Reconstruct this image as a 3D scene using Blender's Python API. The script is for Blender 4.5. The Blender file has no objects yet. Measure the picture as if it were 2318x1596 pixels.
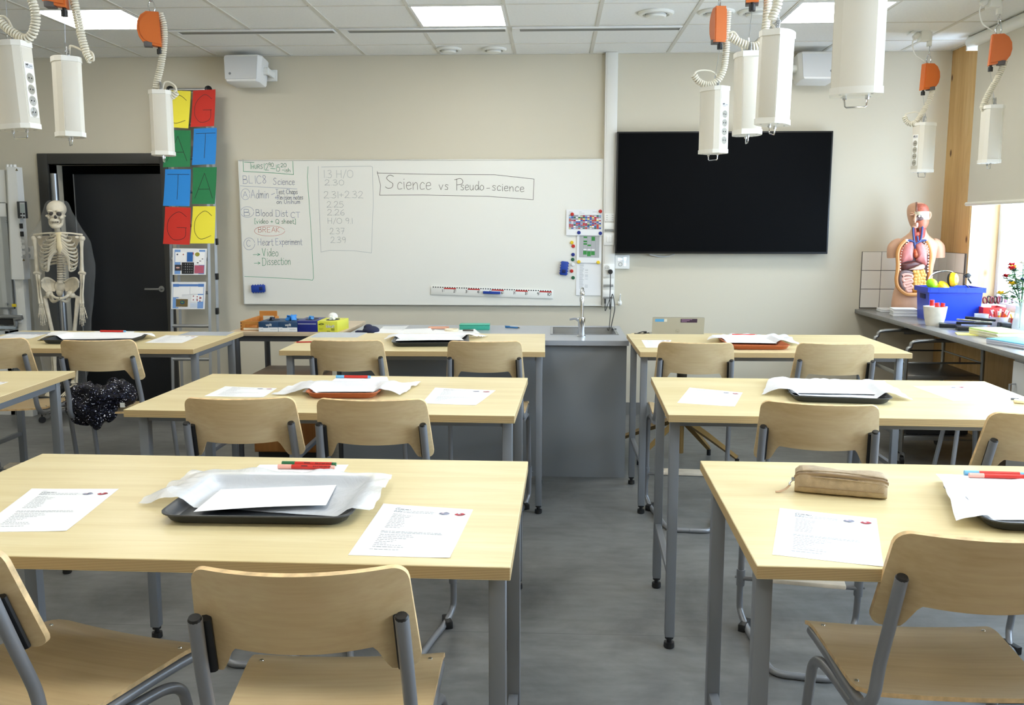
import bpy, bmesh, math, random
from math import sin, cos, pi, radians, sqrt, hypot
from mathutils import Vector, Matrix, noise

S = bpy.context.scene
COL = S.collection
random.seed(7)

# ------------------------------------------------------------------ camera
F_PX, TILT, YAW, ROLL, CAM_H = 2069.0, 0.1379, 0.0459, 0.0007, 1.551
_f = Vector((-sin(YAW) * cos(TILT), cos(YAW) * cos(TILT), -sin(TILT)))
_r = Vector((cos(YAW), sin(YAW), 0)); _u = _r.cross(_f)
RIGHT = cos(ROLL) * _r + sin(ROLL) * _u
UPV = -sin(ROLL) * _r + cos(ROLL) * _u
cam_data = bpy.data.cameras.new('camera')
cam_data.sensor_fit = 'HORIZONTAL'; cam_data.sensor_width = 36.0
cam_data.lens = 36.0 * F_PX / 2318.0
cam_data.clip_start = 0.02; cam_data.clip_end = 200
cam = bpy.data.objects.new('camera', cam_data); COL.objects.link(cam)
cam.matrix_world = Matrix.Translation((0, 0, CAM_H)) @ Matrix((RIGHT, UPV, -_f)).transposed().to_4x4()
S.camera = cam

def at(px, py, x=None, y=None, z=None):
    """the place in the room seen at a point of the photograph, on the plane x=, y= or z="""
    d = _f + RIGHT * ((px - 1159.0) / F_PX) - UPV * ((py - 798.0) / F_PX)
    o = Vector((0, 0, CAM_H))
    t = (z - o.z) / d.z if z is not None else (y / d.y if y is not None else x / d.x)
    return o + d * t

# ------------------------------------------------------------------ world, exposure
W = bpy.data.worlds.new('sky'); S.world = W; W.use_nodes = True
_n = W.node_tree.nodes; _l = W.node_tree.links; _n.clear()
_o = _n.new('ShaderNodeOutputWorld'); _b = _n.new('ShaderNodeBackground')
_t = _n.new('ShaderNodeTexCoord'); _s = _n.new('ShaderNodeSeparateXYZ'); _c = _n.new('ShaderNodeValToRGB')
_c.color_ramp.elements[0].position = 0.42; _c.color_ramp.elements[0].color = (0.58, 0.74, 0.95, 1)
_c.color_ramp.elements[1].position = 0.62; _c.color_ramp.elements[1].color = (0.64, 0.84, 1.05, 1)
_m = _n.new('ShaderNodeMath'); _m.operation = 'MULTIPLY_ADD'; _m.inputs[1].default_value = 0.5; _m.inputs[2].default_value = 0.5
_l.new(_t.outputs['Generated'], _s.inputs[0]); _l.new(_s.outputs['Z'], _m.inputs[0]); _l.new(_m.outputs[0], _c.inputs[0])
_l.new(_c.outputs[0], _b.inputs[0]); _l.new(_b.outputs[0], _o.inputs[0]); _b.inputs[1].default_value = 14.0
S.view_settings.view_transform = 'Standard'; S.view_settings.look = 'None'
S.view_settings.gamma = 1.0; S.view_settings.use_curve_mapping = False
S.view_settings.exposure = 0.10
PANEL_STRENGTH = 15.0
try:
    S.cycles.use_denoising = True
    S.cycles.max_bounces = 8; S.cycles.diffuse_bounces = 5; S.cycles.glossy_bounces = 4; S.cycles.transparent_max_bounces = 24
    S.cycles.sample_clamp_indirect = 6.0; S.cycles.caustics_reflective = False; S.cycles.caustics_refractive = False
except Exception:
    pass

# ------------------------------------------------------------------ materials
def lin(c):
    return tuple((v / 255 / 12.92) if v / 255 <= 0.04045 else ((v / 255 + 0.055) / 1.055) ** 2.4 for v in c[:3]) + (1,)

MATS = {}
def new_mat(name):
    m = bpy.data.materials.new(name); m.use_nodes = True
    n = m.node_tree.nodes; n.clear()
    out = n.new('ShaderNodeOutputMaterial'); b = n.new('ShaderNodeBsdfPrincipled')
    m.node_tree.links.new(b.outputs[0], out.inputs[0])
    return m, n, m.node_tree.links, b, out

def mat(name, col, rough=0.5, metal=0.0, spec=0.5, alpha=1.0, var=0.0, scale=8.0, bump=0.0, bscale=200.0, coat=0.0, stretch=(1, 1, 1), trans=0.0):
    if name in MATS: return MATS[name]
    m, n, l, b, out = new_mat(name)
    b.inputs['Base Color'].default_value = lin(col); b.inputs['Roughness'].default_value = rough
    b.inputs['Metallic'].default_value = metal; b.inputs['Specular IOR Level'].default_value = spec
    b.inputs['Alpha'].default_value = alpha; b.inputs['Coat Weight'].default_value = coat
    b.inputs['Transmission Weight'].default_value = trans
    if var or bump:
        tc = n.new('ShaderNodeTexCoord'); mp = n.new('ShaderNodeMapping'); mp.inputs['Scale'].default_value = stretch
        l.new(tc.outputs['Object'], mp.inputs[0])
    if var:
        t = n.new('ShaderNodeTexNoise'); t.inputs['Scale'].default_value = scale; t.inputs['Detail'].default_value = 5
        l.new(mp.outputs[0], t.inputs['Vector'])
        r = n.new('ShaderNodeValToRGB')
        r.color_ramp.elements[0].position = 0.3; r.color_ramp.elements[1].position = 0.7
        r.color_ramp.elements[0].color = lin([max(0, v * (1 - var)) for v in col]); r.color_ramp.elements[1].color = lin([min(255, v * (1 + var)) for v in col])
        l.new(t.outputs['Fac'], r.inputs[0]); l.new(r.outputs[0], b.inputs['Base Color'])
    if bump:
        t = n.new('ShaderNodeTexNoise'); t.inputs['Scale'].default_value = bscale; t.inputs['Detail'].default_value = 3
        l.new(mp.outputs[0], t.inputs['Vector'])
        bp = n.new('ShaderNodeBump'); bp.inputs['Strength'].default_value = bump; bp.inputs['Distance'].default_value = 0.002
        l.new(t.outputs['Fac'], bp.inputs['Height']); l.new(bp.outputs[0], b.inputs['Normal'])
    MATS[name] = m
    return m

def wood(name, c1, c2, c3, axis='X', rough=0.38, fine=1.0, knots=None, spec=0.4):
    """laminate or veneer: long soft streaks along one axis, a different figure on every piece"""
    if name in MATS: return MATS[name]
    m, n, l, b, out = new_mat(name)
    b.inputs['Roughness'].default_value = rough; b.inputs['Specular IOR Level'].default_value = spec
    tc = n.new('ShaderNodeTexCoord'); oi = n.new('ShaderNodeObjectInfo')
    ad = n.new('ShaderNodeVectorMath'); ad.operation = 'ADD'
    ml = n.new('ShaderNodeMath'); ml.operation = 'MULTIPLY'; ml.inputs[1].default_value = 13.0
    l.new(oi.outputs['Random'], ml.inputs[0]); l.new(tc.outputs['Object'], ad.inputs[0]); l.new(ml.outputs[0], ad.inputs[1])
    st = {'X': (1.2, 9, 9), 'Y': (9, 1.2, 9), 'Z': (9, 9, 1.2)}[axis]
    mp = n.new('ShaderNodeMapping'); mp.inputs['Scale'].default_value = [v * fine for v in st]
    l.new(ad.outputs[0], mp.inputs[0])
    t = n.new('ShaderNodeTexNoise'); t.inputs['Scale'].default_value = 1.3; t.inputs['Detail'].default_value = 6; t.inputs['Roughness'].default_value = 0.6
    t.inputs['Distortion'].default_value = 0.8
    l.new(mp.outputs[0], t.inputs['Vector'])
    r = n.new('ShaderNodeValToRGB'); e = r.color_ramp.elements
    e[0].position = 0.30; e[0].color = lin(c3); e[1].position = 0.68; e[1].color = lin(c1)
    k = e.new(0.5); k.color = lin(c2)
    l.new(t.outputs['Fac'], r.inputs[0])
    st2 = {'X': (3, 110, 110), 'Y': (110, 3, 110), 'Z': (110, 110, 3)}[axis]
    mp2 = n.new('ShaderNodeMapping'); mp2.inputs['Scale'].default_value = st2
    l.new(ad.outputs[0], mp2.inputs[0])
    t2 = n.new('ShaderNodeTexNoise'); t2.inputs['Scale'].default_value = 1.0; t2.inputs['Detail'].default_value = 2
    l.new(mp2.outputs[0], t2.inputs['Vector'])
    mx = n.new('ShaderNodeMixRGB'); mx.blend_type = 'OVERLAY'; mx.inputs[0].default_value = 0.16
    l.new(r.outputs[0], mx.inputs[1]); l.new(t2.outputs['Fac'], mx.inputs[2])
    last = mx.outputs[0]
    if knots:
        vo = n.new('ShaderNodeTexVoronoi'); vo.inputs['Scale'].default_value = knots[0]
        mp3 = n.new('ShaderNodeMapping'); mp3.inputs['Scale'].default_value = {'X': (0.6, 1, 1), 'Y': (1, .6, 1), 'Z': (1, 1, .6)}[axis]
        l.new(tc.outputs['Object'], mp3.inputs[0]); l.new(mp3.outputs[0], vo.inputs['Vector'])
        kr = n.new('ShaderNodeValToRGB'); kr.color_ramp.elements[0].position = 0.07; kr.color_ramp.elements[1].position = 0.14
        kr.color_ramp.elements[0].color = (1, 1, 1, 1); kr.color_ramp.elements[1].color = (0, 0, 0, 1)
        l.new(vo.outputs['Distance'], kr.inputs[0])
        m3 = n.new('ShaderNodeMixRGB'); m3.inputs[2].default_value = lin(knots[1])
        l.new(kr.outputs[0], m3.inputs[0]); l.new(last, m3.inputs[1]); last = m3.outputs[0]
    l.new(last, b.inputs['Base Color'])
    MATS[name] = m
    return m

def stripes(name, c1, c2, axis, period, rough=0.5, duty=0.5, noise_amt=0.0):
    if name in MATS: return MATS[name]
    m, n, l, b, out = new_mat(name)
    b.inputs['Roughness'].default_value = rough
    tc = n.new('ShaderNodeTexCoord'); sp = n.new('ShaderNodeSeparateXYZ'); l.new(tc.outputs['Object'], sp.inputs[0])
    src = sp.outputs[axis]
    a = n.new('ShaderNodeMath'); a.operation = 'MULTIPLY'; a.inputs[1].default_value = 1 / period; l.new(src, a.inputs[0])
    fr = n.new('ShaderNodeMath'); fr.operation = 'FRACT'; l.new(a.outputs[0], fr.inputs[0])
    r = n.new('ShaderNodeValToRGB'); e = r.color_ramp.elements
    e[0].position = max(0.0, duty - 0.2); e[0].color = lin(c1); e[1].position = min(1.0, duty + 0.2); e[1].color = lin(c2)
    l.new(fr.outputs[0], r.inputs[0]); l.new(r.outputs[0], b.inputs['Base Color'])
    MATS[name] = m
    return m

def emit(name, col, strength):
    if name in MATS: return MATS[name]
    m, n, l, b, out = new_mat(name)
    b.inputs['Base Color'].default_value = lin(col)
    b.inputs['Emission Color'].default_value = lin(col); b.inputs['Emission Strength'].default_value = strength
    MATS[name] = m
    return m

def sheer(name, col, alpha, rough=0.2, spec=0.5, wrinkle=0.0, wscale=18.0, edge=0.3):
    """thin clear film or pane: part transparent, part glossy, part milky"""
    if name in MATS: return MATS[name]
    m, n, l, b, out = new_mat(name)
    b.inputs['Base Color'].default_value = lin(col); b.inputs['Roughness'].default_value = rough
    b.inputs['Specular IOR Level'].default_value = spec
    tr = n.new('ShaderNodeBsdfTransparent'); mx = n.new('ShaderNodeMixShader')
    mx.inputs[0].default_value = alpha
    lw = n.new('ShaderNodeLayerWeight'); lw.inputs['Blend'].default_value = 0.35
    ma = n.new('ShaderNodeMath'); ma.operation = 'MULTIPLY_ADD'; ma.inputs[1].default_value = edge; ma.inputs[2].default_value = alpha; ma.use_clamp = True
    l.new(lw.outputs['Facing'], ma.inputs[0]); l.new(ma.outputs[0], mx.inputs[0])
    if wrinkle:
        tc = n.new('ShaderNodeTexCoord'); t = n.new('ShaderNodeTexNoise'); t.inputs['Scale'].default_value = wscale; t.inputs['Detail'].default_value = 4
        t.inputs['Distortion'].default_value = 1.5
        l.new(tc.outputs['Object'], t.inputs['Vector'])
        bp = n.new('ShaderNodeBump'); bp.inputs['Strength'].default_value = wrinkle; bp.inputs['Distance'].default_value = 0.02
        l.new(t.outputs['Fac'], bp.inputs['Height']); l.new(bp.outputs[0], b.inputs['Normal']); l.new(bp.outputs[0], lw.inputs['Normal'])
    l.new(tr.outputs[0], mx.inputs[1]); l.new(b.outputs[0], mx.inputs[2]); l.new(mx.outputs[0], out.inputs[0])
    MATS[name] = m
    return m

# ------------------------------------------------------------------ mesh builder
class MB:
    """collects shapes; build() links them as ONE mesh object"""
    def __init__(s):
        s.bm = bmesh.new(); s.mi = 0
    def _tag(s, faces):
        for f in faces: f.material_index = s.mi
    def m(s, i):
        s.mi = i; return s
    def box(s, a, b, bev=0.0, M=None, seg=2):
        lo = [min(p, q) for p, q in zip(a, b)]; hi = [max(p, q) for p, q in zip(a, b)]
        vs = [s.bm.verts.new((x, y, z)) for x in (lo[0], hi[0]) for y in (lo[1], hi[1]) for z in (lo[2], hi[2])]
        fs = [s.bm.faces.new([vs[i] for i in q]) for q in ((0, 1, 3, 2), (4, 6, 7, 5), (0, 4, 5, 1), (2, 3, 7, 6), (0, 2, 6, 4), (1, 5, 7, 3))]
        s._tag(fs)
        if bev:
            es = list({e for f in fs for e in f.edges})
            r = bmesh.ops.bevel(s.bm, geom=es, offset=bev, segments=seg, profile=0.5, affect='EDGES')
            vs = list({v for f in r['faces'] for v in f.verts} | {v for v in vs if v.is_valid})
            s._tag(r['faces'])
        if M is not None:
            for v in vs: v.co = M @ v.co
        return s
    def cyl(s, p, q, r, r2=None, n=16, caps=True):
        p, q = Vector(p), Vector(q); r2 = r if r2 is None else r2
        ax = (q - p).normalized(); a = ax.orthogonal().normalized(); b = ax.cross(a)
        A = [s.bm.verts.new(p + (a * cos(2 * pi * i / n) + b * sin(2 * pi * i / n)) * r) for i in range(n)]
        B = [s.bm.verts.new(q + (a * cos(2 * pi * i / n) + b * sin(2 * pi * i / n)) * r2) for i in range(n)]
        fs = [s.bm.faces.new((A[i], A[(i + 1) % n], B[(i + 1) % n], B[i])) for i in range(n)]
        if caps: fs += [s.bm.faces.new(A[::-1]), s.bm.faces.new(B)]
        s._tag(fs); return s
    def tube(s, pts, r, n=10, smooth=0, caps=True, closed=False, flat=None):
        """a bar along a polyline; r may be a list; smooth = Catmull-Rom steps between points"""
        P = [Vector(p) for p in pts]
        R = list(r) if isinstance(r, (list, tuple)) else [r] * len(P)
        if smooth:
            Q, RR = [], []
            N = len(P)
            rng = range(N) if closed else range(N - 1)
            for i in rng:
                p0 = P[(i - 1) % N] if (closed or i > 0) else P[0] * 2 - P[1]
                p1 = P[i]; p2 = P[(i + 1) % N]
                p3 = P[(i + 2) % N] if (closed or i + 2 < N) else P[-1] * 2 - P[-2]
                for k in range(smooth):
                    t = k / smooth
                    Q.append(0.5 * ((2 * p1) + (p2 - p0) * t + (2 * p0 - 5 * p1 + 4 * p2 - p3) * t * t + (3 * p1 - p0 - 3 * p2 + p3) * t ** 3))
                    a_, b_ = R[i], R[(i + 1) % N]; RR.append(tuple(lerp(p_, q_, t) for p_, q_ in zip(a_, b_)) if isinstance(a_, (tuple, list)) else a_ * (1 - t) + b_ * t)
            if not closed: Q.append(P[-1]); RR.append(R[-1])
            P, R = Q, RR
        N = len(P); rings = []; nrm = None
        for i in range(N):
            if closed: d = P[(i + 1) % N] - P[(i - 1) % N]
            else: d = P[min(i + 1, N - 1)] - P[max(i - 1, 0)]
            if d.length < 1e-9: d = Vector((0, 0, 1))
            d.normalize()
            if nrm is None: nrm = Vector(flat) if flat else d.orthogonal()
            nrm = (nrm - d * nrm.dot(d))
            if nrm.length < 1e-6: nrm = d.orthogonal()
            nrm.normalize(); bn = d.cross(nrm)
            rr = R[i] if isinstance(R[i], (tuple, list)) else (R[i], R[i])
            rings.append([s.bm.verts.new(P[i] + nrm * cos(2 * pi * k / n) * rr[0] + bn * sin(2 * pi * k / n) * rr[1]) for k in range(n)])
        fs = []
        for i in range(N if closed else N - 1):
            A, B = rings[i], rings[(i + 1) % N]
            fs += [s.bm.faces.new((A[k], A[(k + 1) % n], B[(k + 1) % n], B[k])) for k in range(n)]
        if caps and not closed: fs += [s.bm.faces.new(rings[0][::-1]), s.bm.faces.new(rings[-1])]
        s._tag(fs); return s
    def ball(s, c, r, n=16, m=10, M=None):
        rx, ry, rz = (r, r, r) if not isinstance(r, (tuple, list)) else r
        mat4 = Matrix.Translation(c) @ (M or Matrix.Identity(4)) @ Matrix.Diagonal((rx, ry, rz, 1))
        res = bmesh.ops.create_uvsphere(s.bm, u_segments=n, v_segments=m, radius=1.0, matrix=mat4)
        s._tag({f for v in res['verts'] for f in v.link_faces}); return s
    def lathe(s, prof, c=(0, 0, 0), n=24, ax='Z', sq=1.0):
        rings = []
        for r, h in prof:
            ring = []
            for k in range(n):
                a = 2 * pi * k / n; u, v = max(r, 1e-4) * cos(a), max(r, 1e-4) * sin(a) * sq
                p = {'Z': (u, v, h), 'Y': (u, h, v), 'X': (h, u, v)}[ax]
                ring.append(s.bm.verts.new(Vector(c) + Vector(p)))
            rings.append(ring)
        fs = []
        for A, B in zip(rings, rings[1:]):
            fs += [s.bm.faces.new((A[k], A[(k + 1) % n], B[(k + 1) % n], B[k])) for k in range(n)]
        loop = tuple(prof[0]) == tuple(prof[-1])
        if prof[0][0] > 1e-3 and not loop: fs.append(s.bm.faces.new(rings[0][::-1]))
        if prof[-1][0] > 1e-3 and not loop: fs.append(s.bm.faces.new(rings[-1]))
        s._tag(fs); return s
    def prism(s, pts, d0, d1, ax='Z', M=None):
        """polygon extruded along an axis: ax Z uses (x,y), Y uses (x,z), X uses (y,z)"""
        def P(u, v, d): return {'Z': (u, v, d), 'Y': (u, d, v), 'X': (d, u, v)}[ax]
        A = [s.bm.verts.new(P(u, v, d0)) for u, v in pts]; B = [s.bm.verts.new(P(u, v, d1)) for u, v in pts]
        n = len(pts)
        fs = [s.bm.faces.new((A[i], A[(i + 1) % n], B[(i + 1) % n], B[i])) for i in range(n)]
        fs += [s.bm.faces.new(A[::-1]), s.bm.faces.new(B)]
        s._tag(fs)
        if M is not None:
            for v in A + B: v.co = M @ v.co
        return s
    def loft(s, rings, caps=True, closed=True):
        V = [[s.bm.verts.new(p) for p in r] for r in rings]; fs = []
        n = len(V[0])
        for A, B in zip(V, V[1:]):
            for k in range(n if closed else n - 1):
                fs.append(s.bm.faces.new((A[k], A[(k + 1) % n], B[(k + 1) % n], B[k])))
        if caps and closed: fs += [s.bm.faces.new(V[0][::-1]), s.bm.faces.new(V[-1])]
        s._tag(fs); return s
    def sheet(s, g, th=0.0, d=(0, 0, -1), rim=None):
        """a surface from a grid of points, given a thickness th along d"""
        V = [[s.bm.verts.new(p) for p in row] for row in g]; R, C = len(V), len(V[0])
        fs = [s.bm.faces.new((V[i][j], V[i][j + 1], V[i + 1][j + 1], V[i + 1][j])) for i in range(R - 1) for j in range(C - 1)]
        s._tag(fs)
        if th:
            dv = Vector(d) * th
            B = [[s.bm.verts.new(Vector(p) + dv) for p in row] for row in g]
            fb = [s.bm.faces.new((B[i][j], B[i + 1][j], B[i + 1][j + 1], B[i][j + 1])) for i in range(R - 1) for j in range(C - 1)]
            s._tag(fb)
            loop = [(0, j) for j in range(C)] + [(i, C - 1) for i in range(1, R)] + [(R - 1, j) for j in range(C - 2, -1, -1)] + [(i, 0) for i in range(R - 2, 0, -1)]
            fr = []
            for (i, j), (k, q) in zip(loop, loop[1:] + loop[:1]):
                try: fr.append(s.bm.faces.new((V[i][j], B[i][j], B[k][q], V[k][q])))
                except ValueError: pass
            old = s.mi
            if rim is not None: s.mi = rim
            s._tag(fr); s.mi = old
        return s
    def quad(s, *p):
        f = s.bm.faces.new([s.bm.verts.new(q) for q in p]); s._tag([f]); return s
    def poly(s, pts):
        return s.quad(*pts)
    def xf(s, M):
        bmesh.ops.transform(s.bm, matrix=M, verts=s.bm.verts[:]); return s
    def build(s, name, mats, parent=None, ang=0.6, flat=False, loc=None, rot=None):
        me = bpy.data.meshes.new(name)
        bmesh.ops.recalc_face_normals(s.bm, faces=s.bm.faces[:])
        s.bm.to_mesh(me); s.bm.free()
        for q in (mats if isinstance(mats, (list, tuple)) else [mats]): me.materials.append(q)
        if not flat:
            me.polygons.foreach_set('use_smooth', [True] * len(me.polygons))
            me.set_sharp_from_angle(angle=ang)
        o = bpy.data.objects.new(name, me); COL.objects.link(o)
        if parent is not None: o.parent = parent
        if loc is not None: o.location = loc
        if rot is not None: o.rotation_euler = rot
        return o

def tag(o, label, cat, group=None, kind=None):
    o['label'] = label; o['category'] = cat
    if group: o['group'] = group
    if kind: o['kind'] = kind
    return o
def thing(name, label, cat, loc=(0, 0, 0), rz=0.0, group=None, rot=None):
    o = bpy.data.objects.new(name, None); COL.objects.link(o); o.empty_display_size = 0.1
    o.location = loc; o.rotation_euler = rot if rot else (0, 0, rz)
    return tag(o, label, cat, group)
def struct(o, label=None, cat=None):
    o['kind'] = 'structure'
    if label: o['label'] = label
    if cat: o['category'] = cat
    return o
def kids(o):
    return [c for c in bpy.data.objects if c.parent == o]
KID = {}
def dup(root, loc, rz=0.0, label=None, group=None, rot=None):
    """a copy of a thing with copies of its parts and sub-parts (mesh data shared)"""
    if root.name not in KID: KID[root.name] = [(c, kids(c)) for c in kids(root)]
    r = root.copy(); COL.objects.link(r); r.location = loc; r.rotation_euler = rot if rot else (0, 0, rz)
    if label: r['label'] = label
    if group: r['group'] = group
    for ch, gs in KID[root.name]:
        c = ch.copy(); COL.objects.link(c); c.parent = r
        for g in gs:
            d = g.copy(); COL.objects.link(d); d.parent = c
    return r
def T(x, y, z): return Matrix.Translation((x, y, z))
def RZ(a): return Matrix.Rotation(a, 4, 'Z')
def RX(a): return Matrix.Rotation(a, 4, 'X')
def RY(a): return Matrix.Rotation(a, 4, 'Y')
def lerp(a, b, t): return a + (b - a) * t
def rrect(w, h, r, n=5, cx=0.0, cy=0.0):
    out = []
    for (sx, sy, a0) in ((1, 1, 0), (-1, 1, 90), (-1, -1, 180), (1, -1, 270)):
        for i in range(n + 1):
            a = radians(a0 + 90 * i / n)
            out.append((cx + sx * (w / 2 - r) + r * cos(a), cy + sy * (h / 2 - r) + r * sin(a)))
    return out

# common materials
TABLE = wood('maple_laminate', (231, 216, 172), (224, 207, 159), (216, 197, 146), 'X', 0.33)
PLYEDGE = stripes('table_ply_edge', (205, 180, 132), (150, 122, 80), 'Z', 0.0032, 0.55, 0.55)
VENEER = wood('beech_veneer', (218, 195, 154), (209, 184, 141), (198, 171, 126), 'X', 0.34, 0.8)
VENEER_EDGE = mat('veneer_edge', (222, 190, 140), 0.5, var=0.12, scale=40)
STEEL = mat('grey_powder_coat', (128, 132, 138), 0.42, 0.25)
TUBE = mat('grey_tube_paint', (140, 142, 146), 0.36, 0.35)
BLACK = mat('black_plastic', (20, 20, 21), 0.45)
CHROME = mat('chrome', (215, 217, 220), 0.12, 1.0)
ZINC = mat('zinc_steel', (170, 172, 174), 0.35, 0.9)
WHITE = mat('white_plastic', (238, 238, 232), 0.4)
PAPER = mat('white_paper', (236, 237, 238), 0.8)
# ================================================================== THE ROOM
D, XR, XL, YF, HC = 7.489, 3.075, -5.2, -2.6, 2.9
PAINT = mat('warm_white_paint', (213, 206, 187), 0.55, spec=0.3, bump=0.1, bscale=300)
PINE = wood('pine_panel', (214, 178, 122), (204, 164, 106), (190, 148, 90), 'Z', 0.5, 0.9, knots=(6.5, (96, 58, 26)))
PALEPINE = wood('pale_pine', (208, 180, 138), (198, 168, 124), (186, 154, 108), 'Z', 0.5, 0.9, knots=(6.0, (130, 88, 50)))

def floor_mat():
    m, n, l, b, out = new_mat('grey_linoleum')
    tc = n.new('ShaderNodeTexCoord')
    t = n.new('ShaderNodeTexNoise'); t.inputs['Scale'].default_value = 2.2; t.inputs['Detail'].default_value = 9; t.inputs['Roughness'].default_value = 0.68; t.inputs['Distortion'].default_value = 0.5
    l.new(tc.outputs['Object'], t.inputs['Vector'])
    r = n.new('ShaderNodeValToRGB'); e = r.color_ramp.elements
    e[0].position = 0.3; e[0].color = lin((96, 96, 95)); e[1].position = 0.7; e[1].color = lin((130, 130, 128))
    l.new(t.outputs['Fac'], r.inputs[0])
    t2 = n.new('ShaderNodeTexNoise'); t2.inputs['Scale'].default_value = 14; t2.inputs['Detail'].default_value = 6
    mp = n.new('ShaderNodeMapping'); mp.inputs['Scale'].default_value = (0.5, 1.6, 1); l.new(tc.outputs['Object'], mp.inputs[0]); l.new(mp.outputs[0], t2.inputs['Vector'])
    mx = n.new('ShaderNodeMixRGB'); mx.blend_type = 'OVERLAY'; mx.inputs[0].default_value = 0.3
    l.new(r.outputs[0], mx.inputs[1]); l.new(t2.outputs['Fac'], mx.inputs[2])
    sp = n.new('ShaderNodeSeparateXYZ'); l.new(tc.outputs['Object'], sp.inputs[0])
    a = n.new('ShaderNodeMath'); a.operation = 'MULTIPLY_ADD'; a.inputs[1].default_value = 0.5; a.inputs[2].default_value = 0.335; l.new(sp.outputs['Y'], a.inputs[0])
    fr = n.new('ShaderNodeMath'); fr.operation = 'FRACT'; l.new(a.outputs[0], fr.inputs[0])
    lt = n.new('ShaderNodeMath'); lt.operation = 'LESS_THAN'; lt.inputs[1].default_value = 0.0016; l.new(fr.outputs[0], lt.inputs[0])
    m2 = n.new('ShaderNodeMixRGB'); m2.inputs[2].default_value = lin((88, 88, 88)); l.new(lt.outputs[0], m2.inputs[0]); l.new(mx.outputs[0], m2.inputs[1])
    l.new(m2.outputs[0], b.inputs['Base Color'])
    b.inputs['Roughness'].default_value = 0.42; b.inputs['Specular IOR Level'].default_value = 0.4
    MATS['grey_linoleum'] = m
    return m

struct(MB().box((XL - .2, YF - .2, -.12), (XR + .3, D + .9, 0)).build('floor', floor_mat(), flat=True), 'grey mottled linoleum floor with a seam', 'floor')
CEIL = mat('ceiling_tile', (244, 244, 241), 0.85, spec=0.2, var=0.012, scale=60, bump=0.1, bscale=500)
struct(MB().box((XL - .2, YF - .2, HC), (XR + .3, D + .9, HC + .1)).build('ceiling', CEIL, flat=True), 'suspended ceiling of pale mineral fibre tiles', 'ceiling')
X0G = -2.7196
g = MB()
TBAR = mat('ceiling_tbar', (218, 215, 205), 0.6)
for k in range(-4, 10):
    x = X0G + .6 * k
    g.box((x - .012, YF, HC - .004), (x + .012, D, HC))
for y in (7.078, 6.465, 5.845, 5.245, 4.645, 4.045, 3.445, 2.845, 2.245, 1.645, 1.045, .445, -.155, -.755, -1.355, -1.955):
    g.box((XL, y - .008, HC - .0035), (XR, y + .008, HC))
g.box((XL, D - .02, HC - .006), (XR, D, HC)); g.box((XR - .02, YF, HC - .006), (XR, D, HC))
struct(g.build('trim_1', TBAR, flat=True), 'pale T bar grid between the ceiling tiles', 'ceiling grid')

# back wall with the doorway
DX0, DX1, DZ = -4.165, -3.225, 2.05
w = MB().box((XL - .2, D, 0), (DX0, D + .2, HC)).box((DX1, D, 0), (XR + .3, D + .2, HC)).box((DX0, D, DZ), (DX1, D + .2, HC))
struct(w.build('wall_back', PAINT, flat=True), 'warm white painted wall behind the whiteboard', 'wall')
struct(MB().box((XL - .2, YF, 0), (XL, D, HC)).build('wall_left', PAINT, flat=True), 'warm white painted side wall', 'wall')
struct(MB().box((XL - .2, YF - .2, 0), (XR + .3, YF, HC)).build('wall_front', PAINT, flat=True), 'warm white painted wall behind the viewer', 'wall')
bb = mat('grey_skirting', (118, 118, 116), 0.5)
struct(MB().box((DX1 + .08, D - .012, 0), (XR, D, .10)).box((XL, D - .012, 0), (DX0 - .08, D, .10)).build('baseboard_back', bb, flat=True), 'grey skirting along the whiteboard wall', 'baseboard')

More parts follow.
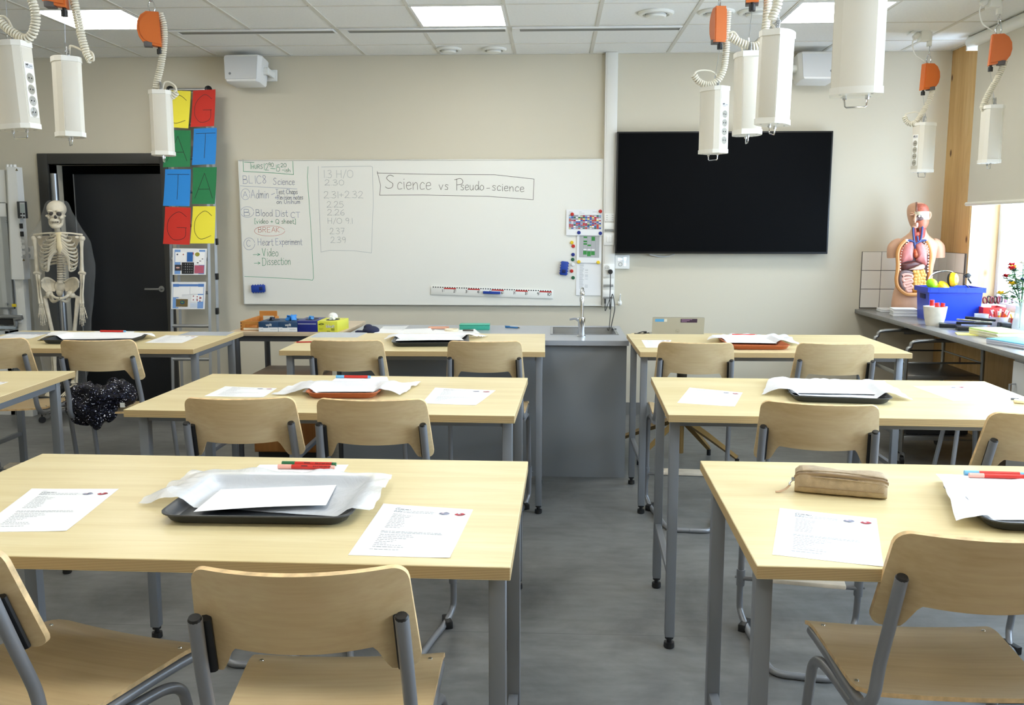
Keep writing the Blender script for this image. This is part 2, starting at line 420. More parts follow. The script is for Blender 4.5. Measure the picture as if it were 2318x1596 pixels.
# right wall: pine boards with two window openings
WZ0, WZ1, XO = .93, 2.74, XR + .30
wins = [(4.35, 7.0), (1.0, 3.95)]
w = MB().box((XR, YF, 0), (XO, D, WZ0)).box((XR, YF, WZ1), (XO, D, HC)).box((XR, YF, WZ0), (XO, 1.0, WZ1)).box((XR, 3.95, WZ0), (XO, 4.35, WZ1)).box((XR, 7.0, WZ0), (XO, D, WZ1))
struct(w.build('wall_right', PINE, flat=True), 'knotty pine wall on the window side', 'wall')
BLUEWHITE = mat('window_frame_paint', (226, 232, 240), 0.4)
GLASS = sheer('window_glass', (235, 242, 250), 0.05, 0.02, 0.5)
for i, (y0, y1) in enumerate(wins):
    wf = MB(); xa, xb = XO - .09, XO - .03
    for (a, b) in ((y0, y0 + .06), (y1 - .06, y1), ((y0 + y1) / 2 - .04, (y0 + y1) / 2 + .04)):
        wf.box((xa, a, WZ0), (xb, b, WZ1), .004)
    wf.box((xa, y0, WZ0), (xb, y1, WZ0 + .06), .004).box((xa, y0, WZ1 - .06), (xb, y1, WZ1), .004)
    wo = struct(wf.build('window_%d' % (i + 1), BLUEWHITE), 'wide window with a pale frame', 'window')
    MB().box((XO - .062, y0 + .05, WZ0 + .05), (XO - .056, y1 - .05, WZ1 - .05)).build('pane', GLASS, wo, flat=True)
    ln = MB().box((XR + .005, y0 - .0005, WZ0), (XO - .09, y0 + .012, WZ1)).box((XR + .005, y1 - .012, WZ0), (XO - .09, y1 + .0005, WZ1)).box((XR + .005, y0, WZ1 - .012), (XO - .09, y1, WZ1))
    ln.build('reveal_lining', PALEPINE, wo, flat=True)
    MB().box((XR - .02, y0, WZ0 - .02), (XO - .09, y1, WZ0 + .012), .003).build('sill', PALEPINE, wo)
    pl = bpy.data.lights.new('daylight_portal_%d' % (i + 1), 'AREA'); pl.shape = 'RECTANGLE'; pl.size = y1 - y0; pl.size_y = WZ1 - WZ0
    pl.cycles.is_portal = True
    po = bpy.data.objects.new('daylight_portal', pl); COL.objects.link(po)
    po.location = (XO + .01, (y0 + y1) / 2, (WZ0 + WZ1) / 2); po.rotation_euler = (pi / 2, 0, pi / 2)

# tiles behind the anatomical torso
TILE = mat('glazed_tile', (232, 228, 219), 0.2, spec=0.5)
GROUT = mat('dark_grout', (96, 92, 86), 0.8)
tl = MB(); tl.box((2.463, D - .006, .89), (XR, D, 1.347)); tl.box((XR - .006, 7.0, .89), (XR, D, 1.347)); tl.m(1)
for r in range(3):
    z0 = .897 + r * .15
    for c in range(5):
        x0 = 2.466 + c * .1525
        if x0 < XR - .05: tl.box((x0 + .002, D - .009, z0 + .002), (min(x0 + .1505, XR - .007), D - .005, z0 + .1475), .0012)
    for c in range(4):
        y1 = D - .01 - c * .1525
        if y1 > 7.04: tl.box((XR - .009, max(y1 - .1485, 7.0), z0 + .002), (XR - .005, y1, z0 + .1475), .0012)
struct(tl.build('trim_2', [GROUT, TILE], flat=True), 'square off white tiles behind the corner counter', 'tiles')

# door: dark frame, dark leaf standing a little inwards, dark room behind
DARK = mat('dark_door_paint', (34, 36, 40), 0.42, spec=0.4)
DFR = mat('dark_frame_paint', (58, 57, 54), 0.5)
dr = MB()
dr.box((DX0 - .085, D - .025, 0), (DX0, D + .12, DZ + .085), .004).box((DX1, D - .025, 0), (DX1 + .065, D + .12, DZ + .085), .004).box((DX0, D - .025, DZ), (DX1, D + .12, DZ + .085), .004)
door = struct(dr.build('door_1', DFR), 'dark grey doorway with the leaf ajar, behind the skeleton', 'door')
lf = MB().box((0, -.022, .01), (.80, .022, 1.975), .003)
leaf = lf.build('door_leaf', DARK, door, loc=(DX1 - .005, D + .1, 0), rot=(0, 0, pi - .06))
h = MB().cyl((.72, -.02, 1.02), (.72, -.065, 1.02), .011).tube([(.72, -.062, 1.02), (.66, -.066, 1.02), (.60, -.066, 1.02)], .010).cyl((.72, -.022, 1.02), (.72, -.03, 1.02), .026)
h.xf(Matrix.Translation((0, 0, 0)) @ Matrix.Scale(-1, 4, (0, 1, 0)))
hh = MB().cyl((.075, .02, 1.02), (.075, .07, 1.02), .011).tube([(.075, .067, 1.02), (.135, .07, 1.02), (.20, .07, 1.02)], .010).cyl((.075, .02, 1.02), (.075, .03, 1.02), .026)
h.bm.free()
hh.build('handle', ZINC, leaf)
MB().box((.797, -.024, .01), (.806, .024, 1.975)).build('edge_strip', mat('edge_alu', (150, 152, 155), 0.35, 0.7), leaf)
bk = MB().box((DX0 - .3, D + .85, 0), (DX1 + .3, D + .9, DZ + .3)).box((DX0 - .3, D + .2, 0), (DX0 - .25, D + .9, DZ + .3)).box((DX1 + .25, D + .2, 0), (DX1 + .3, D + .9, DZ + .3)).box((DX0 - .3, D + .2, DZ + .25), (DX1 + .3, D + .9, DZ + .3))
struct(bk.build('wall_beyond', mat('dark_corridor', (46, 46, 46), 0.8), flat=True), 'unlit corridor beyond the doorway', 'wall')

# ------------------------------------------------------------------ ceiling fittings
PANEL = emit('light_panel_glow', (255, 253, 246), PANEL_STRENGTH)
PFR = mat('light_frame', (240, 240, 238), 0.5)
names = {(-1, 0): 'square ceiling light panel above the doorway side of the room', (3, 0): 'square ceiling light panel above the whiteboard', (7, 0): 'square ceiling light panel partly hidden by the big white power pod'}
for row, yc in enumerate((6.155, 3.745, 1.345, -1.055)):
    for k in (-1, 3, 7):
        if row == 3 and k != 3: pass
        x0 = X0G + .6 * k
        lb = names.get((k, row), 'square ceiling light panel %s over the %s' % ({-1: 'on the doorway side', 3: 'in the middle', 7: 'on the window side'}[k], {1: 'middle table row', 2: 'nearest table row', 3: 'rear of the room'}.get(row, '')))
        t = thing('ceiling_light_panel', lb, 'ceiling light', (x0 + .3, yc, HC), group='square ceiling light panels')
        f = MB()
        for (a, b, c, d) in ((-.297, -.297, .297, -.279), (-.297, .279, .297, .297), (-.297, -.279, -.279, .279), (.279, -.279, .297, .279)):
            f.box((a, b, -.0055), (c, d, -.001))
        f.build('frame', PFR, t, flat=True)
        MB().box((-.2785, -.2785, -.005), (.2785, .2785, -.002)).build('diffuser', PANEL, t, flat=True)

lb = ['leftmost long slot diffuser in the ceiling, nearest the doorway', 'middle long slot diffuser in the ceiling, beside the light panel', 'rightmost long slot diffuser in the ceiling, towards the screen']
SLOT = mat('slot_grey', (128, 128, 124), 0.6)
for i in range(3):
    xa, xb = X0G + 1.2 * i + .02, X0G + 1.2 * (i + 1) - .02
    t = thing('slot_diffuser', lb[i], 'air vent', ((xa + xb) / 2, 6.575, HC), group='slot diffusers in the ceiling')
    L = (xb - xa) / 2
    f = MB().box((-L, -.075, -.012), (L, -.05, -.001), .002).box((-L, .05, -.007), (L, .06, -.001)).box((-L, -.05, -.01), (-L + .05, .05, -.001)).box((L - .01, -.05, -.01), (L, .05, -.001))
    f.build('frame', PFR, t)
    MB().box((-L + .05, -.05, -.006), (L - .01, .05, -.001)).build('slot', SLOT, t, flat=True)
lbs = ['round air valve above the whiteboard, left of the close pair by the wall', 'round air valve above the whiteboard, right of the close pair by the wall', 'round air valve in the ceiling, left of the orange pod balancer', 'round air valve in the ceiling, half hidden by the orange pod balancer', 'round air valve in the ceiling, between the pod cables and the light panel']
for (px, py, r), L in zip(((1016, 110, .098), (1118, 110, .098), (1485, 28, .115), (1622, 26, .115), (1712, 26, .115)), lbs):
    p = at(px, py, z=HC)
    t = thing('air_valve', L, 'air vent', (p.x, p.y, HC), group='round air valves in the ceiling')
    MB().lathe([(r, -.001), (r, -.008), (r * .92, -.016), (r * .74, -.018), (r * .70, -.004), (r * .68, -.001)], n=32).build('flange', WHITE, t)
    MB().lathe([(r * .69, -.0012), (r * .66, -.003), (.01, -.003)], n=32).build('throat', mat('valve_throat', (60, 62, 66), 0.6), t)
    MB().lathe([(r * .02, -.006), (r * .56, -.012), (r * .58, -.024), (r * .50, -.032), (r * .02, -.035)], n=32).cyl((0, 0, -.02), (0, 0, -.002), .01).build('disc', WHITE, t)

# roller blind over the far window
BL = mat('blind_fabric', (206, 202, 188), 0.8, bump=0.2, bscale=900)
bt = thing('roller_blind', 'pale roller blind lowered halfway over the window on the right', 'blind', (2.98, 5.55, 0))
MB().cyl((0, -1.35, 2.855), (0, 1.40, 2.855), .042, n=24).build('roller', WHITE, bt)
MB().box((-.001, -1.33, 1.70), (.001, 1.285, 2.84)).build('fabric', BL, bt, flat=True)
MB().cyl((0, -1.33, 1.708), (0, 1.30, 1.708), .014, n=12).build('weight_bar', mat('blind_bar', (222, 219, 206), 0.5), bt)
MB().box((-.03, 1.39, 2.80), (.09, 1.41, 2.9)).build('bracket', WHITE, bt)
# ================================================================== STUDENT TABLES
def table_proto():
    t = thing('student_table', '', 'table', (0, 0, 0), group='maple topped student tables')
    bm = MB()
    bm.box((-.7, -.4, .8725), (.7, .4, .9), .0015, seg=1)
    for f in bm.bm.faces:
        f.material_index = 1 if abs(f.normal.z) < .5 and f.calc_area() > .01 else 0
    bm.bm.normal_update()
    for f in bm.bm.faces:
        f.material_index = 1 if abs(f.normal.z) < .5 else 0
    bm.build('tabletop', [TABLE, PLYEDGE], t)
    XL_, YFR, YBK = .7 - .032, -.4 + .0955, .4 - .134
    for sx in (-1, 1):
        for y in (YFR, YBK):
            leg = MB().box((sx * XL_ - .0175, y - .0175, .045), (sx * XL_ + .0175, y + .0175, .872), .003).build('leg', STEEL, t)
            MB().lathe([(.016, .046), (.016, .036), (.009, .034), (.009, .024), (.019, .022), (.020, .004), (.017, 0), (0, 0)], (sx * XL_, y, 0), 18).build('levelling_foot', BLACK, leg)
        MB().box((sx * XL_ - .0125, YFR + .017, .265), (sx * XL_ + .0125, YBK - .017, .290), .002).build('side_stretcher', STEEL, t)
        MB().box((sx * XL_ - .0125, YFR + .017, .842), (sx * XL_ + .0125, YBK - .017, .872), .002).build('side_rail', STEEL, t)
    for y in (YFR, YBK):
        MB().box((-XL_ + .017, y - .0125, .842), (XL_ - .017, y + .0125, .872), .002).build('rail', STEEL, t)
    return t
TAB = {}
tab0 = None
for key, cx, cy_, th, s, lb in (
    ('1L', -.08, 1.683, -.014, -1, 'maple topped table nearest the viewer on the left, with a dark tray on it'),
    ('1R', .396, 1.714, -.020, 1, 'maple topped table nearest the viewer on the right, with a beige pencil case on it'),
    ('2L', -.133, 3.095, -.028, -1, 'maple topped table in the middle row left of the aisle, holding an orange tray'),
    ('2R', .401, 3.143, -.028, 1, 'maple topped table in the middle row right of the aisle, holding a dark tray'),
    ('3L', -.044, 4.717, .010, -1, 'maple topped table in the far row, standing against the grey sink bench'),
    ('3R', .450, 4.745, .009, 1, 'maple topped table in the far row right of the aisle, below the black screen'),
    ('6L', -1.913, 4.731, .004, -1, 'maple topped table in the far row at the left, in front of the skeleton'),
    ('5L', -2.110, 3.183, .059, -1, 'maple topped table corner reaching in at the left edge, middle row'),):
    ex = Vector((cos(th), sin(th), 0)); ey = Vector((-sin(th), cos(th), 0))
    c = Vector((cx, cy_, 0)) + ex * (s * .7) + ey * .4
    if tab0 is None:
        tab0 = table_proto(); tab0.location = c; tab0.rotation_euler = (0, 0, th); tab0['label'] = lb; o = tab0
    else: o = dup(tab0, c, th, lb)
    TAB[key] = (o, c, th)

# ================================================================== CHAIRS
def seat_z(x, y):
    z = .607 - .008 * (1 - (x / .21) ** 2)
    if y > .11: z -= (y - .11) ** 2 * 2.6
    if y < -.10: z += (-.10 - y) ** 2 * .6
    return z
def back_xy(s, z):
    half = lerp(.198, .180, (z - .775) / .215)
    x = s * half
    return x, -.318 + .054 * (x / .19) ** 2 - .32 * (z - .86)
def back_zt(s):
    a = abs(s); r = .15
    return .990 if a < 1 - r else .990 - .028 * (1 - sqrt(max(0, 1 - ((a - 1 + r) / r) ** 2)))
def back_zb(s):
    a = abs(s)
    if a < .60: return .836 - .004 * (1 - (a / .6) ** 2)
    if a < .76:
        t = (a - .60) / .16; t = t * t * (3 - 2 * t); return lerp(.836, .782, t)
    r = .10
    if a > 1 - r: return .778 + .02 * (1 - sqrt(max(0, 1 - ((a - 1 + r) / r) ** 2)))
    return lerp(.782, .778, (a - .76) / .14)
def chair_proto():
    t = thing('school_chair', '', 'chair', group='beech school chairs on grey tube frames')
    rows = []
    for i in range(19):
        v = -1 + 2 * i / 18; y = .19 * v + (.02 * (v + 1) / 2)
        hw = lerp(.196, .216, (v + 1) / 2)
        if v < -.80: hw -= .035 * (1 - sqrt(max(0, 1 - ((-.80 - v) / .20) ** 2)))
        if v > .93: hw -= .010 * (1 - sqrt(max(0, 1 - ((v - .93) / .07) ** 2)))
        rows.append([(hw * u, y, seat_z(hw * u, y)) for u in [-1 + 2 * k / 16 for k in range(17)]])
    sb = MB().sheet(rows, .010, rim=1)
    seat = sb.build('seat', [VENEER, VENEER_EDGE], t, ang=.7)
    for sx in (-1, 1):
        for y in (.135, -.14):
            hx = .185 * sx
            MB().ball((hx, y, seat_z(hx, y)), (.005, .005, .003), 10, 6).build('screw', CHROME, seat)
    N, K = 61, 11
    gA = []
    for k in range(K):
        r = []
        for i in range(N):
            s = -1 + 2 * i / (N - 1)
            s = math.copysign(1 - (1 - abs(s)) ** 1.35, s)
            z = lerp(back_zb(s), back_zt(s), k / (K - 1)); x, y = back_xy(s, z)
            r.append((x, y, z))
        gA.append(r)
    MB().sheet(gA, .011, d=(0, 1, .2), rim=1).build('backrest', [VENEER, VENEER_EDGE], t, ang=.7)
    TR = .0125
    for sx in (-1, 1):
        P = [(.171, -.325, .905), (.175, -.290, .80), (.178, -.255, .70), (.182, -.243, .63), (.187, -.215, .594), (.192, -.16, .582), (.199, .05, .581), (.203, .165, .576)]
        up = MB().tube([(p[0] * sx, p[1], p[2]) for p in P], TR, 12, smooth=5).build('back_tube', TUBE, t)
        MB().cyl((.171 * sx, -.3253, .9045), (.1708 * sx, -.3268, .909), TR * .97, TR * .8, 14).build('end_cap', BLACK, up)
        pad = MB().tube([(.163 * sx, -.298, .895), (.166 * sx, -.264, .80), (.167 * sx, -.258, .783)], [(.008, .0105)] * 3, 10, flat=(0, 1, 0)).build('mounting_pad', BLACK, t)
        Q = [(.186, -.13, .550), (.196, 0, .548), (.204, .065, .543), (.210, .102, .522), (.213, .117, .475), (.2155, .158, .28), (.217, .198, .105), (.211, .194, .048), (.188, .130, .014), (.155, .0, .0125), (.120, -.16, .0125), (.085, -.215, .0125), (.0, -.222, .0125)]
        MB().tube([(p[0] * sx, p[1], p[2]) for p in Q], .0125, 12, smooth=5).build('runner_tube', TUBE, t)
        MB().box((-.013, -.04, 0), (.013, .04, .03), .003, M=T(.196 * sx, .152, .0) @ RZ(sx * .33)).build('floor_pad', BLACK, t)
    fr = MB().box((-.165, .118, .205), (.165, .203, .222), .004).build('footrest', mat('footrest_board', (224, 212, 192), 0.45, var=.04, scale=20), t)
    MB().cyl((-.215, .170, .197), (.215, .170, .197), .009, n=12).build('crossbar', TUBE, fr)
    for sx in (-1, 1):
        MB().cyl((.2165 * sx, .182, .165), (.2158 * sx, .168, .235), .0165, n=14).cyl((.195 * sx, .174, .198), (.238 * sx, .176, .198), .005, n=8).build('clamp', TUBE, fr)
    return t
ch0 = None
CHAIRS = {}
def chair(key, px, Y, deg, lb, dx=0.0):
    """px: photo column of the middle of the backrest, Y its depth"""
    global ch0
    b = at(px, 900, y=Y); a = radians(deg)
    c = Vector((b.x + dx, Y, 0)) + Vector((-sin(a), cos(a), 0)) * .31
    if ch0 is None:
        ch0 = chair_proto(); ch0.location = c; ch0.rotation_euler = (0, 0, a); ch0['label'] = lb; o = ch0
    else: o = dup(ch0, c, a, lb)
    CHAIRS[key] = (o, c, a)
chair('C1', 664, 1.44, 4, 'beech chair in the middle foreground with its back to the viewer')
chair('C0', -205, 1.545, -16, 'beech chair cut by the left edge in the foreground, seat turned towards the middle')
chair('C2', 2282, 1.66, -2, 'beech chair in the right foreground, its back cut by the edge')
chair('A', 541, 2.92, 4, 'beech chair at the orange tray table, left of its pair')
chair('B', 840, 2.92, 1, 'beech chair at the orange tray table, nearer the aisle')
chair('C', 1856, 2.92, -11, 'beech chair at the middle row table on the right, behind the pencil case')
chair('D', 2380, 2.80, 2, 'beech chair cut by the right edge, middle row')
chair('E', 787, 4.44, 1, 'beech chair at the sink bench table, left of its pair')
chair('F', 1097, 4.44, 1, 'beech chair at the sink bench table, nearer the aisle')
chair('G', 1572, 4.44, -5, 'beech chair in the far row below the black screen, nearer the aisle')
chair('H', 1887, 4.44, -3, 'beech chair in the far row below the black screen, nearer the window')
chair('J', 228, 4.38, 6, 'beech chair at the far left table with a dark sparkling jacket on its seat')
chair('I', -15, 4.42, 9, 'beech chair half cut by the left edge at the far left table')
# ================================================================== STROKE LETTERING
_G = {
'A': '0,0 35,100 70,0|14,36 56,36', 'B': '5,0 5,100|~5,100 50,95 52,60 5,53 60,45 58,5 0,0', 'C': '~68,85 40,102 8,75 5,30 30,0 68,12', 'D': '5,0 5,100|~0,100 55,92 70,50 52,6 0,0',
'E': '60,100 5,100 5,0 60,0|5,52 50,52', 'H': '5,0 5,100|62,0 62,100|5,50 62,50', 'I': '12,0 12,100', 'K': '5,0 5,100|58,100 5,45 60,0', 'M': '4,0 8,100 36,30 66,100 70,0', 'f': '~46,98 28,104 18,80 18,0|2,60 40,60', 'w': '0,60 16,0 32,50 48,0 64,60', 'L': '5,100 5,0 55,0', 'O': '~38,100 8,80 6,25 38,0 70,22 70,78 38,100',
'P': '8,0 8,100|~-12,92 40,104 62,80 50,55 8,48', 'Q': '~38,100 8,80 6,25 38,0 70,22 70,78 38,100|45,28 75,-8', 'R': '5,0 5,100|~5,100 55,96 56,60 5,50|28,52 62,0', 'S': '~62,92 35,102 12,80 30,56 56,35 48,6 20,0 2,12',
'T': '0,100 70,100|35,100 35,0', 'U': '~5,100 6,30 32,0 58,30 60,100', 'V': '0,100 30,0 60,100', 'G': '~68,85 40,102 8,75 5,30 30,0 64,10 66,45|36,45 70,45',
'a': '~50,52 25,62 6,35 12,4 34,4 48,30|~50,60 48,20 58,0', 'c': '~48,50 28,62 8,38 14,4 48,8', 'd': '~46,45 24,60 6,30 16,2 38,8 48,40|~52,105 48,40 56,0', 'e': '~8,32 46,36 40,60 16,56 6,28 20,0 52,10',
'h': '5,105 5,0|~5,35 28,60 44,45 46,0', 'i': '10,60 12,0|10,80 13,86', 'l': '10,105 10,0', 'm': '4,60 6,0|~6,35 22,60 34,45 35,0|~35,35 52,60 64,45 66,0', 'n': '4,60 6,0|~6,35 28,60 44,45 46,0',
'o': '~28,60 6,40 8,10 28,0 48,15 48,45 28,60', 'p': '5,60 5,-35|~5,45 30,62 50,40 40,6 5,8', 'r': '5,60 6,0|~6,32 20,56 40,56', 's': '~44,54 22,62 10,46 36,26 34,4 4,4', 't': '~20,95 18,20 30,0 42,6|2,62 42,64', 'u': '~5,60 6,15 24,0 44,20|44,60 46,0',
'v': '0,60 22,0 46,60', 'x': '4,60 46,0|46,60 4,0', 'b': '5,105 5,0|~5,40 30,60 50,40 40,4 5,4',
'0': '~32,100 6,75 8,22 30,0 56,25 56,75 32,100', '1': '10,100 12,0', '2': '~6,78 24,102 52,86 40,45 4,2 30,4 62,0', '3': '~6,92 40,100 48,70 22,54 56,35 40,2 2,6', '5': '52,100 12,100 8,58|~8,58 40,66 54,32 36,2 2,4', '6': '~46,100 16,70 6,25 28,0 52,20 40,48 10,34',
'7': '4,100 56,100 26,0|14,48 52,52', '8': '~48,88 24,102 8,80 50,30 30,0 6,20 40,66 48,88', '9': '~50,70 30,52 6,72 22,100 48,90 50,40 40,0', '4': '40,0 40,100 4,36 60,36',
'-': '4,42 44,44', '+': '24,18 24,72|0,45 50,45', '.': '6,0 9,5', '/': '2,-8 44,108', '[': '24,108 4,108 4,-12 24,-12', ']': '4,108 24,108 24,-12 4,-12', '>': '0,40 70,44|48,66 74,44 46,22', ' ': ''}
_W = {'w': 78, 'f': 46, 'I': 26, '1': 26, 'i': 26, 'l': 24, '.': 22, ' ': 46, '-': 56, '[': 36, ']': 36, 'm': 78, '/': 54, '>': 92, 't': 48, 'r': 46, 'c': 56, 's': 54}
def _cw(c): return _W.get(c, 84 if c.isupper() else (70 if c.isdigit() else 62))
def catmull(P, n=5):
    out = []
    for i in range(len(P) - 1):
        p0 = P[i - 1] if i else P[0]; p1, p2 = P[i], P[i + 1]; p3 = P[i + 2] if i + 2 < len(P) else P[-1]
        for k in range(n):
            t = k / n
            out.append(tuple(0.5 * (2 * b + (c - a) * t + (2 * a - 5 * b + 4 * c - d) * t * t + (3 * b - a - 3 * c + d) * t ** 3) for a, b, c, d in zip(p0, p1, p2, p3)))
    return out + [P[-1]]
def glyph(c):
    res = []
    for st in _G.get(c, '').split('|'):
        if not st: continue
        sm = st[0] == '~'
        P = [tuple(float(v) for v in q.split(',')) for q in st.lstrip('~').split()]
        res.append(catmull(P) if sm and len(P) > 2 else P)
    return res
def ribbon(mb, pts, w, to3):
    """a flat pen line through 2D points; to3 places a 2D point in the room"""
    for (ax, ay), (bx, by) in zip(pts, pts[1:]):
        L = hypot(bx - ax, by - ay)
        if L < 1e-7: continue
        dx, dy = (bx - ax) / L, (by - ay) / L; nx, ny = -dy * w / 2, dx * w / 2; e = w * .3
        mb.quad(to3(ax - dx * e + nx, ay - dy * e + ny), to3(ax - dx * e - nx, ay - dy * e - ny), to3(bx + dx * e - nx, by + dy * e - ny), to3(bx + dx * e + nx, by + dy * e + ny))
def write(mb, txt, x, y, w, h, pen, to3, slope=0.0, jit=0.0):
    """txt from baseline-left (x,y), w wide, capitals h high"""
    tot = sum(_cw(c) for c in txt); cx = 0
    rn = random.Random(hash(len(txt)) + int(w * 1e5))
    for c in txt:
        jy = rn.uniform(-jit, jit) * h
        for st in glyph(c):
            P = [(x + (cx + u) / tot * w, y + v / 100 * h + jy + slope * (cx + u) / tot * w) for u, v in st]
            ribbon(mb, P, pen, to3)
        cx += _cw(c)

# ================================================================== WHITEBOARD
YB = D - .03
WBX0, WBX1, WBZ0, WBZ1 = -2.571, .391, .902, 2.079
ENAMEL = mat('whiteboard_enamel', (238, 237, 229), 0.22, spec=0.45)
wb = thing('whiteboard', 'wide white board covered with marker notes on the back wall', 'whiteboard', ((WBX0 + WBX1) / 2, YB, WBZ0))
hw_, hh_ = (WBX1 - WBX0) / 2, WBZ1 - WBZ0
MB().box((-hw_ + .006, 0, .006), (hw_ - .006, .028, hh_ - .006)).build('panel', ENAMEL, wb, flat=True)
fr = MB()
for a, b in (((-hw_, -.004, 0), (hw_, .0285, .008)), ((-hw_, -.004, hh_ - .008), (hw_, .0285, hh_)), ((-hw_, -.004, .008), (-hw_ + .008, .0285, hh_ - .008)), ((hw_ - .008, -.004, .008), (hw_, .0285, hh_ - .008))): fr.box(a, b, .001)
fr.build('frame', mat('board_trim', (214, 214, 208), 0.4, 0.3), wb)
org = Vector(wb.location)
def cr3(X, Y):   # the notes, measured in the first enlarged view
    p = at(520 + X / 4.987, 340 + Y / 4.987, y=YB); return (p.x - org.x, p.z - org.z)
def cr4(X, Y):
    p = at(850 + X / 3.9288, 360 + Y / 3.9288, y=YB); return (p.x - org.x, p.z - org.z)
def to_b(u, v): return (u, -.0006, v)
class Ink:
    def __init__(s, f): s.mb = MB(); s.f = f
    def t(s, txt, X0, X1, B, h, pen=.0042, slope=0.0):
        pen *= .82
        a = s.f(X0, B); b = s.f(X1, B); c = s.f(X0, B - h)
        write(s.mb, txt, a[0], a[1], b[0] - a[0], c[1] - a[1], pen, to_b, slope, .03); return s
    def l(s, *P, pen=.0042, sm=False):
        Q = [s.f(*p) for p in P]; ribbon(s.mb, catmull(Q) if sm else Q, pen, to_b); return s
    def ring(s, X, Y, rx, ry, pen=.003):
        return s.l(*[(X + rx * cos(2 * pi * k / 28), Y + ry * sin(2 * pi * k / 28)) for k in range(28)], pen=pen)
INKG = mat('green_marker', (70, 158, 118), 0.6); INKB = mat('faded_blue_marker', (156, 164, 190), 0.6); INKR = mat('faded_red_marker', (220, 150, 138), 0.6); INKD = mat('dark_marker', (96, 92, 82), 0.6); INKF = mat('faint_marker', (176, 180, 180), 0.6)
i = Ink(cr3)
i.l((150, 105), (155, 240), (430, 252), (720, 275), (712, 125)).l((165, 135), (275, 140))
i.t('T', 215, 270, 215, 75).t('HURS', 248, 380, 210, 45).t('12', 385, 445, 225, 75).t('90', 438, 500, 187, 45).l((462, 205), (515, 210)).t('15', 522, 575, 238, 72).t('20', 575, 645, 190, 42).t('-ish', 592, 690, 243, 42, slope=-.05)
i.t('[video + Q sheet]', 282, 750, 826, 50, slope=-.01).t('>', 265, 362, 1205, 60).t('Video', 368, 555, 1195, 85).t('>', 278, 360, 1300, 60).t('Dissection', 368, 695, 1300, 85, slope=.03)
i.l((885, 185), (876, 300), (915, 850), (947, 1440), (935, 1468), (880, 1462), (500, 1440), (168, 1425), pen=.0036)
i.mb.build('green_writing', INKG, wb, flat=True)
i = Ink(cr3)
i.t('BLIC8', 148, 425, 375, 88).t('Science', 490, 740, 388, 72, slope=-.02).l((115, 402), (430, 420), (760, 437), pen=.003)
i.ring(178, 497, 50, 62).t('A', 150, 212, 530, 65).t('Admin', 240, 450, 543, 92).l((470, 502), (507, 488)).t('Test Chaps', 520, 770, 495, 52).t('+Revision notes', 512, 832, 556, 48).t('on Unihum', 530, 798, 605, 46)
i.ring(198, 698, 75, 60).t('B', 160, 245, 742, 75).t('Blood Dist', 295, 660, 742, 72, slope=-.02).t('CT', 690, 805, 762, 62)
i.ring(220, 1058, 62, 68).t('C', 190, 245, 1087, 70).t('Heart', 318, 495, 1075, 75).t('Experiment', 518, 822, 1068, 72)
i.mb.build('blue_writing', INKB, wb, flat=True)
i = Ink(cr3).t('BREAK', 320, 575, 925, 56).ring(450, 912, 172, 58); i.mb.build('red_writing', INKR, wb, flat=True)
i = Ink(cr3)
i.l((1000, 180), (1005, 500), (1030, 1150), (1130, 1130), (1400, 1135), (1600, 1160), (1620, 600), (1612, 190), (1590, 180), (1035, 190), pen=.003)
for txt, a, b, y, h in (('1.3 H/O', 1060, 1400, 310, 85), ('2.30', 1070, 1300, 395, 60), ('2.31+2.32', 1060, 1515, 540, 75), ('2.25', 1095, 1295, 645, 65), ('2.26', 1100, 1310, 735, 65), ('H/O 9.1', 1105, 1395, 830, 62), ('2.37', 1128, 1305, 945, 65), ('2.39', 1138, 1322, 1045, 65)): i.t(txt, a, b, y, h, .0036)
i.mb.build('faint_writing', INKF, wb, flat=True)
i = Ink(cr4)
i.l((15, 110), (45, 235), (37, 322), (420, 320), (1000, 332), (1403, 362), (1410, 178), (1060, 140), (550, 137), (15, 125), pen=.0038)
i.t('S', 85, 190, 260, 115, .005).t('cience', 190, 505, 270, 105, .0045).t('vs', 565, 655, 272, 75, .0045).t('P', 715, 800, 278, 100, .005).t('seudo', 755, 970, 275, 75, .0045).t('-', 985, 1025, 285, 60, .0045).t('science', 1035, 1330, 280, 70, .0045, slope=-.04)
i.mb.build('title_writing', INKD, wb, flat=True)

# ------------------------------------------------------------------ things on the board
BLUE_E = mat('eraser_blue', (22, 62, 158), 0.5); FELT = mat('eraser_felt', (30, 34, 60), 0.9)
def eraser(px, py, w, h, ang, lb):
    p = at(px, py, y=YB)
    t = thing('board_eraser', lb, 'eraser', (p.x, YB - .0005, p.z), rot=(0, ang, 0), group='blue board erasers')
    MB().box((-w / 2, -.012, -h / 2), (w / 2, -.001, h / 2), .002).build('felt', FELT, t)
    b = MB()
    pts = [(-w / 2, -h / 2 * .92), (w / 2, -h / 2 * .92), (w / 2, h / 2 * .92), (-w / 2, h / 2 * .92)]
    b.box((-w / 2 - .003, -.032, -h / 2 - .002), (w / 2 + .003, -.012, h / 2 + .002), .006)
    for k in range(5):
        x = -w / 2 + w * (k + .5) / 5
        b.cyl((x, -.014, -h / 2 - .004), (x, -.030, -h / 2 - .004), .004, n=8).cyl((x, -.014, h / 2 + .004), (x, -.030, h / 2 + .004), .004, n=8)
    b.build('grip', BLUE_E, t)
    MB().box((w * .1, -.0335, -h * .28), (w * .36, -.031, h * .28), .002).build('label_patch', mat('eraser_dark', (14, 34, 92), 0.5), t)
eraser(586.5, 653, .108, .055, -.05, 'blue board eraser on the lower left of the whiteboard, under the notes')
eraser(1277, 607, .106, .055, pi / 2 + .12, 'blue board eraser on the whiteboard, left of the magnets and printed sheets')

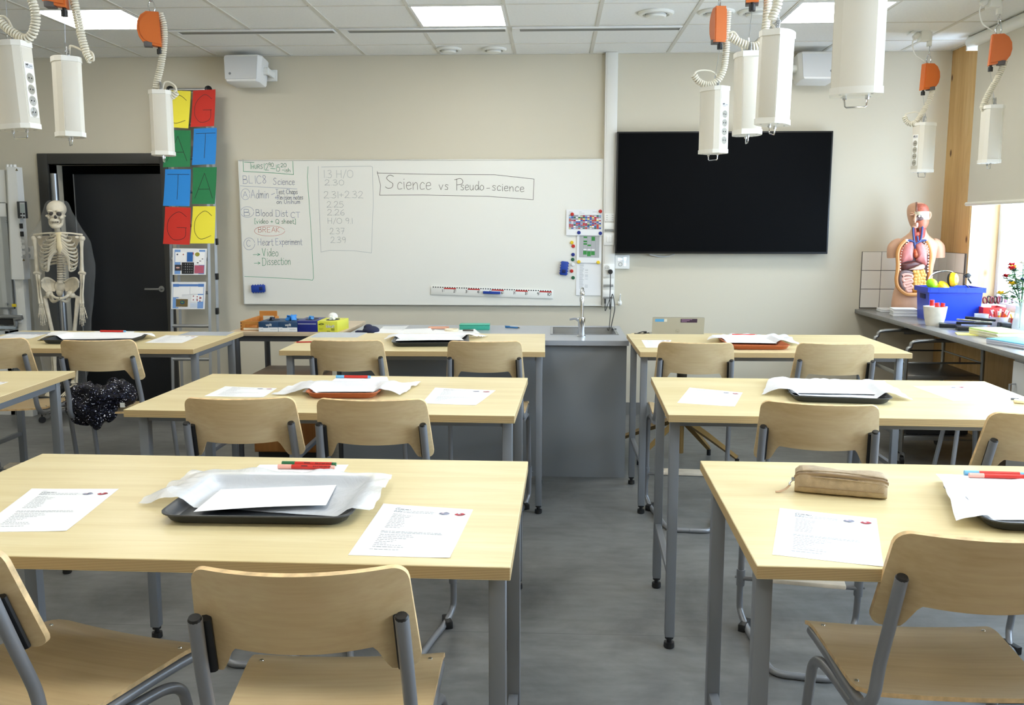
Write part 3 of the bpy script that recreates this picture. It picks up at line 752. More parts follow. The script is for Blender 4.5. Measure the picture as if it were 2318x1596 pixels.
def c8(X, Y, y=YB): return at(1240 + X / 5.7, 440 + Y / 5.7, y=y)
def sheet_on_board(name, q, lb, deco):
    """q: four corners in the enlarged view (tl, tr, br, bl)"""
    P = [c8(*v) for v in q]; o = P[3]
    t = MB()
    cs = [(p.x - o.x, p.z - o.z) for p in P]
    rows = []
    for r in range(9):
        v = r / 8; row = []
        for c in range(5):
            u = c / 4
            x = lerp(lerp(cs[3][0], cs[2][0], u), lerp(cs[0][0], cs[1][0], u), v); z = lerp(lerp(cs[3][1], cs[2][1], u), lerp(cs[0][1], cs[1][1], u), v)
            row.append((x, -.0025 - .006 * (1 - v) ** 3, z))
        rows.append(row)
    t.sheet(rows, .0003, d=(0, 1, 0))
    def uv(u, v, e=.0008):
        x = lerp(lerp(cs[3][0], cs[2][0], u), lerp(cs[0][0], cs[1][0], u), v); z = lerp(lerp(cs[3][1], cs[2][1], u), lerp(cs[0][1], cs[1][1], u), v)
        return (x, -.0025 - .006 * (1 - v) ** 3 - e, z)
    def rect(u0, v0, u1, v1, m, e=.0008):
        t.m(m); n_ = max(1, int((v1 - v0) / .03) + 1)
        for k in range(n_):
            a_, b_ = lerp(v0, v1, k / n_), lerp(v0, v1, (k + 1) / n_)
            t.quad(uv(u0, a_, e), uv(u1, a_, e), uv(u1, b_, e), uv(u0, b_, e))
    mats = deco(rect)
    ob = t.build(name, [PAPER] + mats, loc=o, flat=True); tag(ob, lb, 'paper')
    return ob
INKGR = mat('print_grey', (176, 178, 182), 0.8)
def deco1(rect):
    cols = [(196, 62, 48), (60, 90, 170), (230, 220, 130), (130, 168, 214), (178, 40, 78), (40, 104, 74), (236, 236, 240), (160, 160, 168)]
    ms = [mat('timetable_%d' % k, c, 0.8) for k, c in enumerate(cols)] + [INKGR]
    rn = random.Random(3)
    rect(.07, .24, .96, .79, 8)
    for c in range(14):
        for r in range(9):
            if rn.random() < .86:
                u = .075 + c * .063; v = .26 + r * .058
                rect(u, v, u + .058, v + .052 * rn.choice((1, 1, .6)), rn.choice((1, 2, 3, 4, 5, 6, 7, 1, 2)), .0012)
    for a, b, v in ((.07, .17, .90), (.35, .42, .90), (.72, .84, .90), (.35, .50, .85)): rect(a, v, b, v + .012, 9)
    return [ms[k] for k in range(8)] + [INKGR]
def deco2(rect):
    ms = [mat('plan_grey', (178, 180, 182), 0.8), mat('plan_green', (62, 142, 70), 0.8), INKGR, mat('plan_line', (150, 152, 154), 0.8)]
    rect(.10, .17, .91, .86, 1)
    for u in (.26, .42, .58, .74): rect(u, .17, u + .008, .86, 4, .001)
    for u0, v0, u1, v1 in ((.27, .78, .41, .83), (.59, .70, .73, .83), (.27, .65, .41, .70), (.27, .57, .41, .62), (.43, .53, .57, .58), (.26, .26, .41, .38), (.42, .21, .57, .37), (.58, .25, .73, .37)): rect(u0, v0, u1, v1, 2, .0012)
    for u0, u1 in ((.27, .40), (.43, .56), (.59, .72)): rect(u0, .40, u1, .44, 0, .0012)
    for a, b, v in ((.20, .30, .99), (.36, .50, .985), (.72, .90, .985), (.36, .64, .92)): rect(a, v - .02, b, v - .008, 3)
    return ms
def deco3(rect):
    rn = random.Random(5)
    for k in range(24):
        v = .95 - k * .032
        rect(.13, v, .13 + rn.uniform(.12, .18), v + .011, 1)
        if rn.random() < .45: rect(.35, v, .47, v + .010, 1)
    return [INKGR]
sheet_on_board('list_sheet', ((372, 880), (692, 890), (681, 1306), (362, 1300)), 'white sheet with a printed list, lowest of the three on the whiteboard', deco3)
sheet_on_board('plan_sheet', ((378, 470), (697, 480), (690, 888), (370, 880)), 'white sheet with grey plan and green boxes, between the other two on the whiteboard', deco2).location.y -= .0035
sheet_on_board('timetable_sheet', ((240, 196), (708, 196), (708, 532), (236, 528)), 'white sheet with a many coloured timetable grid, topmost on the whiteboard', deco1).location.y -= .007
MC = {'red': (190, 44, 36), 'blue': (24, 44, 130), 'yellow': (236, 200, 40), 'green': (22, 92, 62), 'white': (238, 238, 234)}
for X, Y, c, lb in ((315, 257, 'red', 'red magnet on the left of the timetable sheet'), (678, 220, 'red', 'red magnet at the top right corner of the timetable sheet'), (401, 493, 'blue', 'blue magnet at the upper left of the plan sheet'), (677, 502, 'blue', 'blue magnet at the upper right of the plan sheet'),
                    (311, 622, 'yellow', 'yellow magnet on the bare board, topmost of the column of magnets'), (329, 668, 'red', 'red magnet just under the topmost yellow magnet of the column'), (326, 777, 'blue', 'blue magnet in the column left of the plan sheet'), (322, 840, 'green', 'green magnet between the blue and the white magnet of the column'),
                    (322, 905, 'white', 'white magnet in the column beside the blue eraser'), (308, 989, 'red', 'red magnet between the white and the lowest green magnet of the column'), (327, 1075, 'green', 'green magnet, lowest of the column left of the list sheet'), (400, 870, 'yellow', 'yellow magnet at the upper left of the list sheet'), (650, 877, 'yellow', 'yellow magnet at the upper right of the list sheet')):
    p = c8(X, Y); on_paper = X > 370 or Y < 300
    o = MB().lathe([(0.0001, -.011), (.0105, -.011), (.013, -.009), (.0145, -.004), (.0145, 0)], ax='Y', n=20).build('magnet', mat('magnet_' + c, MC[c], 0.35), loc=(p.x, YB - (.0125 if on_paper else .0005), p.z))
    tag(o, lb, 'magnet', 'round magnets on the whiteboard')

# metre ruler
a, b = at(975.5, 647.1, y=YB), at(1252.2, 656.5, y=YB)
L = (b - a).length; ang = math.atan2(-(b.z - a.z), b.x - a.x)
RH = .0715
rt = thing('board_ruler', 'white metre ruler with red and black marks low on the whiteboard', 'ruler', (a.x, YB - .001, a.z), rot=(0, ang, 0))
MB().box((0, -.008, -RH), (L, 0, 0), .0015).build('blade', WHITE, rt)
mk = MB()
INK = mat('print_black', (30, 30, 32), 0.6); RED = mat('print_red', (196, 40, 34), 0.5)
x0 = .012; dm = (L - .024) / 10
for k in range(50):
    xx = x0 + dm * k / 5 + dm * .04
    mk.m(0).quad((xx, -.0085, -.004), (xx + dm * .10, -.0085, -.004), (xx + dm * .10, -.0085, -.013), (xx, -.0085, -.013))
for k in range(10):
    xx = x0 + dm * k
    if k % 2: mk.m(1).quad((xx, -.0086, -.011), (xx + dm, -.0086, -.011), (xx + dm, -.0086, -.021), (xx, -.0086, -.021))
    mk.m(0).quad((xx + dm - .002, -.0085, -.014), (xx + dm, -.0085, -.014), (xx + dm, -.0085, -.044), (xx + dm - .002, -.0085, -.044))
    write(mk, str(k + 1), xx + dm - (.034 if k == 9 else .019), -.046, .028 if k == 9 else .013, .021, .0036, lambda u, v: (u, -.0086, v))
mk.build('scale_marks', [INK, RED], rt, flat=True)
hb = MB().box((L * .43, -.030, -.047), (L * .572, -.008, -.027), .003)
hb.build('handle', BLUE_E, rt)

# ================================================================== SCREEN
sx0, sx1, sz0, sz1 = .487, 2.164, 1.330, 2.284
tv = thing('wall_screen', 'large black flat screen hanging on the wall right of the whiteboard', 'screen', ((sx0 + sx1) / 2, D - .10, sz0))
hw_, h_ = (sx1 - sx0) / 2, sz1 - sz0
MB().box((-hw_, 0, 0), (hw_, .055, h_), .004).build('housing', mat('screen_housing', (16, 16, 17), 0.4), tv)
MB().box((-hw_ + .012, -.0015, .016), (hw_ - .012, .002, h_ - .012)).build('glass', mat('screen_glass', (5, 6, 8), 0.45, spec=0.06), tv, flat=True)
MB().box((-.4, .055, .25), (.4, .099, .7)).build('wall_bracket', BLACK, tv)
cb = MB().tube([at(1470, 576, y=D - .03), at(1492, 581, y=D - .02), at(1512, 580, y=D - .02), at(1528, 575, y=D - .03)], .005, 8, smooth=5).build('cable_loop', mat('cable_white', (216, 216, 212), .5))
tag(cb, 'white cable sagging just below the black screen', 'cable')

# ================================================================== CABLE DUCT
yq = D - .05
dt = thing('cable_duct', 'white vertical cable duct between the whiteboard and the screen', 'cable duct', (.4405, yq, .90))
MB().box((-.049, 0, 0), (.049, .05, 1.998), .003).box((-.036, -.004, .004), (.036, .002, 1.996), .001).build('channel', mat('duct_white', (232, 231, 225), 0.4), dt)
WP = mat('socket_white', (242, 242, 238), 0.35); GR = mat('socket_grey', (150, 150, 146), 0.5)
def on_duct(X, Y): q = c8(X, Y, yq); return q.x - .4405, q.z - .90
def plate(name, X0, Y0, X1, Y1, d=.008):
    a = on_duct(X0, Y0); b = on_duct(X1, Y1)
    return MB().box((a[0], -d - .004, b[1]), (b[0], .001, a[1]), .0015).build(name, WP, dt), a, b
p1, a, b = plate('button_panel', 733, 248, 858, 350)
lk = MB()
for r in range(3):
    for c in range(2):
        x = a[0] + .012 + c * .045; z = a[1] - .014 - r * .017
        lk.box((x, -.0126, z - .003), (x + .014, -.0122, z))
lk.build('button_legend', GR, p1, flat=True)
p2, a, b = plate('usb_plate', 727, 372, 857, 480); MB().box((a[0] + .004, -.016, b[1] + .002), (b[0] - .004, -.011, b[1] + .020), .001).build('port_strip', GR, p2)
p3, a, b = plate('switch_plate', 722, 502, 855, 655)
m_ = (a[0] + b[0]) / 2
MB().box((m_ - .021, -.016, b[1] + .022), (m_ - .001, -.011, a[1] - .022), .002).box((m_ + .001, -.016, b[1] + .022), (m_ + .021, -.011, a[1] - .022), .002).build('rocker', WP, p3)
def outlet(parent, x, z, r=.0195, y=-.012):
    o = MB().lathe([(r * 1.18, .001), (r * 1.15, -.0025), (r, -.0025), (r * .96, -.001), (.001, -.001)], (x, y, z), 20, 'Y').build('outlet', mat('outlet_grey', (206, 206, 200), .45), parent)
    return o
p4, a, b = plate('double_socket', 715, 897, 855, 1065)
for X, Y in ((760, 950),):
    x, z = on_duct(X, Y); outlet(p4, x, z)
    MB().cyl((x - .007, -.0136, z), (x - .007, -.0120, z), .0026, n=8).cyl((x + .007, -.0136, z), (x + .007, -.0120, z), .0026, n=8).build('pin_holes', BLACK, p4)
p5, a, b = plate('usb_plate', 712, 1090, 850, 1190); MB().box((a[0] + .004, -.016, b[1] + .001), (b[0] - .004, -.011, b[1] + .018), .001).build('port_strip', GR, p5)
p6, a, b = plate('usb_plate', 710, 1236, 848, 1346); MB().box((a[0] + .004, -.016, b[1] + .001), (b[0] - .004, -.011, b[1] + .016), .001).build('port_strip', GR, p6)
q = c8(805, 997, yq)
BENCH_Z = .86
pg = thing('power_plug', 'black round plug in the duct socket with its lead hanging to the bench', 'plug', (q.x, yq - .012, q.z))
MB().lathe([(.001, -.036), (.013, -.036), (.019, -.028), (.020, -.004), (.018, 0)], ax='Y', n=20).build('plug_body', BLACK, pg)
def rel(v, o): return tuple(Vector(v) - Vector(o))
pe = at(1382, 741, z=BENCH_Z); bk_ = Vector((q.x, yq - .05, q.z))
po = pg.location
MB().tube([rel((q.x, yq - .040, q.z - .010), po), rel((q.x, yq - .05, q.z - .10), po), rel((q.x - .002, yq - .06, q.z - .3), po), rel((q.x + .004, yq - .25, 1.02), po), rel((q.x - .005, yq - .70, .95), po), rel((pe.x, pe.y - .08, BENCH_Z + .006), po), rel((pe.x + .03, pe.y - .14, BENCH_Z + .004), po)], .0035, 8, smooth=6).build('lead', BLACK, pg)
q2 = c8(738, 1340, yq)
ug = thing('usb_lead', 'thin black usb lead hanging from the lowest plate of the cable duct', 'cable', (q2.x, yq - .016, q2.z))
MB().box((-.006, -.012, -.042), (.006, .003, -.002), .002).build('usb_plug', BLACK, ug)
uo = ug.location
MB().tube([(0, -.005, -.04), (.004, -.008, -.10), rel((q2.x + .03, yq - .3, 1.0), uo), rel((pe.x - .012, pe.y - .05, BENCH_Z + .005), uo), rel((pe.x - .03, pe.y - .13, BENCH_Z + .004), uo)], .0028, 8, smooth=6).build('lead', BLACK, ug)

p = at(1408, 592.5, y=D)
cp = thing('control_panel', 'square white wall panel with lit blue buttons below the screen corner', 'control panel', (p.x, D - .0005, p.z))
MB().box((-.058, -.034, -.056), (.058, 0, .056), .003).build('casing', WP, cp)
BT = emit('lit_button', (190, 226, 255), 1.3)
bb_ = MB()
for x, z, w, h in ((-.026, .022, .022, .022), (-.006, .022, .014, .014), (.021, .027, .024, .022), (.021, .008, .018, .010), (.021, -.010, .018, .012), (.021, -.026, .018, .012)): bb_.box((x - w / 2, -.0352, z - h / 2), (x + w / 2, -.0335, z + h / 2), .001)
bb_.build('lit_buttons', BT, cp)
MB().lathe([(.013, -.0345), (.016, -.0352), (.015, -.0358), (.012, -.0352), (.013, -.0345)], (-.016, 0, -.020), 20, 'Y').build('dial_ring', GR, cp)
p = at(1403, 684, y=D)
hk = thing('wall_hook', 'small white hook on the wall right of the cable duct', 'hook', (p.x, D - .0005, p.z))
MB().lathe([(.017, 0), (.017, -.004), (.010, -.008), (.001, -.008)], (0, 0, -.005), 18, 'Y', 1.3).tube([(0, -.006, 0), (0, -.012, .03), (.001, -.026, .055), (.002, -.034, .068)], [.006, .0055, .005, .006], 10, smooth=4).tube([(0, -.006, -.008), (0, -.03, -.018), (0, -.042, -.004)], [.006, .0055, .006], 10, smooth=4).build('hook_body', WP, hk)
MB().cyl((0, -.0081, .006), (0, -.009, .006), .0035, n=10).cyl((0, -.0081, -.018), (0, -.009, -.018), .0035, n=10).build('screw', ZINC, hk)
# ================================================================== HANGING POWER PODS
POD = mat('pod_ivory', (228, 224, 212), 0.38, spec=0.45); PODCAP = mat('pod_cap', (236, 234, 226), 0.42); PODPANEL = mat('pod_panel', (218, 213, 200), 0.45)
CABLE = mat('cable_ivory', (228, 222, 204), 0.45); ORANGE = mat('balancer_orange', (216, 112, 46), 0.42, spec=0.45); ORANGE_D = mat('balancer_side', (186, 68, 26), 0.45)
STICK = mat('rating_sticker', (206, 208, 210), 0.6)
PH = .345
def pod_prof(g=0.0):
    """long section: two wide softly curved faces, two narrow end panels, slanted corners"""
    P = []
    for sg in (-1, 1):
        P += [(-.072 * sg * -1 * -1 - 0 if False else sg * -.072 - sg * g, sg * .034), (sg * -.072 - sg * g, sg * -.034), (sg * -.048, sg * (-.052 - g))]
        for k in range(1, 6):
            x = -.048 + .096 * k / 6; P.append((sg * x, sg * (-.052 - g - .007 * (1 - (x / .048) ** 2))))
        P.append((sg * .048, sg * (-.052 - g)))
    return P
def helix(mb, pts, R=.0138, r=.0054, pitch=.0118, seg=10):
    P = catmull([tuple(p) for p in pts], 10); P = [Vector(p) for p in P]
    L = [0]
    for a, b in zip(P, P[1:]): L.append(L[-1] + (b - a).length)
    n = max(8, int(L[-1] / pitch * seg)); out = []; j = 0; nrm = None; prevd = None
    for i in range(n + 1):
        s = L[-1] * i / n
        while j < len(L) - 2 and L[j + 1] < s: j += 1
        t = (s - L[j]) / max(1e-9, L[j + 1] - L[j]); c = P[j].lerp(P[j + 1], t)
        d = (P[min(j + 2, len(P) - 1)] - P[max(j - 1, 0)]).normalized()
        if nrm is None: nrm = d.orthogonal()
        nrm = (nrm - d * nrm.dot(d)).normalized(); bn = d.cross(nrm)
        a = 2 * pi * s / pitch
        out.append(c + nrm * cos(a) * R + bn * sin(a) * R)
    mb.tube(out, r, 6)
def power_pod(x, y, z, deg, lb, coil=(), thin=(), side=0, spring=True, tilt=0.0, coil2=()):
    a = radians(deg)
    t = thing('power_pod', lb, 'power pod', (x, y, z), group='white power pods hanging from the ceiling', rot=tuple((RY(tilt) @ RZ(a)).to_euler()))
    MB().prism(pod_prof(), .018, PH - .02).build('body', POD, t, ang=.35)
    MB().prism(pod_prof(.004), PH - .022, PH).build('top_cap', PODCAP, t, ang=.35)
    lc = MB().prism(pod_prof(.004), 0, .020).build('bottom_cap', PODCAP, t, ang=.35)
    sc = MB()
    for sx, sy in ((-.045, -.03), (.045, -.03), (-.04, .035), (.04, .035)): sc.cyl((sx, sy, .0005), (sx, sy, -.0008), .004, n=10)
    sc.build('screw', ZINC, lc)
    for sg in (-1, 1): MB().box((sg * .0715, -.031, .024), (sg * .0735, .031, PH - .026), .0008).build('end_panel', PODPANEL, t)
    MB().tube([(-.032, 0, .004), (-.032, 0, -.014), (-.030, 0, -.030), (-.026, 0, -.034), (.026, 0, -.034), (.030, 0, -.030), (.032, 0, -.014), (.032, 0, .004)], .0026, 8).cyl((-.032, 0, -.012), (-.032, 0, 0), .006, n=10).cyl((.032, 0, -.012), (.032, 0, 0), .006, n=10).build('pull_handle', CHROME, t)
    if side:
        # sockets and rating label on one slanted side
        M = Matrix.Translation((.0732, 0, 0)) @ Matrix(((0, 1, 0), (1, 0, 0), (0, 0, 1))).to_4x4()
        st = MB().box((-.0265, .0002, .045), (.0265, .0022, .262), .001).xf(M).build('socket_strip', WP, t)
        for k in range(4):
            zz = PH * (1 - (.42 + .13 * k))
            MB().lathe([(.021, .0018), (.0205, .003), (.0185, .003), (.0175, .0022), (.001, .0022)], (0, 0, zz), 20, 'Y').xf(M).build('outlet', mat('outlet_shade', (190, 186, 172), .5), st)
            MB().cyl((-.0075, .0018, zz), (-.0075, .0030, zz), .0032, n=8).cyl((.0075, .0018, zz), (.0075, .0030, zz), .0032, n=8).xf(M).build('pin_holes', BLACK, st)
        lbm = MB().box((-.020, .0003, .226), (.022, .0012, .258)); lbm.m(1)
        w2 = lambda u, v: (-u * side * -1 if False else u, .0026, v)
        lbm2 = MB().box((-.021, .0022, .238), (.021, .0027, .256)); lbm2.m(1)
        sgn = 1
        write(lbm2, 'MP', -.018, .2475, .016 * sgn, .007, .0022, lambda u, v: (u, .0029, v))
        ribbon(lbm2, [(sgn * .001, .2485), (sgn * .018, .2485)], .0018, lambda u, v: (u, .0029, v))
        ribbon(lbm2, [(sgn * -.017, .242), (sgn * .004, .242)], .0012, lambda u, v: (u, .0029, v))
        lbm.bm.free()
        lbm2.xf(M).build('rating_label', [STICK, INK], t, flat=True)
    Mi = (Matrix.Translation((x, y, z)) @ RZ(a) @ RY(tilt)).inverted() if False else t_matrix(t).inverted()
    # snap hook over the pod
    MB().tube([(0, 0, PH), (.007, 0, PH + .012), (.009, 0, PH + .03), (.004, 0, PH + .046), (-.004, 0, PH + .046), (-.009, 0, PH + .03), (-.007, 0, PH + .012)], .0024, 8, smooth=3, closed=True).cyl((0, 0, PH + .044), (0, 0, PH + .066), .0045, .002, n=10).build('snap_hook', CHROME, t)
    if spring:
        mb = MB(); helix(mb, [(.018, .006, PH), (.017, .006, PH + .02), (.014, .006, PH + .045)], .0062, .0014, .0045, 8); mb.cyl((.018, .006, PH - .002), (.018, .006, PH + .012), .0075, n=12); mb.build('strain_relief', ZINC, t)
    if coil:
        mb = MB()
        for cc in (coil, coil2):
            if cc: helix(mb, [Mi @ p for p in cc])
        if thin: mb.tube([Mi @ p for p in thin] , .0046, 8, smooth=6)
        mb.build('coiled_cable', CABLE, t)
    return t
def t_matrix(o):
    return Matrix.LocRotScale(o.location, o.rotation_euler, (1, 1, 1))
def px3(L, Y):
    out = []
    for k, v in enumerate(L):
        out.append(at(v[0], v[1], y=Y + (v[2] if len(v) > 2 else 0)))
    return out
def pod_px(pxm, Y, zb, deg, lb, coil, thin, side=0, tilt=0.0, coil2=(), cdy=0.0):
    p = at(pxm[0], pxm[1], y=Y)
    return power_pod(p.x, Y, zb, deg, lb, px3([(a[0], a[1], cdy) for a in coil], Y) if coil else (), px3(thin, Y) if thin else (), side, tilt=tilt, coil2=px3(coil2, Y) if coil2 else ())
PODS = []
PODS.append(pod_px((38, 195), 3.735, 1.938, -8, 'white power pod at the far left edge, turned to show its four sockets', [(74, -60), (72, -20), (72, 0), (78, 19), (81, 40), (79, 59), (73, 78), (61, 87), (48, 85), (33, 76), (18, 66), (6, 55), (-3, 46)], [(-3, 46), (-4, 38), (8, 37), (18, 45), (27, 62), (33, 80), (36, 98)], side=1, tilt=-.05))
PODS.append(pod_px((154, 220), 4.109, 1.943, -52, 'white power pod in front of the left ceiling light, seen on its narrow panel', [(164, -60), (165, -20), (168, 5), (173, 28), (180, 62), (187, 93), (197, 123), (206, 137)], [(206, 137), (212, 136), (210, 122), (202, 116), (190, 116), (172, 107), (160, 104), (157, 112), (156, 130)], tilt=.008))
PODS.append(pod_px((367, 280), 5.047, 1.932, -74, 'white power pod hanging in front of the yellow C and green A cards', [(362, 30), (370, 55), (372, 85), (369, 120), (363, 155), (357, 180), (353, 201)], [(400, 208), (397, 196), (388, 188), (379, 185), (371, 189), (367, 206)], coil2=[(385, 220), (393, 216), (400, 208)]))
PODS.append(pod_px((1616, 275), 5.047, 1.934, -52, 'white power pod with four sockets hanging in front of the screen corner', [(1648, 24), (1645, 75), (1643, 125), (1636, 163), (1620, 186), (1600, 192), (1581, 184), (1571, 170)], [(1571, 170), (1577, 162), (1590, 159), (1606, 160), (1618, 166), (1625, 178), (1628, 196)], side=1))
PODS.append(pod_px((1694, 212), 4.13, 1.943, -93, 'white power pod, middle one of the close three above the screen', [(1738, -60), (1738, 0), (1736, 35), (1733, 63), (1729, 84), (1720, 99), (1706, 105), (1690, 102), (1670, 94), (1652, 83)], [(1652, 83), (1652, 76), (1658, 72), (1666, 77), (1676, 95), (1681, 118)], tilt=-.015))
PODS.append(pod_px((1752, 178), 3.665, 1.937, -121, 'white power pod beside the big one, longest of the close three above the screen', [(1763, -60), (1762, -20), (1760, 10), (1752, 30), (1747, 46)], [(1747, 46), (1746, 56), (1751, 60), (1754, 76)], tilt=.02))
p7 = power_pod(.905, 2.88, 1.940, -17, 'big white power pod cut by the top edge, nearest to the viewer')
PODS.append(pod_px((2090, 335), 6.788, 1.931, -158, 'small white power pod with sockets at left, hanging by the pine corner', [(2113, 195), (2106, 220), (2096, 241), (2086, 258), (2076, 273), (2063, 281), (2051, 274), (2048, 264)], [(2048, 264), (2052, 258), (2062, 255), (2075, 254), (2084, 261), (2087, 276)], side=1))
PODS.append(pod_px((2243, 308), 5.884, 1.935, -98, 'small white power pod hanging in front of the roller blind', [(2276, 135), (2268, 155), (2256, 180), (2239, 210), (2229, 230), (2223, 247)], [(2223, 247), (2224, 252), (2232, 243), (2239, 231), (2245, 226), (2248, 240)]))

DP = [(-.052, .088), (.012, .088), (.040, .068), (.058, .034), (.062, -.004), (.054, -.042), (.034, -.070), (.010, -.082), (-.060, -.094)]
WIRE = {'above th': 'by the letter cards', 'seen edg': 'seen edge on by the screen', 'in front': 'by the pine corner', 'cut by t': 'cut by the top edge at left', 'hooked u': 'before the roller blind', 'out of f': 'above the middle of three pods'}
def balancer(px, py, Y, deg, lb, pod, top=None):
    p = at(px, py, y=Y)
    t = thing('spring_balancer', lb, 'balancer', p, rz=radians(deg), group='orange spring balancers above the pods')
    MB().prism(DP, -.026, .026, 'Y').build('housing', ORANGE, t, ang=.5)
    rim = [(x * .86 - .004, z * .86) for x, z in DP]
    MB().prism(rim, -.031, .031, 'Y').build('cover', ORANGE, t, ang=.5)
    MB().box((-.012, -.0275, -.093), (.030, .0275, -.068), .002).build('rating_sticker', mat('dark_sticker', (96, 92, 92), .5), t)
    mk = MB().cyl((-.046, 0, -.088), (-.046, 0, -.104), .008, n=12).cyl((-.046, 0, -.102), (-.046, 0, -.128), .014, n=14)
    mk.build('rubber_stop', BLACK, t)
    M = t_matrix(t); Mi = M.inverted()
    a = Vector((-.046, 0, -.126)); b = Mi @ (t_matrix(pod) @ Vector((0, 0, PH + .062)))
    aw = M @ a; bw = M @ b
    tag(MB().cyl((0, 0, 0), aw - bw, .0011, n=6).build('hanging_wire', ZINC, loc=bw), 'thin steel wire under the balancer ' + WIRE[lb[23:31]], 'wire')
    hk = MB()
    hk.tube([(-.018, 0, .085), (-.032, 0, .105), (-.030, 0, .135), (-.016, 0, .150), (-.004, 0, .135), (-.002, 0, .105)], .0036, 8, smooth=4, closed=True)
    hk.tube([(-.016, 0, .145), (-.004, .012, .160), (-.008, .014, .185), (-.018, 0, .195), (-.026, -.012, .180), (-.024, -.010, .158)], .0030, 8, smooth=4, closed=True)
    hk.build('carabiner', CHROME, t)
    return t, M @ Vector((-.016, 0, .195))
tops = []
for args in ((338, 66, 5.02, 200, 'orange spring balancer above the pod in front of the letter cards', PODS[2]), (1625, 58, 5.03, 97, 'orange spring balancer seen edge on above the screen corner pod', PODS[3]),
             (2105, 174, 6.788, 12, 'orange spring balancer in front of the beige wall, by the pine corner', PODS[6]), (2264, 112, 5.884, -14, 'orange spring balancer hooked up before the roller blind', PODS[7]),
             (117, -32, 4.09, 190, 'orange spring balancer cut by the top edge over the left ceiling light', PODS[1]), (1704, -40, 4.12, 80, 'orange spring balancer out of frame whose black stop peeks in at the top', PODS[4])):
    tops.append(balancer(*args))
def bracket(top, lb, far):
    """white rail from the ceiling with an outlet box, its flap and plug; the balancer hooks on below"""
    t = thing('outlet_rail', lb, 'ceiling outlet', (top.x, top.y + .005, HC), group='white ceiling rails with an outlet box')
    zb = top.z - HC + .012
    MB().box((-.014, -.006, zb), (.014, .006, 0), .001).box((-.014, .006, zb), (-.008, .020, 0), .001).build('rail', WP, t)
    MB().tube([(0, 0, zb + .006), (0, -.008, zb - .006), (0, 0, zb - .012)], .003, 8, smooth=3).build('eye', ZINC, t)
    if far:
        b = MB().box((-.075, -.045, zb + .035), (-.012, .035, zb + .135), .004).build('outlet_box', WP, t)
        MB().box((-.150, -.045, .0), (-.075, .033, .006), .001, M=T(-.012, 0, zb + .128) @ RY(-.0) ).xf(T(-.075, 0, zb + .13) @ RY(-.55) @ T(.075, 0, -zb - .13)).build('flap', WP, t)
        MB().lathe([(.001, 0), (.019, 0), (.021, -.02), (.018, -.045), (.010, -.050), (.001, -.05)], n=16).xf(T(-.078, -.004, zb + .085) @ RY(.9)).build('plug', WP, t)
        MB().tube([(-.108, -.004, zb + .06), (-.120, -.004, zb + .02), (-.100, -.006, zb - .05), (-.055, -.006, zb - .085), (-.01, .0, zb - .11)], .0046, 8, smooth=6).tube([(-.035, .0, zb + .13), (-.03, .0, zb + .18), (-.012, .0, 0)], .004, 8, smooth=5).build('cord', WP, t)
for (b, tp), lb, far in zip(tops, ('white ceiling rail holding the balancer above the letter cards', 'white ceiling rail holding the edge on balancer above the screen corner', 'white ceiling rail with outlet box and flap by the pine corner', 'white ceiling rail with outlet box and flap before the roller blind', 'white ceiling rail above the left ceiling light', 'white ceiling rail above the middle pod of the close three'), (False, False, True, True, False, False)):
    bracket(tp, lb, far)
# wires of the pods whose balancer is out of the frame
for pod, lb in ((PODS[0], 'thin steel wire above the pod at the far left edge'), (PODS[5], 'thin steel wire above the longest of the three close pods'), (p7, 'thin steel wire above the big pod')):
    b = t_matrix(pod) @ Vector((0, 0, PH + .062))
    tag(MB().cyl((0, 0, 0), (0, 0, HC - b.z), .0012, n=6).build('hanging_wire', ZINC, loc=b), lb, 'wire')

# ================================================================== LOUDSPEAKERS
SPK = mat('speaker_white', (240, 240, 238), 0.45); GRI = mat('speaker_grille', (220, 222, 224), 0.6, bump=.5, bscale=1500)
def speaker(px, py, lb, s):
    p = at(px, py, y=D - .24)
    t = thing('wall_speaker', lb, 'loudspeaker', (p.x, D - .12, p.z), rot=(radians(-6), 0, radians(4 * s)), group='white wall loudspeakers')
    w, h = .150, .105
    P = [(-w * .86, -.13), (w * .86, -.13), (w, -.09), (w * .92, .07), (-w * .92, .07), (-w, -.09)]
    rings = []
    for v in (-1, -.96, -.85, 0, .85, .96, 1):
        k = {1: .90, .96: .96, .85: 1.0, 0: 1.0}[abs(v)]; sx = lerp(1.06, .92, (1 - v) / 2)
        rings.append([(x * k * sx if True else x, y * k, v * h) for x, y in P])
    MB().loft(rings).build('cabinet', SPK, t, ang=.5)
    g = MB().prism([(-w * .84, -h * .82), (w * .84, -h * .82), (w * .90, h * .80), (-w * .90, h * .80)], -.1375, -.129, 'Y').build('grille', GRI, t, ang=.3)
    MB().cyl((s * w * .58, -.1372, -h * .42), (s * w * .58, -.1388, -h * .42), .010, n=16).build('badge', mat('badge_grey', (128, 132, 136), .4), g)
    MB().cyl((-s * (w * .90), -.02, 0), (-s * (w + .03), -.02, 0), .030, n=18).box((-s * (w + .012), -.03, -.025), (-s * (w + .034), .119, .025), .004).box((-s * (w + .05), .100, -.045), (-s * (w - .05), .119, .045), .003).build('bracket', WP, t)
speaker(549, 158, 'white wall loudspeaker left of the whiteboard, under the ceiling', -1)
speaker(1852, 152, 'white wall loudspeaker above the screen, half hidden by the big pod', 1)

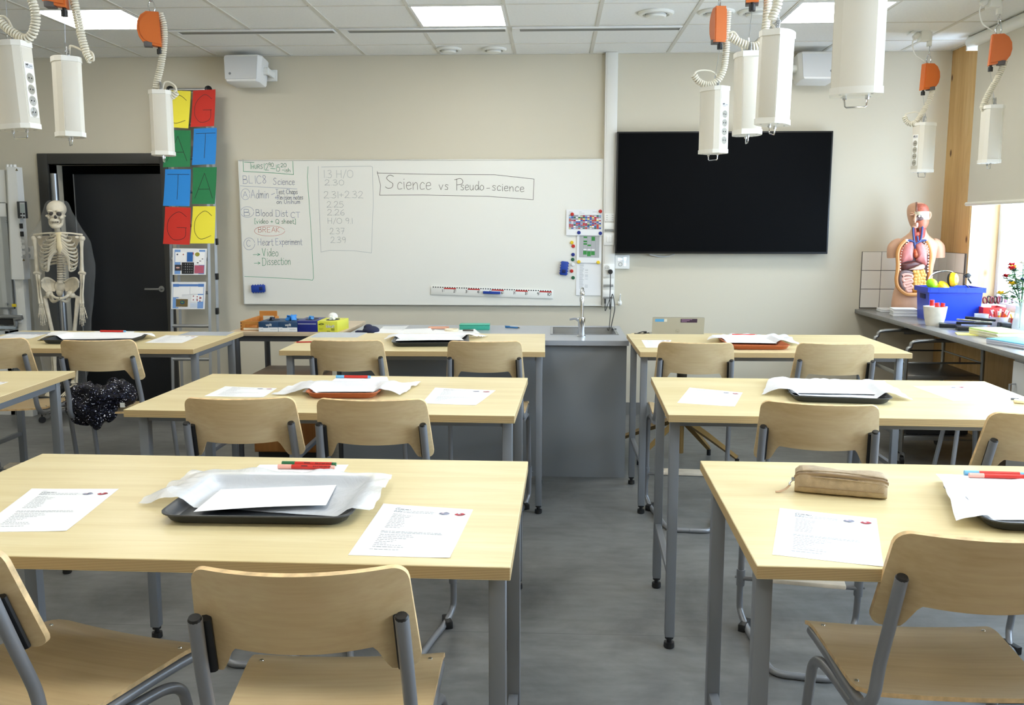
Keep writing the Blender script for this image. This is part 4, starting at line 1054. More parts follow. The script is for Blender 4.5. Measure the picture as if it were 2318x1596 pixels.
# ================================================================== LADDER WITH CARDS
ALU = mat('ladder_aluminium', (178, 180, 182), 0.35, 0.75)
def ladY(z): return 7.16 + .085 * z
ld = thing('aluminium_ladder', 'aluminium step ladder standing by the doorway, hung with letter cards', 'ladder', (-2.885, 7.2, 0))
lo = ld.location
def lp(px, z, dy=0.0):
    y = ladY(z) + dy
    d = at(px, 600, y=y); return Vector((d.x, y, z)) - lo
XLs, XRs = at(385, 655, y=7.22).x, at(471, 655, y=7.22).x
wtop = 2.62
for X, s in ((XLs, -1), (XRs, 1)):
    for nm, dy, ddx, zt in (('front_stile', 0.0, 0.0, wtop), ('rear_stile', .10, .030, wtop - .05)):
        a = Vector((X + ddx * 1, ladY(0.02) + dy * 1.2, 0.02)) - lo; b = Vector((X + ddx, ladY(zt) + dy * .25, zt)) - lo
        m_ = MB(); m_.tube([a, b], [(.012, .028)] * 2, 4, flat=(1, 0, 0)); st = m_.build(nm, ALU, ld, flat=True)
        MB().box((-.018, -.03, -.02), (.018, .03, .05), .004).xf(T(*a)).build('rubber_foot', BLACK, st)
        if zt == wtop: MB().tube([b + Vector((-.0, 0, -.02)), b + Vector((0, 0, .015)), b + Vector((.012, .03, .022)), b + Vector((.015, .055, .0))], [.016, .016, .014, .012], 10, smooth=3).build('end_cap', BLACK, st)
for k in range(10):
    z = .21 + .268 * k
    MB().cyl(Vector((XLs, ladY(z), z)) - lo, Vector((XRs, ladY(z), z)) - lo, .014, n=12).build('rung', ALU, ld)
for z in (1.42, 1.14, .86, .58):
    MB().box((-.011, -.018, -.026), (.011, .018, .026), .003).xf(T(*(Vector((XRs + .036, ladY(z) + .07, z)) - lo))).build('hinge_block', BLACK, ld)
def card(q, col, ch, lb):
    c = [at(x, y, y=7.22) for x, y in q]
    zc = sum(p.z for p in c) / 4; yy = ladY(zc) - .034
    c = [at(x, y, y=yy) for x, y in q]; o = c[0]
    yt = [ladY(p.z) - .034 for p in c]
    def P(u, v, e=0.0):
        p = c[0].lerp(c[1], u).lerp(c[3].lerp(c[2], u), v)
        return Vector((p.x, ladY(p.z) - .034 - e - .004 * sin(u * pi) - .006 * (abs(2 * v - 1) ** 3), p.z)) - o
    m_ = MB().sheet([[P(u / 6, v / 8) for u in range(7)] for v in range(9)], .0004, d=(0, 1, 0))
    m_.m(1)
    for st in glyph(ch):
        U = [(.17 + .66 * (u + 2) / 74, .86 - .70 * v / 100) for u, v in st]
        if ch in 'GC': U = [(.13 + .74 * (u - 4) / 66, .88 - .74 * v / 100) for u, v in st]
        if ch == 'A': U = [(.12 + .76 * u / 70, .84 - .68 * v / 100) for u, v in st]
        if ch == 'T': U = [(.10 + .84 * u / 70, .82 - .68 * v / 100) for u, v in st]
        Q = []
        for (a, b), (a2, b2) in zip(U, U[1:]):
            for k in range(4): Q.append((lerp(a, a2, k / 4), lerp(b, b2, k / 4)))
        Q.append(U[-1])
        ribbon(m_, Q, .0105, lambda u, v: P(u, v, .0008)) if False else None
        for (a, b), (a2, b2) in zip(Q, Q[1:]):
            p, r = P(a, b, .0009), P(a2, b2, .0009); d = (r - p); 
            if d.length < 1e-6: continue
            d.normalize(); n_ = Vector((-d.z, 0, d.x)) * .0018; e = d * .0008
            m_.quad(p - e + n_, p - e - n_, r + e - n_, r + e + n_)
    m_.bm.normal_update()
    ob = m_.build('letter_card', [mat('card_' + col, {'yellow': (246, 232, 66), 'red': (206, 46, 32), 'green': (34, 124, 74), 'blue': (36, 134, 214)}[col], .75), INK], loc=o, flat=True)
    tag(ob, lb, 'card', 'coloured letter cards on the ladder')
card([(374, 204), (431, 206), (428, 291), (374, 288)], 'yellow', 'C', 'yellow card with C, top left on the ladder, half hidden by the pod')
card([(436, 205), (487, 202), (486, 286), (433, 288)], 'red', 'G', 'red card with G, top right on the ladder')
card([(374, 294), (431, 295), (432, 378), (371, 379)], 'green', 'A', 'green card with A, in the left column under the yellow C')
card([(438, 291), (490, 289), (489, 372), (436, 374)], 'blue', 'T', 'blue card with T, in the right column under the red G')
card([(373, 383), (431, 383), (431, 467), (371, 466)], 'blue', 'T', 'blue card with T, in the left column above the red G')
card([(436, 379), (490, 378), (488, 462), (436, 462)], 'green', 'A', 'green card with A, in the right column above the yellow C')
card([(373, 468), (431, 470), (431, 554), (371, 552)], 'red', 'G', 'red card with G, lowest left on the ladder')
card([(436, 467), (487, 467), (487, 551), (432, 551)], 'yellow', 'C', 'yellow card with C, lowest right on the ladder')
PB = mat('poster_blue', (118, 160, 218), .75)
def poster(q, lb, items):
    c = [at(x, y, y=7.235) for x, y in q]; o = c[0]
    def P(u, v, e=0.0):
        p = c[0].lerp(c[1], u).lerp(c[3].lerp(c[2], u), v); return Vector((p.x, ladY(p.z) - .034 - e - .003 * sin(u * pi), p.z)) - o
    m_ = MB().sheet([[P(u / 5, v / 5) for u in range(6)] for v in range(6)], .0004, d=(0, 1, 0)); ms = [PAPER]
    for u0, v0, u1, v1, col, sh in items:
        mm = mat('print_%d_%d_%d' % col, col, .75)
        if mm not in ms: ms.append(mm)
        m_.m(ms.index(mm)); e = .0008 + .0002 * (len(ms) % 5 + 1) + (.0012 if sh == 2 else 0)
        if sh == 1:
            uc, vc, ru, rv = (u0 + u1) / 2, (v0 + v1) / 2, (u1 - u0) / 2, (v1 - v0) / 2
            m_.poly([P(uc + ru * cos(2 * pi * k / 14), vc + rv * sin(2 * pi * k / 14), e + .0012) for k in range(14)])
        else: m_.quad(P(u0, v0, e), P(u1, v0, e), P(u1, v1, e), P(u0, v1, e))
    tag(m_.build('printed_poster', ms, loc=o, flat=True), lb, 'poster', 'printed posters on the ladder')
rn = random.Random(11)
W_ = (250, 250, 250); K_ = (24, 24, 26)
it = [(.06, .05, .95, .97, (118, 160, 218), 0), (.08, .14, .40, .52, W_, 2), (.43, .14, .60, .50, (44, 104, 176), 2), (.64, .12, .95, .62, W_, 2), (.07, .62, .27, .84, (60, 56, 60), 2), (.28, .53, .64, .96, K_, 2), (.66, .64, .94, .94, (190, 96, 118), 2),
      (.12, .20, .17, .26, (70, 70, 90), 1), (.30, .20, .34, .26, (170, 110, 100), 1), (.12, .40, .19, .46, (60, 60, 66), 1), (.28, .40, .36, .46, (60, 60, 66), 1), (.49, .24, .57, .34, (70, 176, 78), 1), (.54, .15, .62, .23, (200, 40, 50), 2), (.51, .41, .59, .48, (236, 220, 60), 2), (.66, .14, .80, .30, (160, 152, 60), 1),
      (.70, .70, .88, .90, (150, 40, 74), 1), (.77, .78, .83, .84, (232, 200, 205), 1), (.10, .70, .22, .76, (214, 170, 160), 1), (.86, .14, .89, .30, (60, 70, 110), 2), (.72, .52, .78, .56, (70, 70, 80), 1), (.79, .46, .85, .49, (70, 70, 80), 1), (.86, .38, .91, .41, (70, 70, 80), 1)]
for r in range(4):
    for c in range(5): it.append((.305 + c * .067, .57 + r * .098, .335 + c * .067, .62 + r * .098, (150, 150, 150), 1))
poster([(390, 562), (468, 563), (467, 622), (392, 622)], 'printed biology poster with a black picture grid, upper of two on the ladder', it)
it = [(.05, .07, .95, .97, (118, 160, 218), 0), (.05, .08, .95, .16, (84, 128, 196), 2), (.06, .18, .32, .56, W_, 2), (.32, .18, .54, .46, W_, 2), (.57, .18, .94, .44, W_, 2), (.60, .48, .94, .72, W_, 2), (.15, .62, .50, .92, (112, 96, 58), 2), (.15, .60, .50, .63, W_, 2), (.15, .885, .50, .93, W_, 2), (.60, .22, .92, .30, (150, 146, 136), 2), (.27, .68, .41, .82, (40, 84, 110), 1), (.30, .72, .37, .77, (110, 150, 60), 1)]
for k in range(9):
    t = k / 8; it.append((.64 + .22 * abs(sin(t * 4.2)) , .50 + .18 * t, .68 + .22 * abs(sin(t * 4.2)), .54 + .18 * t, (150, 30, 48), 1))
for k in range(8): it.append((.62 + k * .037, .37, .635 + k * .037, .40, (70, 70, 80), 2))
for k in range(5): it.append((.10, .24 + k * .06, .26, .25 + k * .06, (120, 124, 132), 2))
for k in range(4): it.append((.57, .78 + k * .045, .92, .792 + k * .045, (160, 190, 232), 2))
for k in range(5): it.append((.34 + .02 * (k % 2), .21 + k * .035, .39 + .02 * (k % 2), .23 + k * .035, (40, 40, 50), 1))
poster([(390, 638), (468, 638), (467, 699), (391, 699)], 'printed biology poster with a leafy photo at the bottom, lower of two on the ladder', it)
# ================================================================== SKELETON UNDER ITS COVER
BONE = mat('bone', (222, 212, 190), 0.5, var=.05, scale=25, spec=.35); BONE_D = mat('bone_dark', (112, 96, 74), 0.8); HOLLOW_SHADE = mat('bone_hollow_shade', (46, 38, 30), 0.9)  # shade of the eye, nose and tooth hollows painted as a dark colour
SY = 7.05
def skp(X, Y, dy=0.0): return at(50 + X / 4.84, 430 + Y / 4.84, y=SY + dy)
b0 = skp(400, 1500); SK0 = Vector((skp(400, 700).x, SY, 0))
sk = thing('skeleton_model', 'full size teaching skeleton standing by the dark doorway under a clear cover', 'skeleton', SK0)
def S3(X, Y, dy=0.0): return skp(X, Y, dy) - SK0
m_ = MB()
def ell(mb, X, Y, dy, rx, ry, rz, n=18, m=12, rot=None):
    c = S3(X, Y, dy); mb.ball(c, (rx, ry, rz), n, m, rot); return mb
# skull
s = MB()
ell(s, 378, 208, .0, .066, .088, .066); ell(s, 366, 285, -.052, .052, .040, .036); ell(s, 362, 338, -.062, .038, .034, .030)
for sg, X in ((-1, 296), (1, 440)): ell(s, X, 285, -.03, .014, .05, .013)
for X in (322, 407): ell(s, X, 232, -.062, .028, .030, .013)
for X in (304, 432): ell(s, X, 303, -.062, .016, .022, .016)
s.m(1)
for X in (324, 405): ell(s, X, 263, -.079, .0185, .020, .0155)
ell(s, 364, 296, -.089, .0085, .014, .014); ell(s, 370, 300, -.088, .0075, .012, .010)
s.m(0).box(S3(330, 362, -.097), S3(400, 342, -.080), .004)
s.m(1)
for k in range(7): s.box(S3(333 + k * 10, 360, -.0978), S3(333.6 + k * 10, 344, -.09))
s.build('skull', [BONE, HOLLOW_SHADE], sk)
j = MB()
j.tube([S3(440, 318, -.01), S3(432, 372, -.03), S3(404, 398, -.078), S3(368, 404, -.092), S3(334, 396, -.080), S3(312, 366, -.035), S3(304, 315, -.012)], [.012, .014, .016, .017, .016, .014, .011], 10, smooth=4)
j.box(S3(332, 384, -.095), S3(400, 366, -.082), .004)
j.build('jaw', BONE, sk)
# spine
v = MB()
for k in range(7): ell(v, 384 + k * 2, 414 + k * 10, .02, .021, .022, .0085)
for k in range(20):
    Y = 490 + k * 27; w = lerp(.016, .026, k / 19); X = 402 + min(k, 14) * 1.2
    c = S3(X, Y, .065 - .03 * abs(k - 8) / 10)
    v.lathe([(w * .9, -.012), (w * .82, 0), (w * .95, .010), (w * .85, .012)], c, 16)
    v.box(c + Vector((-.036, .012, -.004)), c + Vector((.036, .026, .006)), .003)
    v.m(1).lathe([(w * .86, .0125), (w * .86, .0165)], c, 14).m(0)
ell(v, 414, 1060, .05, .048, .022, .045); ell(v, 412, 1120, .05, .028, .018, .035)
v.build('spine', [BONE, BONE_D], sk)
# ribs
r = MB()
for k in range(11):
    ys = 470 + k * 33; wl = [95, 140, 170, 188, 198, 204, 206, 204, 198, 186, 150][k]; drop = [20, 34, 46, 56, 64, 72, 80, 88, 96, 90, 70][k]
    for sg in (-1, 1):
        cx = 402; L_ = lambda f: cx + sg * wl * f
        yl = ys + drop
        pts = [S3(cx + sg * 16, ys, .07), S3(L_(.55), ys + drop * .15, .10), S3(L_(.92), ys + drop * .55, .06), S3(L_(1.0), yl, .0)]
        if k < 7: pts += [S3(L_(.86), yl + 22, -.055), S3(L_(.5), yl + [4, 10, 16, 12, 8, 0, -10][k], -.085), S3(cx + sg * 26, [495, 522, 548, 575, 602, 630, 655][k], -.092)]
        elif k < 10: pts += [S3(L_(.86), yl + 26, -.05), S3(L_(.62), yl + 22, -.072), S3(cx + sg * (60 + (k - 7) * 22), 700 + (k - 7) * 20, -.085), S3(cx + sg * 24, 668 + (k - 7) * 4, -.092)]
        else: pts += [S3(L_(.9), yl + 14, -.03)]
        r.tube(pts, [(.0085, .0045)] * len(pts), 8, smooth=5, flat=(0, 0, 1))
r.build('rib_cage', BONE, sk)
st = MB()
st.tube([S3(400, 470, -.078), S3(399, 500, -.088), S3(402, 560, -.098), S3(407, 630, -.100), S3(411, 670, -.097), S3(413, 702, -.092)], [(.030, .009), (.020, .008), (.017, .008), (.022, .008), (.012, .006), (.003, .003)], 12, smooth=4, flat=(1, 0, 0))
st.build('sternum', mat('sternum_cream', (232, 216, 176), .5), sk)
sh = MB()
for sg, tip in ((-1, 128), (1, 660)):
    sh.tube([S3(400 + sg * 24, 474, -.075), S3(lerp(400, tip, .45), 474, -.060), S3(lerp(400, tip, .8), 484, -.02), S3(tip, 492, .005)], [.010, .007, .007, .009], 8, smooth=4)
    ell(sh, lerp(400, tip, .77), 520, -.02, .014, .02, .012)
    sh.sheet([[S3(lerp(400, tip, .95), 505, .05), S3(lerp(400, tip, .42), 500, .11)], [S3(lerp(400, tip, .8), 600, .075), S3(lerp(400, tip, .48), 690, .115)]], .008, d=(0, 1, 0))
sh.build('shoulder_girdle', BONE, sk)
def bone(mb, P, r0, r1, shaft, n=10):
    mb.tube(P, [r0, shaft * 1.05] + [shaft] * (len(P) - 4) + [shaft * 1.1, r1] if len(P) > 3 else [r0, shaft, r1], n, smooth=4)
    mb.ball(P[0], r0 * 1.05, 12, 8); mb.ball(P[-1], r1 * 1.05, 12, 8)
for X0, X1, X2, Hx, hs in ((138, 166, 207, 212, -1), (652, 656, 655, 660, 1)):
    a = MB()
    ell(a, X0 - hs * -6, 532, .0, .023, .022, .022)
    bone(a, [S3(X0, 535, .0), S3(lerp(X0, X1, .25), 640), S3(lerp(X0, X1, .6), 780), S3(X1, 900, .005)], .019, .017, .0115)
    a.tube([S3(X1 - 34, 915, .0), S3(X1, 905), S3(X1 + 38, 918, .0)], [.012, .016, .012], 8, smooth=3)
    bone(a, [S3(X1 - 6, 935), S3(lerp(X1, X2, .3) - 8, 1030, .0), S3(lerp(X1, X2, .65) - 12, 1140, -.02), S3(X2 - 12, 1240, -.03)], .012, .012, .007, 8)
    bone(a, [S3(X1 + 16, 935), S3(lerp(X1, X2, .3) + 16, 1030, -.01), S3(lerp(X1, X2, .65) + 10, 1140, -.03), S3(X2 + 12, 1240, -.03)], .012, .010, .006, 8)
    a.build('arm', BONE, sk)
    h = MB()
    for k in range(6): ell(h, Hx - 18 + (k % 3) * 15, 1262 + (k // 3) * 16, -.03, .0075, .008, .0065, 8, 6)
    tips = [(-30, 1400, 1.0), (-6, 1478, 1), (14, 1486, 1), (36, 1478, 1), (54, 1440, 1)] if hs < 0 else [(-26, 1470, 1), (-4, 1490, 1), (14, 1482, 1), (30, 1450, 1), (52, 1402, 1)]
    for q, (dx, ty, _) in enumerate(tips):
        kx = -22 + q * 11
        P = [S3(Hx + kx, 1288, -.03), S3(Hx + lerp(kx, dx, .40), lerp(1288, ty, .40), -.045), S3(Hx + lerp(kx, dx, .68), lerp(1288, ty, .68), -.050), S3(Hx + lerp(kx, dx, .86), lerp(1288, ty, .86), -.045), S3(Hx + dx, ty, -.035)]
        for A, B in zip(P, P[1:]):
            h.tube([A, A.lerp(B, .2), A.lerp(B, .8), B], [.0055, .0036, .0034, .005], 7)
    h.build('hand', BONE, sk)
# pelvis
p = MB()
for sg in (-1, 1):
    cx = 415
    def Q(dx, Y, dy): return S3(cx + sg * dx, Y, dy)
    g_ = [[Q(50, 1010, .05), Q(110, 975, .035), Q(170, 968, -.0), Q(205, 1010, -.05), Q(203, 1060, -.062)],
          [Q(50, 1040, .045), Q(105, 1015, .05), Q(150, 1010, .03), Q(180, 1040, -.02), Q(180, 1090, -.045)],
          [Q(50, 1080, .04), Q(95, 1065, .045), Q(130, 1065, .03), Q(145, 1085, .0), Q(150, 1120, -.025)],
          [Q(60, 1110, .03), Q(90, 1110, .03), Q(110, 1115, .02), Q(118, 1130, .0), Q(122, 1150, -.02)]]
    p.sheet(g_, .011, d=(0, .8, -.4))
    p.tube([Q(205, 1008, -.05), Q(170, 966, 0), Q(110, 972, .036), Q(52, 1010, .05)], [.008, .008, .008, .007], 8, smooth=4)
    p.tube([Q(112, 1132, .0), Q(85, 1158, -.03), Q(45, 1182, -.05), Q(6, 1190, -.055)], [.018, .012, .010, .012], 8, smooth=4)
    p.tube([Q(112, 1140, .0), Q(95, 1195, .01), Q(70, 1222, .0), Q(35, 1215, -.03), Q(8, 1196, -.052)], [.018, .016, .014, .009, .010], 8, smooth=4)
    p.ball(Q(116, 1142, -.005), .028, 14, 10)
p.build('pelvis', BONE, sk)
for sg, hx, tx, kx, ax_ in ((-1, 296, 248, 345, 372), (1, 552, 612, 566, 556)):
    f = MB()
    kn = S3(kx, 1640, .0)
    f.ball(S3(hx, 1155, -.01), .022, 14, 10)
    f.tube([S3(hx, 1155, -.01), S3(lerp(hx, tx, .6), 1170, .0), S3(tx, 1186, .01)], [.014, .013, .018], 10, smooth=3)
    f.tube([S3(tx, 1178, .01), S3(lerp(tx, kx, .12), 1240, .0), S3(lerp(tx, kx, .5), 1400, -.01), S3(lerp(tx, kx, .85), 1560, .0), kn], [.017, .019, .0145, .0155, .026], 12, smooth=5)
    for d in (-22, 22): f.ball(S3(kx + d, 1655, .0), (.022, .03, .022), 12, 8)
    f.ball(S3(kx, 1650, -.04), (.018, .010, .020), 12, 8)
    f.build('thigh_bone', BONE, sk)
    l = MB(); an = Vector((S3(ax_, 2120).x, .0, .30)); k2 = Vector((S3(kx, 1690).x, 0, kn.z - .05))
    l.tube([k2, k2.lerp(an, .12), k2.lerp(an, .5), k2.lerp(an, .9), an], [.030, .020, .0125, .012, .019], 10, smooth=4)
    o_ = Vector((sg * .028, .012, 0)); l.tube([k2 + o_ * 1.0 - Vector((0, 0, .03)), k2.lerp(an, .5) + o_, an + o_ * .9], [.010, .006, .011], 8, smooth=4)
    l.build('shin', BONE, sk)
    ft = MB(); ft.ball(an + Vector((0, .02, -.025)), (.022, .03, .02), 10, 8)
    for q in range(5): ft.tube([an + Vector((sg * (-.012 + q * .006), -.01, -.03)), an + Vector((sg * (-.022 + q * .012), -.07, -.055)), an + Vector((sg * (-.03 + q * .016), -.15 + q * .01, -.085))], [.009, .006, .005], 7, smooth=3)
    ft.build('foot', BONE, sk)
sd = MB()
rx_ = S3(437, 1300, .03).x
sd.cyl((rx_, .03, .11), (rx_, .03, S3(437, 1215).z), .0075, n=12).cyl((rx_, .03, .06), (rx_, .03, .14), .016, n=14)
for k in range(5):
    a = 2 * pi * k / 5 + .3; e = Vector((rx_ + .22 * cos(a), .03 + .20 * sin(a), .07))
    sd.tube([(rx_, .03, .09), e], [.012, .009], 8)
sd.build('stand', CHROME, sk)
for k in range(5):
    a = 2 * pi * k / 5 + .3; e = Vector((rx_ + .22 * cos(a), .03 + .20 * sin(a), .025)); d = Vector((-sin(a), cos(a), 0)) * .01
    MB().cyl(e - d, e + d, .025, n=16).cyl(e, e + Vector((0, 0, .045)), .006, n=8).build('castor', BLACK, sk)

FILM = sheer('clear_film', (235, 238, 240), 0.022, 0.10, 0.7, wrinkle=.6, wscale=9.0, edge=.16)
cv = [(112, 358, 402, .05, .0), (122, 300, 470, .085, 0), (150, 278, 492, .10, 0), (230, 258, 520, .12, 0), (330, 224, 580, .13, 0), (430, 172, 640, .14, 0), (500, 118, 690, .15, 0), (570, 94, 728, .16, 0), (680, 92, 752, .17, 0), (820, 100, 768, .17, 0), (960, 118, 772, .165, 0), (1100, 138, 766, .16, 0), (1250, 152, 756, .155, 0), (1400, 164, 748, .15, 0), (1540, 172, 740, .15, 0), (1750, 200, 726, .14, 0), (2000, 250, 700, .12, 0), (2150, 300, 670, .10, 0)]
rg = []
for Y, xa, xb, dp, _ in cv:
    a = skp(xa, Y); b = skp(xb, Y); cx = (a.x + b.x) / 2; w = (b.x - a.x) / 2; ring = []
    for k in range(56):
        an = 2 * pi * k / 56
        rr = 1 + .035 * sin(7 * an + Y * .006) * min(1, (Y - 100) / 500) + .02 * sin(13 * an - Y * .011)
        ring.append((cx + w * cos(an) * rr - SK0.x, dp * sin(an) * rr, a.z))
    rg.append(ring)
cvm = MB().loft(rg, caps=False)
cvm.bm.faces.new([cvm.bm.verts[i] for i in []]) if False else None
tag(cvm.build('plastic_cover', FILM, loc=SK0, ang=2.0), 'clear crinkled plastic cover draped over the teaching skeleton', 'cover')

# steel post in the doorway
q = at(125, 395, y=7.38)
pt = thing('steel_post', 'round steel post standing in the doorway behind the skeleton', 'post', (q.x, 7.36, 0))
MB().cyl((0, 0, .006), (0, 0, q.z), .0275, n=24).build('tube', mat('brushed_steel', (150, 152, 154), .32, .9), pt)
MB().cyl((0, 0, 0), (0, 0, .012), .06, n=24).build('base_plate', ZINC, pt)
MB().cyl((0, 0, q.z), (0, 0, q.z + .006), .028, n=24).build('end_cap', ZINC, pt)

# wall socket
q = at(62, 572, y=D)
ws = thing('wall_socket', 'grey double wall socket between the fume cupboard and the skeleton', 'socket', (q.x + .02, D - .0005, q.z))
MB().box((-.042, -.022, -.055), (.042, 0, .055), .004).build('casing', mat('socket_casing', (214, 210, 200), .45), ws)
for z in (-.025, .025):
    MB().lathe([(.021, -.0225), (.021, -.024), (.018, -.024), (.001, -.0225)], (0, 0, z), 20, 'Y').cyl((-.007, -.0232, z), (-.007, -.0222, z), .003, n=8).build('outlet', GR, ws)

# ================================================================== FUME CUPBOARD
FY = 7.17
FUME = mat('fume_white', (226, 227, 224), 0.4); FUG = sheer('fume_glass', (214, 220, 218), 0.16, .06, .5); FGR = mat('fume_grey', (176, 180, 182), 0.5)
def fp(X, Y, y=FY): return at(X / 3.99, 360 + Y / 3.99, y=y)
xr = fp(255, 1085).x; xi = fp(145, 1090).x
zt, zb = fp(180, 75).z, fp(255, 1085).z
xt = fp(180, 75).x
fc = thing('fume_cupboard', 'white fume cupboard with a glass sash, cut by the left edge', 'fume cupboard', (xr - .70, FY, 0))
fo = fc.location
x0 = -.70; xR = .0 + (xr - fo.x); xI = xi - fo.x; xT = xt - fo.x
# carcass behind
c = MB(); xc = at(50, 640, y=D - .06).x - fo.x; dp = D - .05 - FY
c.box((xc - .04, .03, .0), (xc, dp, zt - .03), .003).box((x0 - .1, .03, 0), (x0 - .05, dp, zt - .03), .003).box((x0 - .1, dp - .04, 0), (xc, dp, zt - .03), .003).box((x0 - .1, .03, zt - .10), (xc, dp, zt - .03), .003)
c.box((x0 - .1, .03, 0), (xc, dp, .70), .003)
c.build('carcass', FUME, fc)
# control column, tapering upwards
cl = MB(); d = -.055
P = [(xI, zb), (xR, zb), (xT, zt), (fp(100, 70).x - fo.x, zt)]
cl.prism(P, d, .03, 'Y').build('control_column', FUME, fc, ang=.3)
cl = MB(); cl.prism([(fp(120, 1090).x - fo.x, zb), (xI - .004, zb), (fp(97, 70).x - fo.x, zt), (fp(72, 70).x - fo.x, zt)], -.03, .03, 'Y').build('sash_rail', FUME, fc, ang=.3)
def fq(X, Y, y=-.056): p_ = fp(X, Y, FY + y); return p_.x - fo.x, p_.z
a = fq(152, 383, -.09); b = fq(232, 536, -.09)
disp = MB().box((a[0], -.095, b[1]), (b[0], -.055, a[1]), .003).build('display_unit', mat('display_dark', (46, 50, 52), .4), fc)
a = fq(176, 392, -.097); b = fq(231, 534, -.097)
MB().box((a[0], -.0985, b[1]), (b[0], -.094, a[1]), .001).build('display_front', FGR, disp)
a = fq(183, 405, -.10); b = fq(224, 485, -.10)
MB().box((a[0], -.1000, b[1]), (b[0], -.098, a[1])).build('display_screen', mat('display_lcd', (150, 162, 160), .3), disp)
bm_ = MB()
for X, Y in ((190, 495), (216, 495), (190, 524), (216, 526)):
    x_, z_ = fq(X, Y, -.10); bm_.box((x_ - .008, -.1000, z_ - .006), (x_ + .008, -.098, z_ + .006))
bm_.build('button', BLACK, disp)
for X, Y in ((194, 605), (201, 677)):
    x_, z_ = fq(X, Y); MB().box((x_ - .012, -.066, z_ - .020), (x_ + .012, -.054, z_ + .020), .002).build('rocker_switch', BLACK, fc)
for X, Y in ((206, 742), (210, 795), (214, 847)):
    x_, z_ = fq(X, Y); MB().lathe([(.016, -.0545), (.016, -.057), (.012, -.058), (.001, -.056)], (x_, 0, z_), 18, 'Y').build('service_knob', mat('knob_grey', (190, 192, 190), .5), fc)
for X, Y in ((150, 95), (213, 910)):
    x_, z_ = fq(X, Y); MB().prism([(x_ - .011, z_ - .010), (x_ + .011, z_ - .010), (x_, z_ + .010)], -.0558, -.0552, 'Y').build('warning_sign', mat('warning_dark', (96, 84, 50), .6), fc, flat=True)
x_, z_ = fq(212, 885); MB().box((x_ - .018, -.0557, z_ - .003), (x_ + .018, -.0552, z_ + .003)).build('scale_line', GR, fc, flat=True)
zg0, zg1 = fp(60, 1340).z, fp(40, 400).z
MB().box((x0 - .02, -.012, zg0), (xI - .035, -.004, zg1)).build('sash_glass', FUG, fc, flat=True)
MB().box((x0 - .05, -.016, fp(40, 520).z), (xI - .03, .004, fp(40, 390).z), .002).box((x0 - .05, -.016, zg1), (xI - .02, .006, zt - .02), .002).build('front_fascia', FUME, fc)
xg = fp(62, 900).x - fo.x
MB().box((xI - .030, -.014, zg0 - .01), (xI - .022, .0, zg1)).build('sash_edge', mat('sash_edge_grey', (96, 98, 98), .5), fc)
MB().box((x0 - .02, -.018, zg0 - .012), (xI - .022, .0, zg0), .002).build('sash_bar', mat('sash_bar_grey', (110, 112, 112), .4), fc)
for X, Y in ((62, 563), (66, 1310)):
    x_, z_ = fq(X, Y, -.012); MB().cyl((x_, -.012, z_), (x_, -.03, z_), .010, n=14).build('sash_screw', ZINC, fc)
x_, z_ = fq(128, 1322, -.03); MB().box((x_ - .018, -.0315, z_ - .012), (x_ + .018, -.030, z_ + .012)).build('yellow_tag', mat('tag_yellow', (226, 200, 40), .6), fc, flat=True)
zl = fp(80, 1440).z
MB().tube([(x0 - .05, -.05, zl + .02), (fp(120, 1400).x - fo.x, -.05, zl + .02), (fp(165, 1420).x - fo.x, -.048, zl - .005), (fp(172, 1465).x - fo.x, -.045, zl - .06)], .016, 10, smooth=4).build('front_bar', mat('bar_grey', (134, 136, 136), .4, .3), fc)
MB().box((x0 - .05, -.03, zl - .05), (fp(150, 1440).x - fo.x, .02, zl + .01), .004).build('air_slot', mat('slot_dark', (52, 52, 50), .7), fc)
MB().box((x0 - .05, -.022, .72), (fp(150, 1440).x - fo.x, .02, zl - .06), .003).build('worktop_front', mat('worktop_blue', (186, 198, 208), .45), fc)
MB().box((xI + .0, -.02, .0), (xR - .03, .05, zb), .003).build('side_post', FUME, fc)
x_, z_ = fq(178, 1440, -.03); MB().box((x_ - .014, -.035, z_ - .035), (x_ + .014, -.018, z_ + .035), .003).build('side_outlet', WP, fc)
for k, X in enumerate((36, 68, 100)):
    x_ = fp(X, 60).x - fo.x; MB().cyl((x_, .05, zt - .03), (x_, .05, zt + .025), .013, n=12).build('pipe_stub', WP, fc)
# ================================================================== WINDOW-SIDE COUNTER
CZ = .885
GREYTOP = mat('grey_worktop', (128, 128, 126), 0.25, spec=.5, var=.03, scale=60)
XC = 2.43
ct_ = thing('corner_counter', 'long grey counter along the window wall, loaded with boxes and cups', 'counter', (XC, 4.2, 0))
MB().box((0, 0, CZ - .032), (XR - XC - .001, D - 4.2 - .001, CZ), .003).build('worktop', GREYTOP, ct_)
CAB = mat('cabinet_grey', (196, 198, 198), .45)
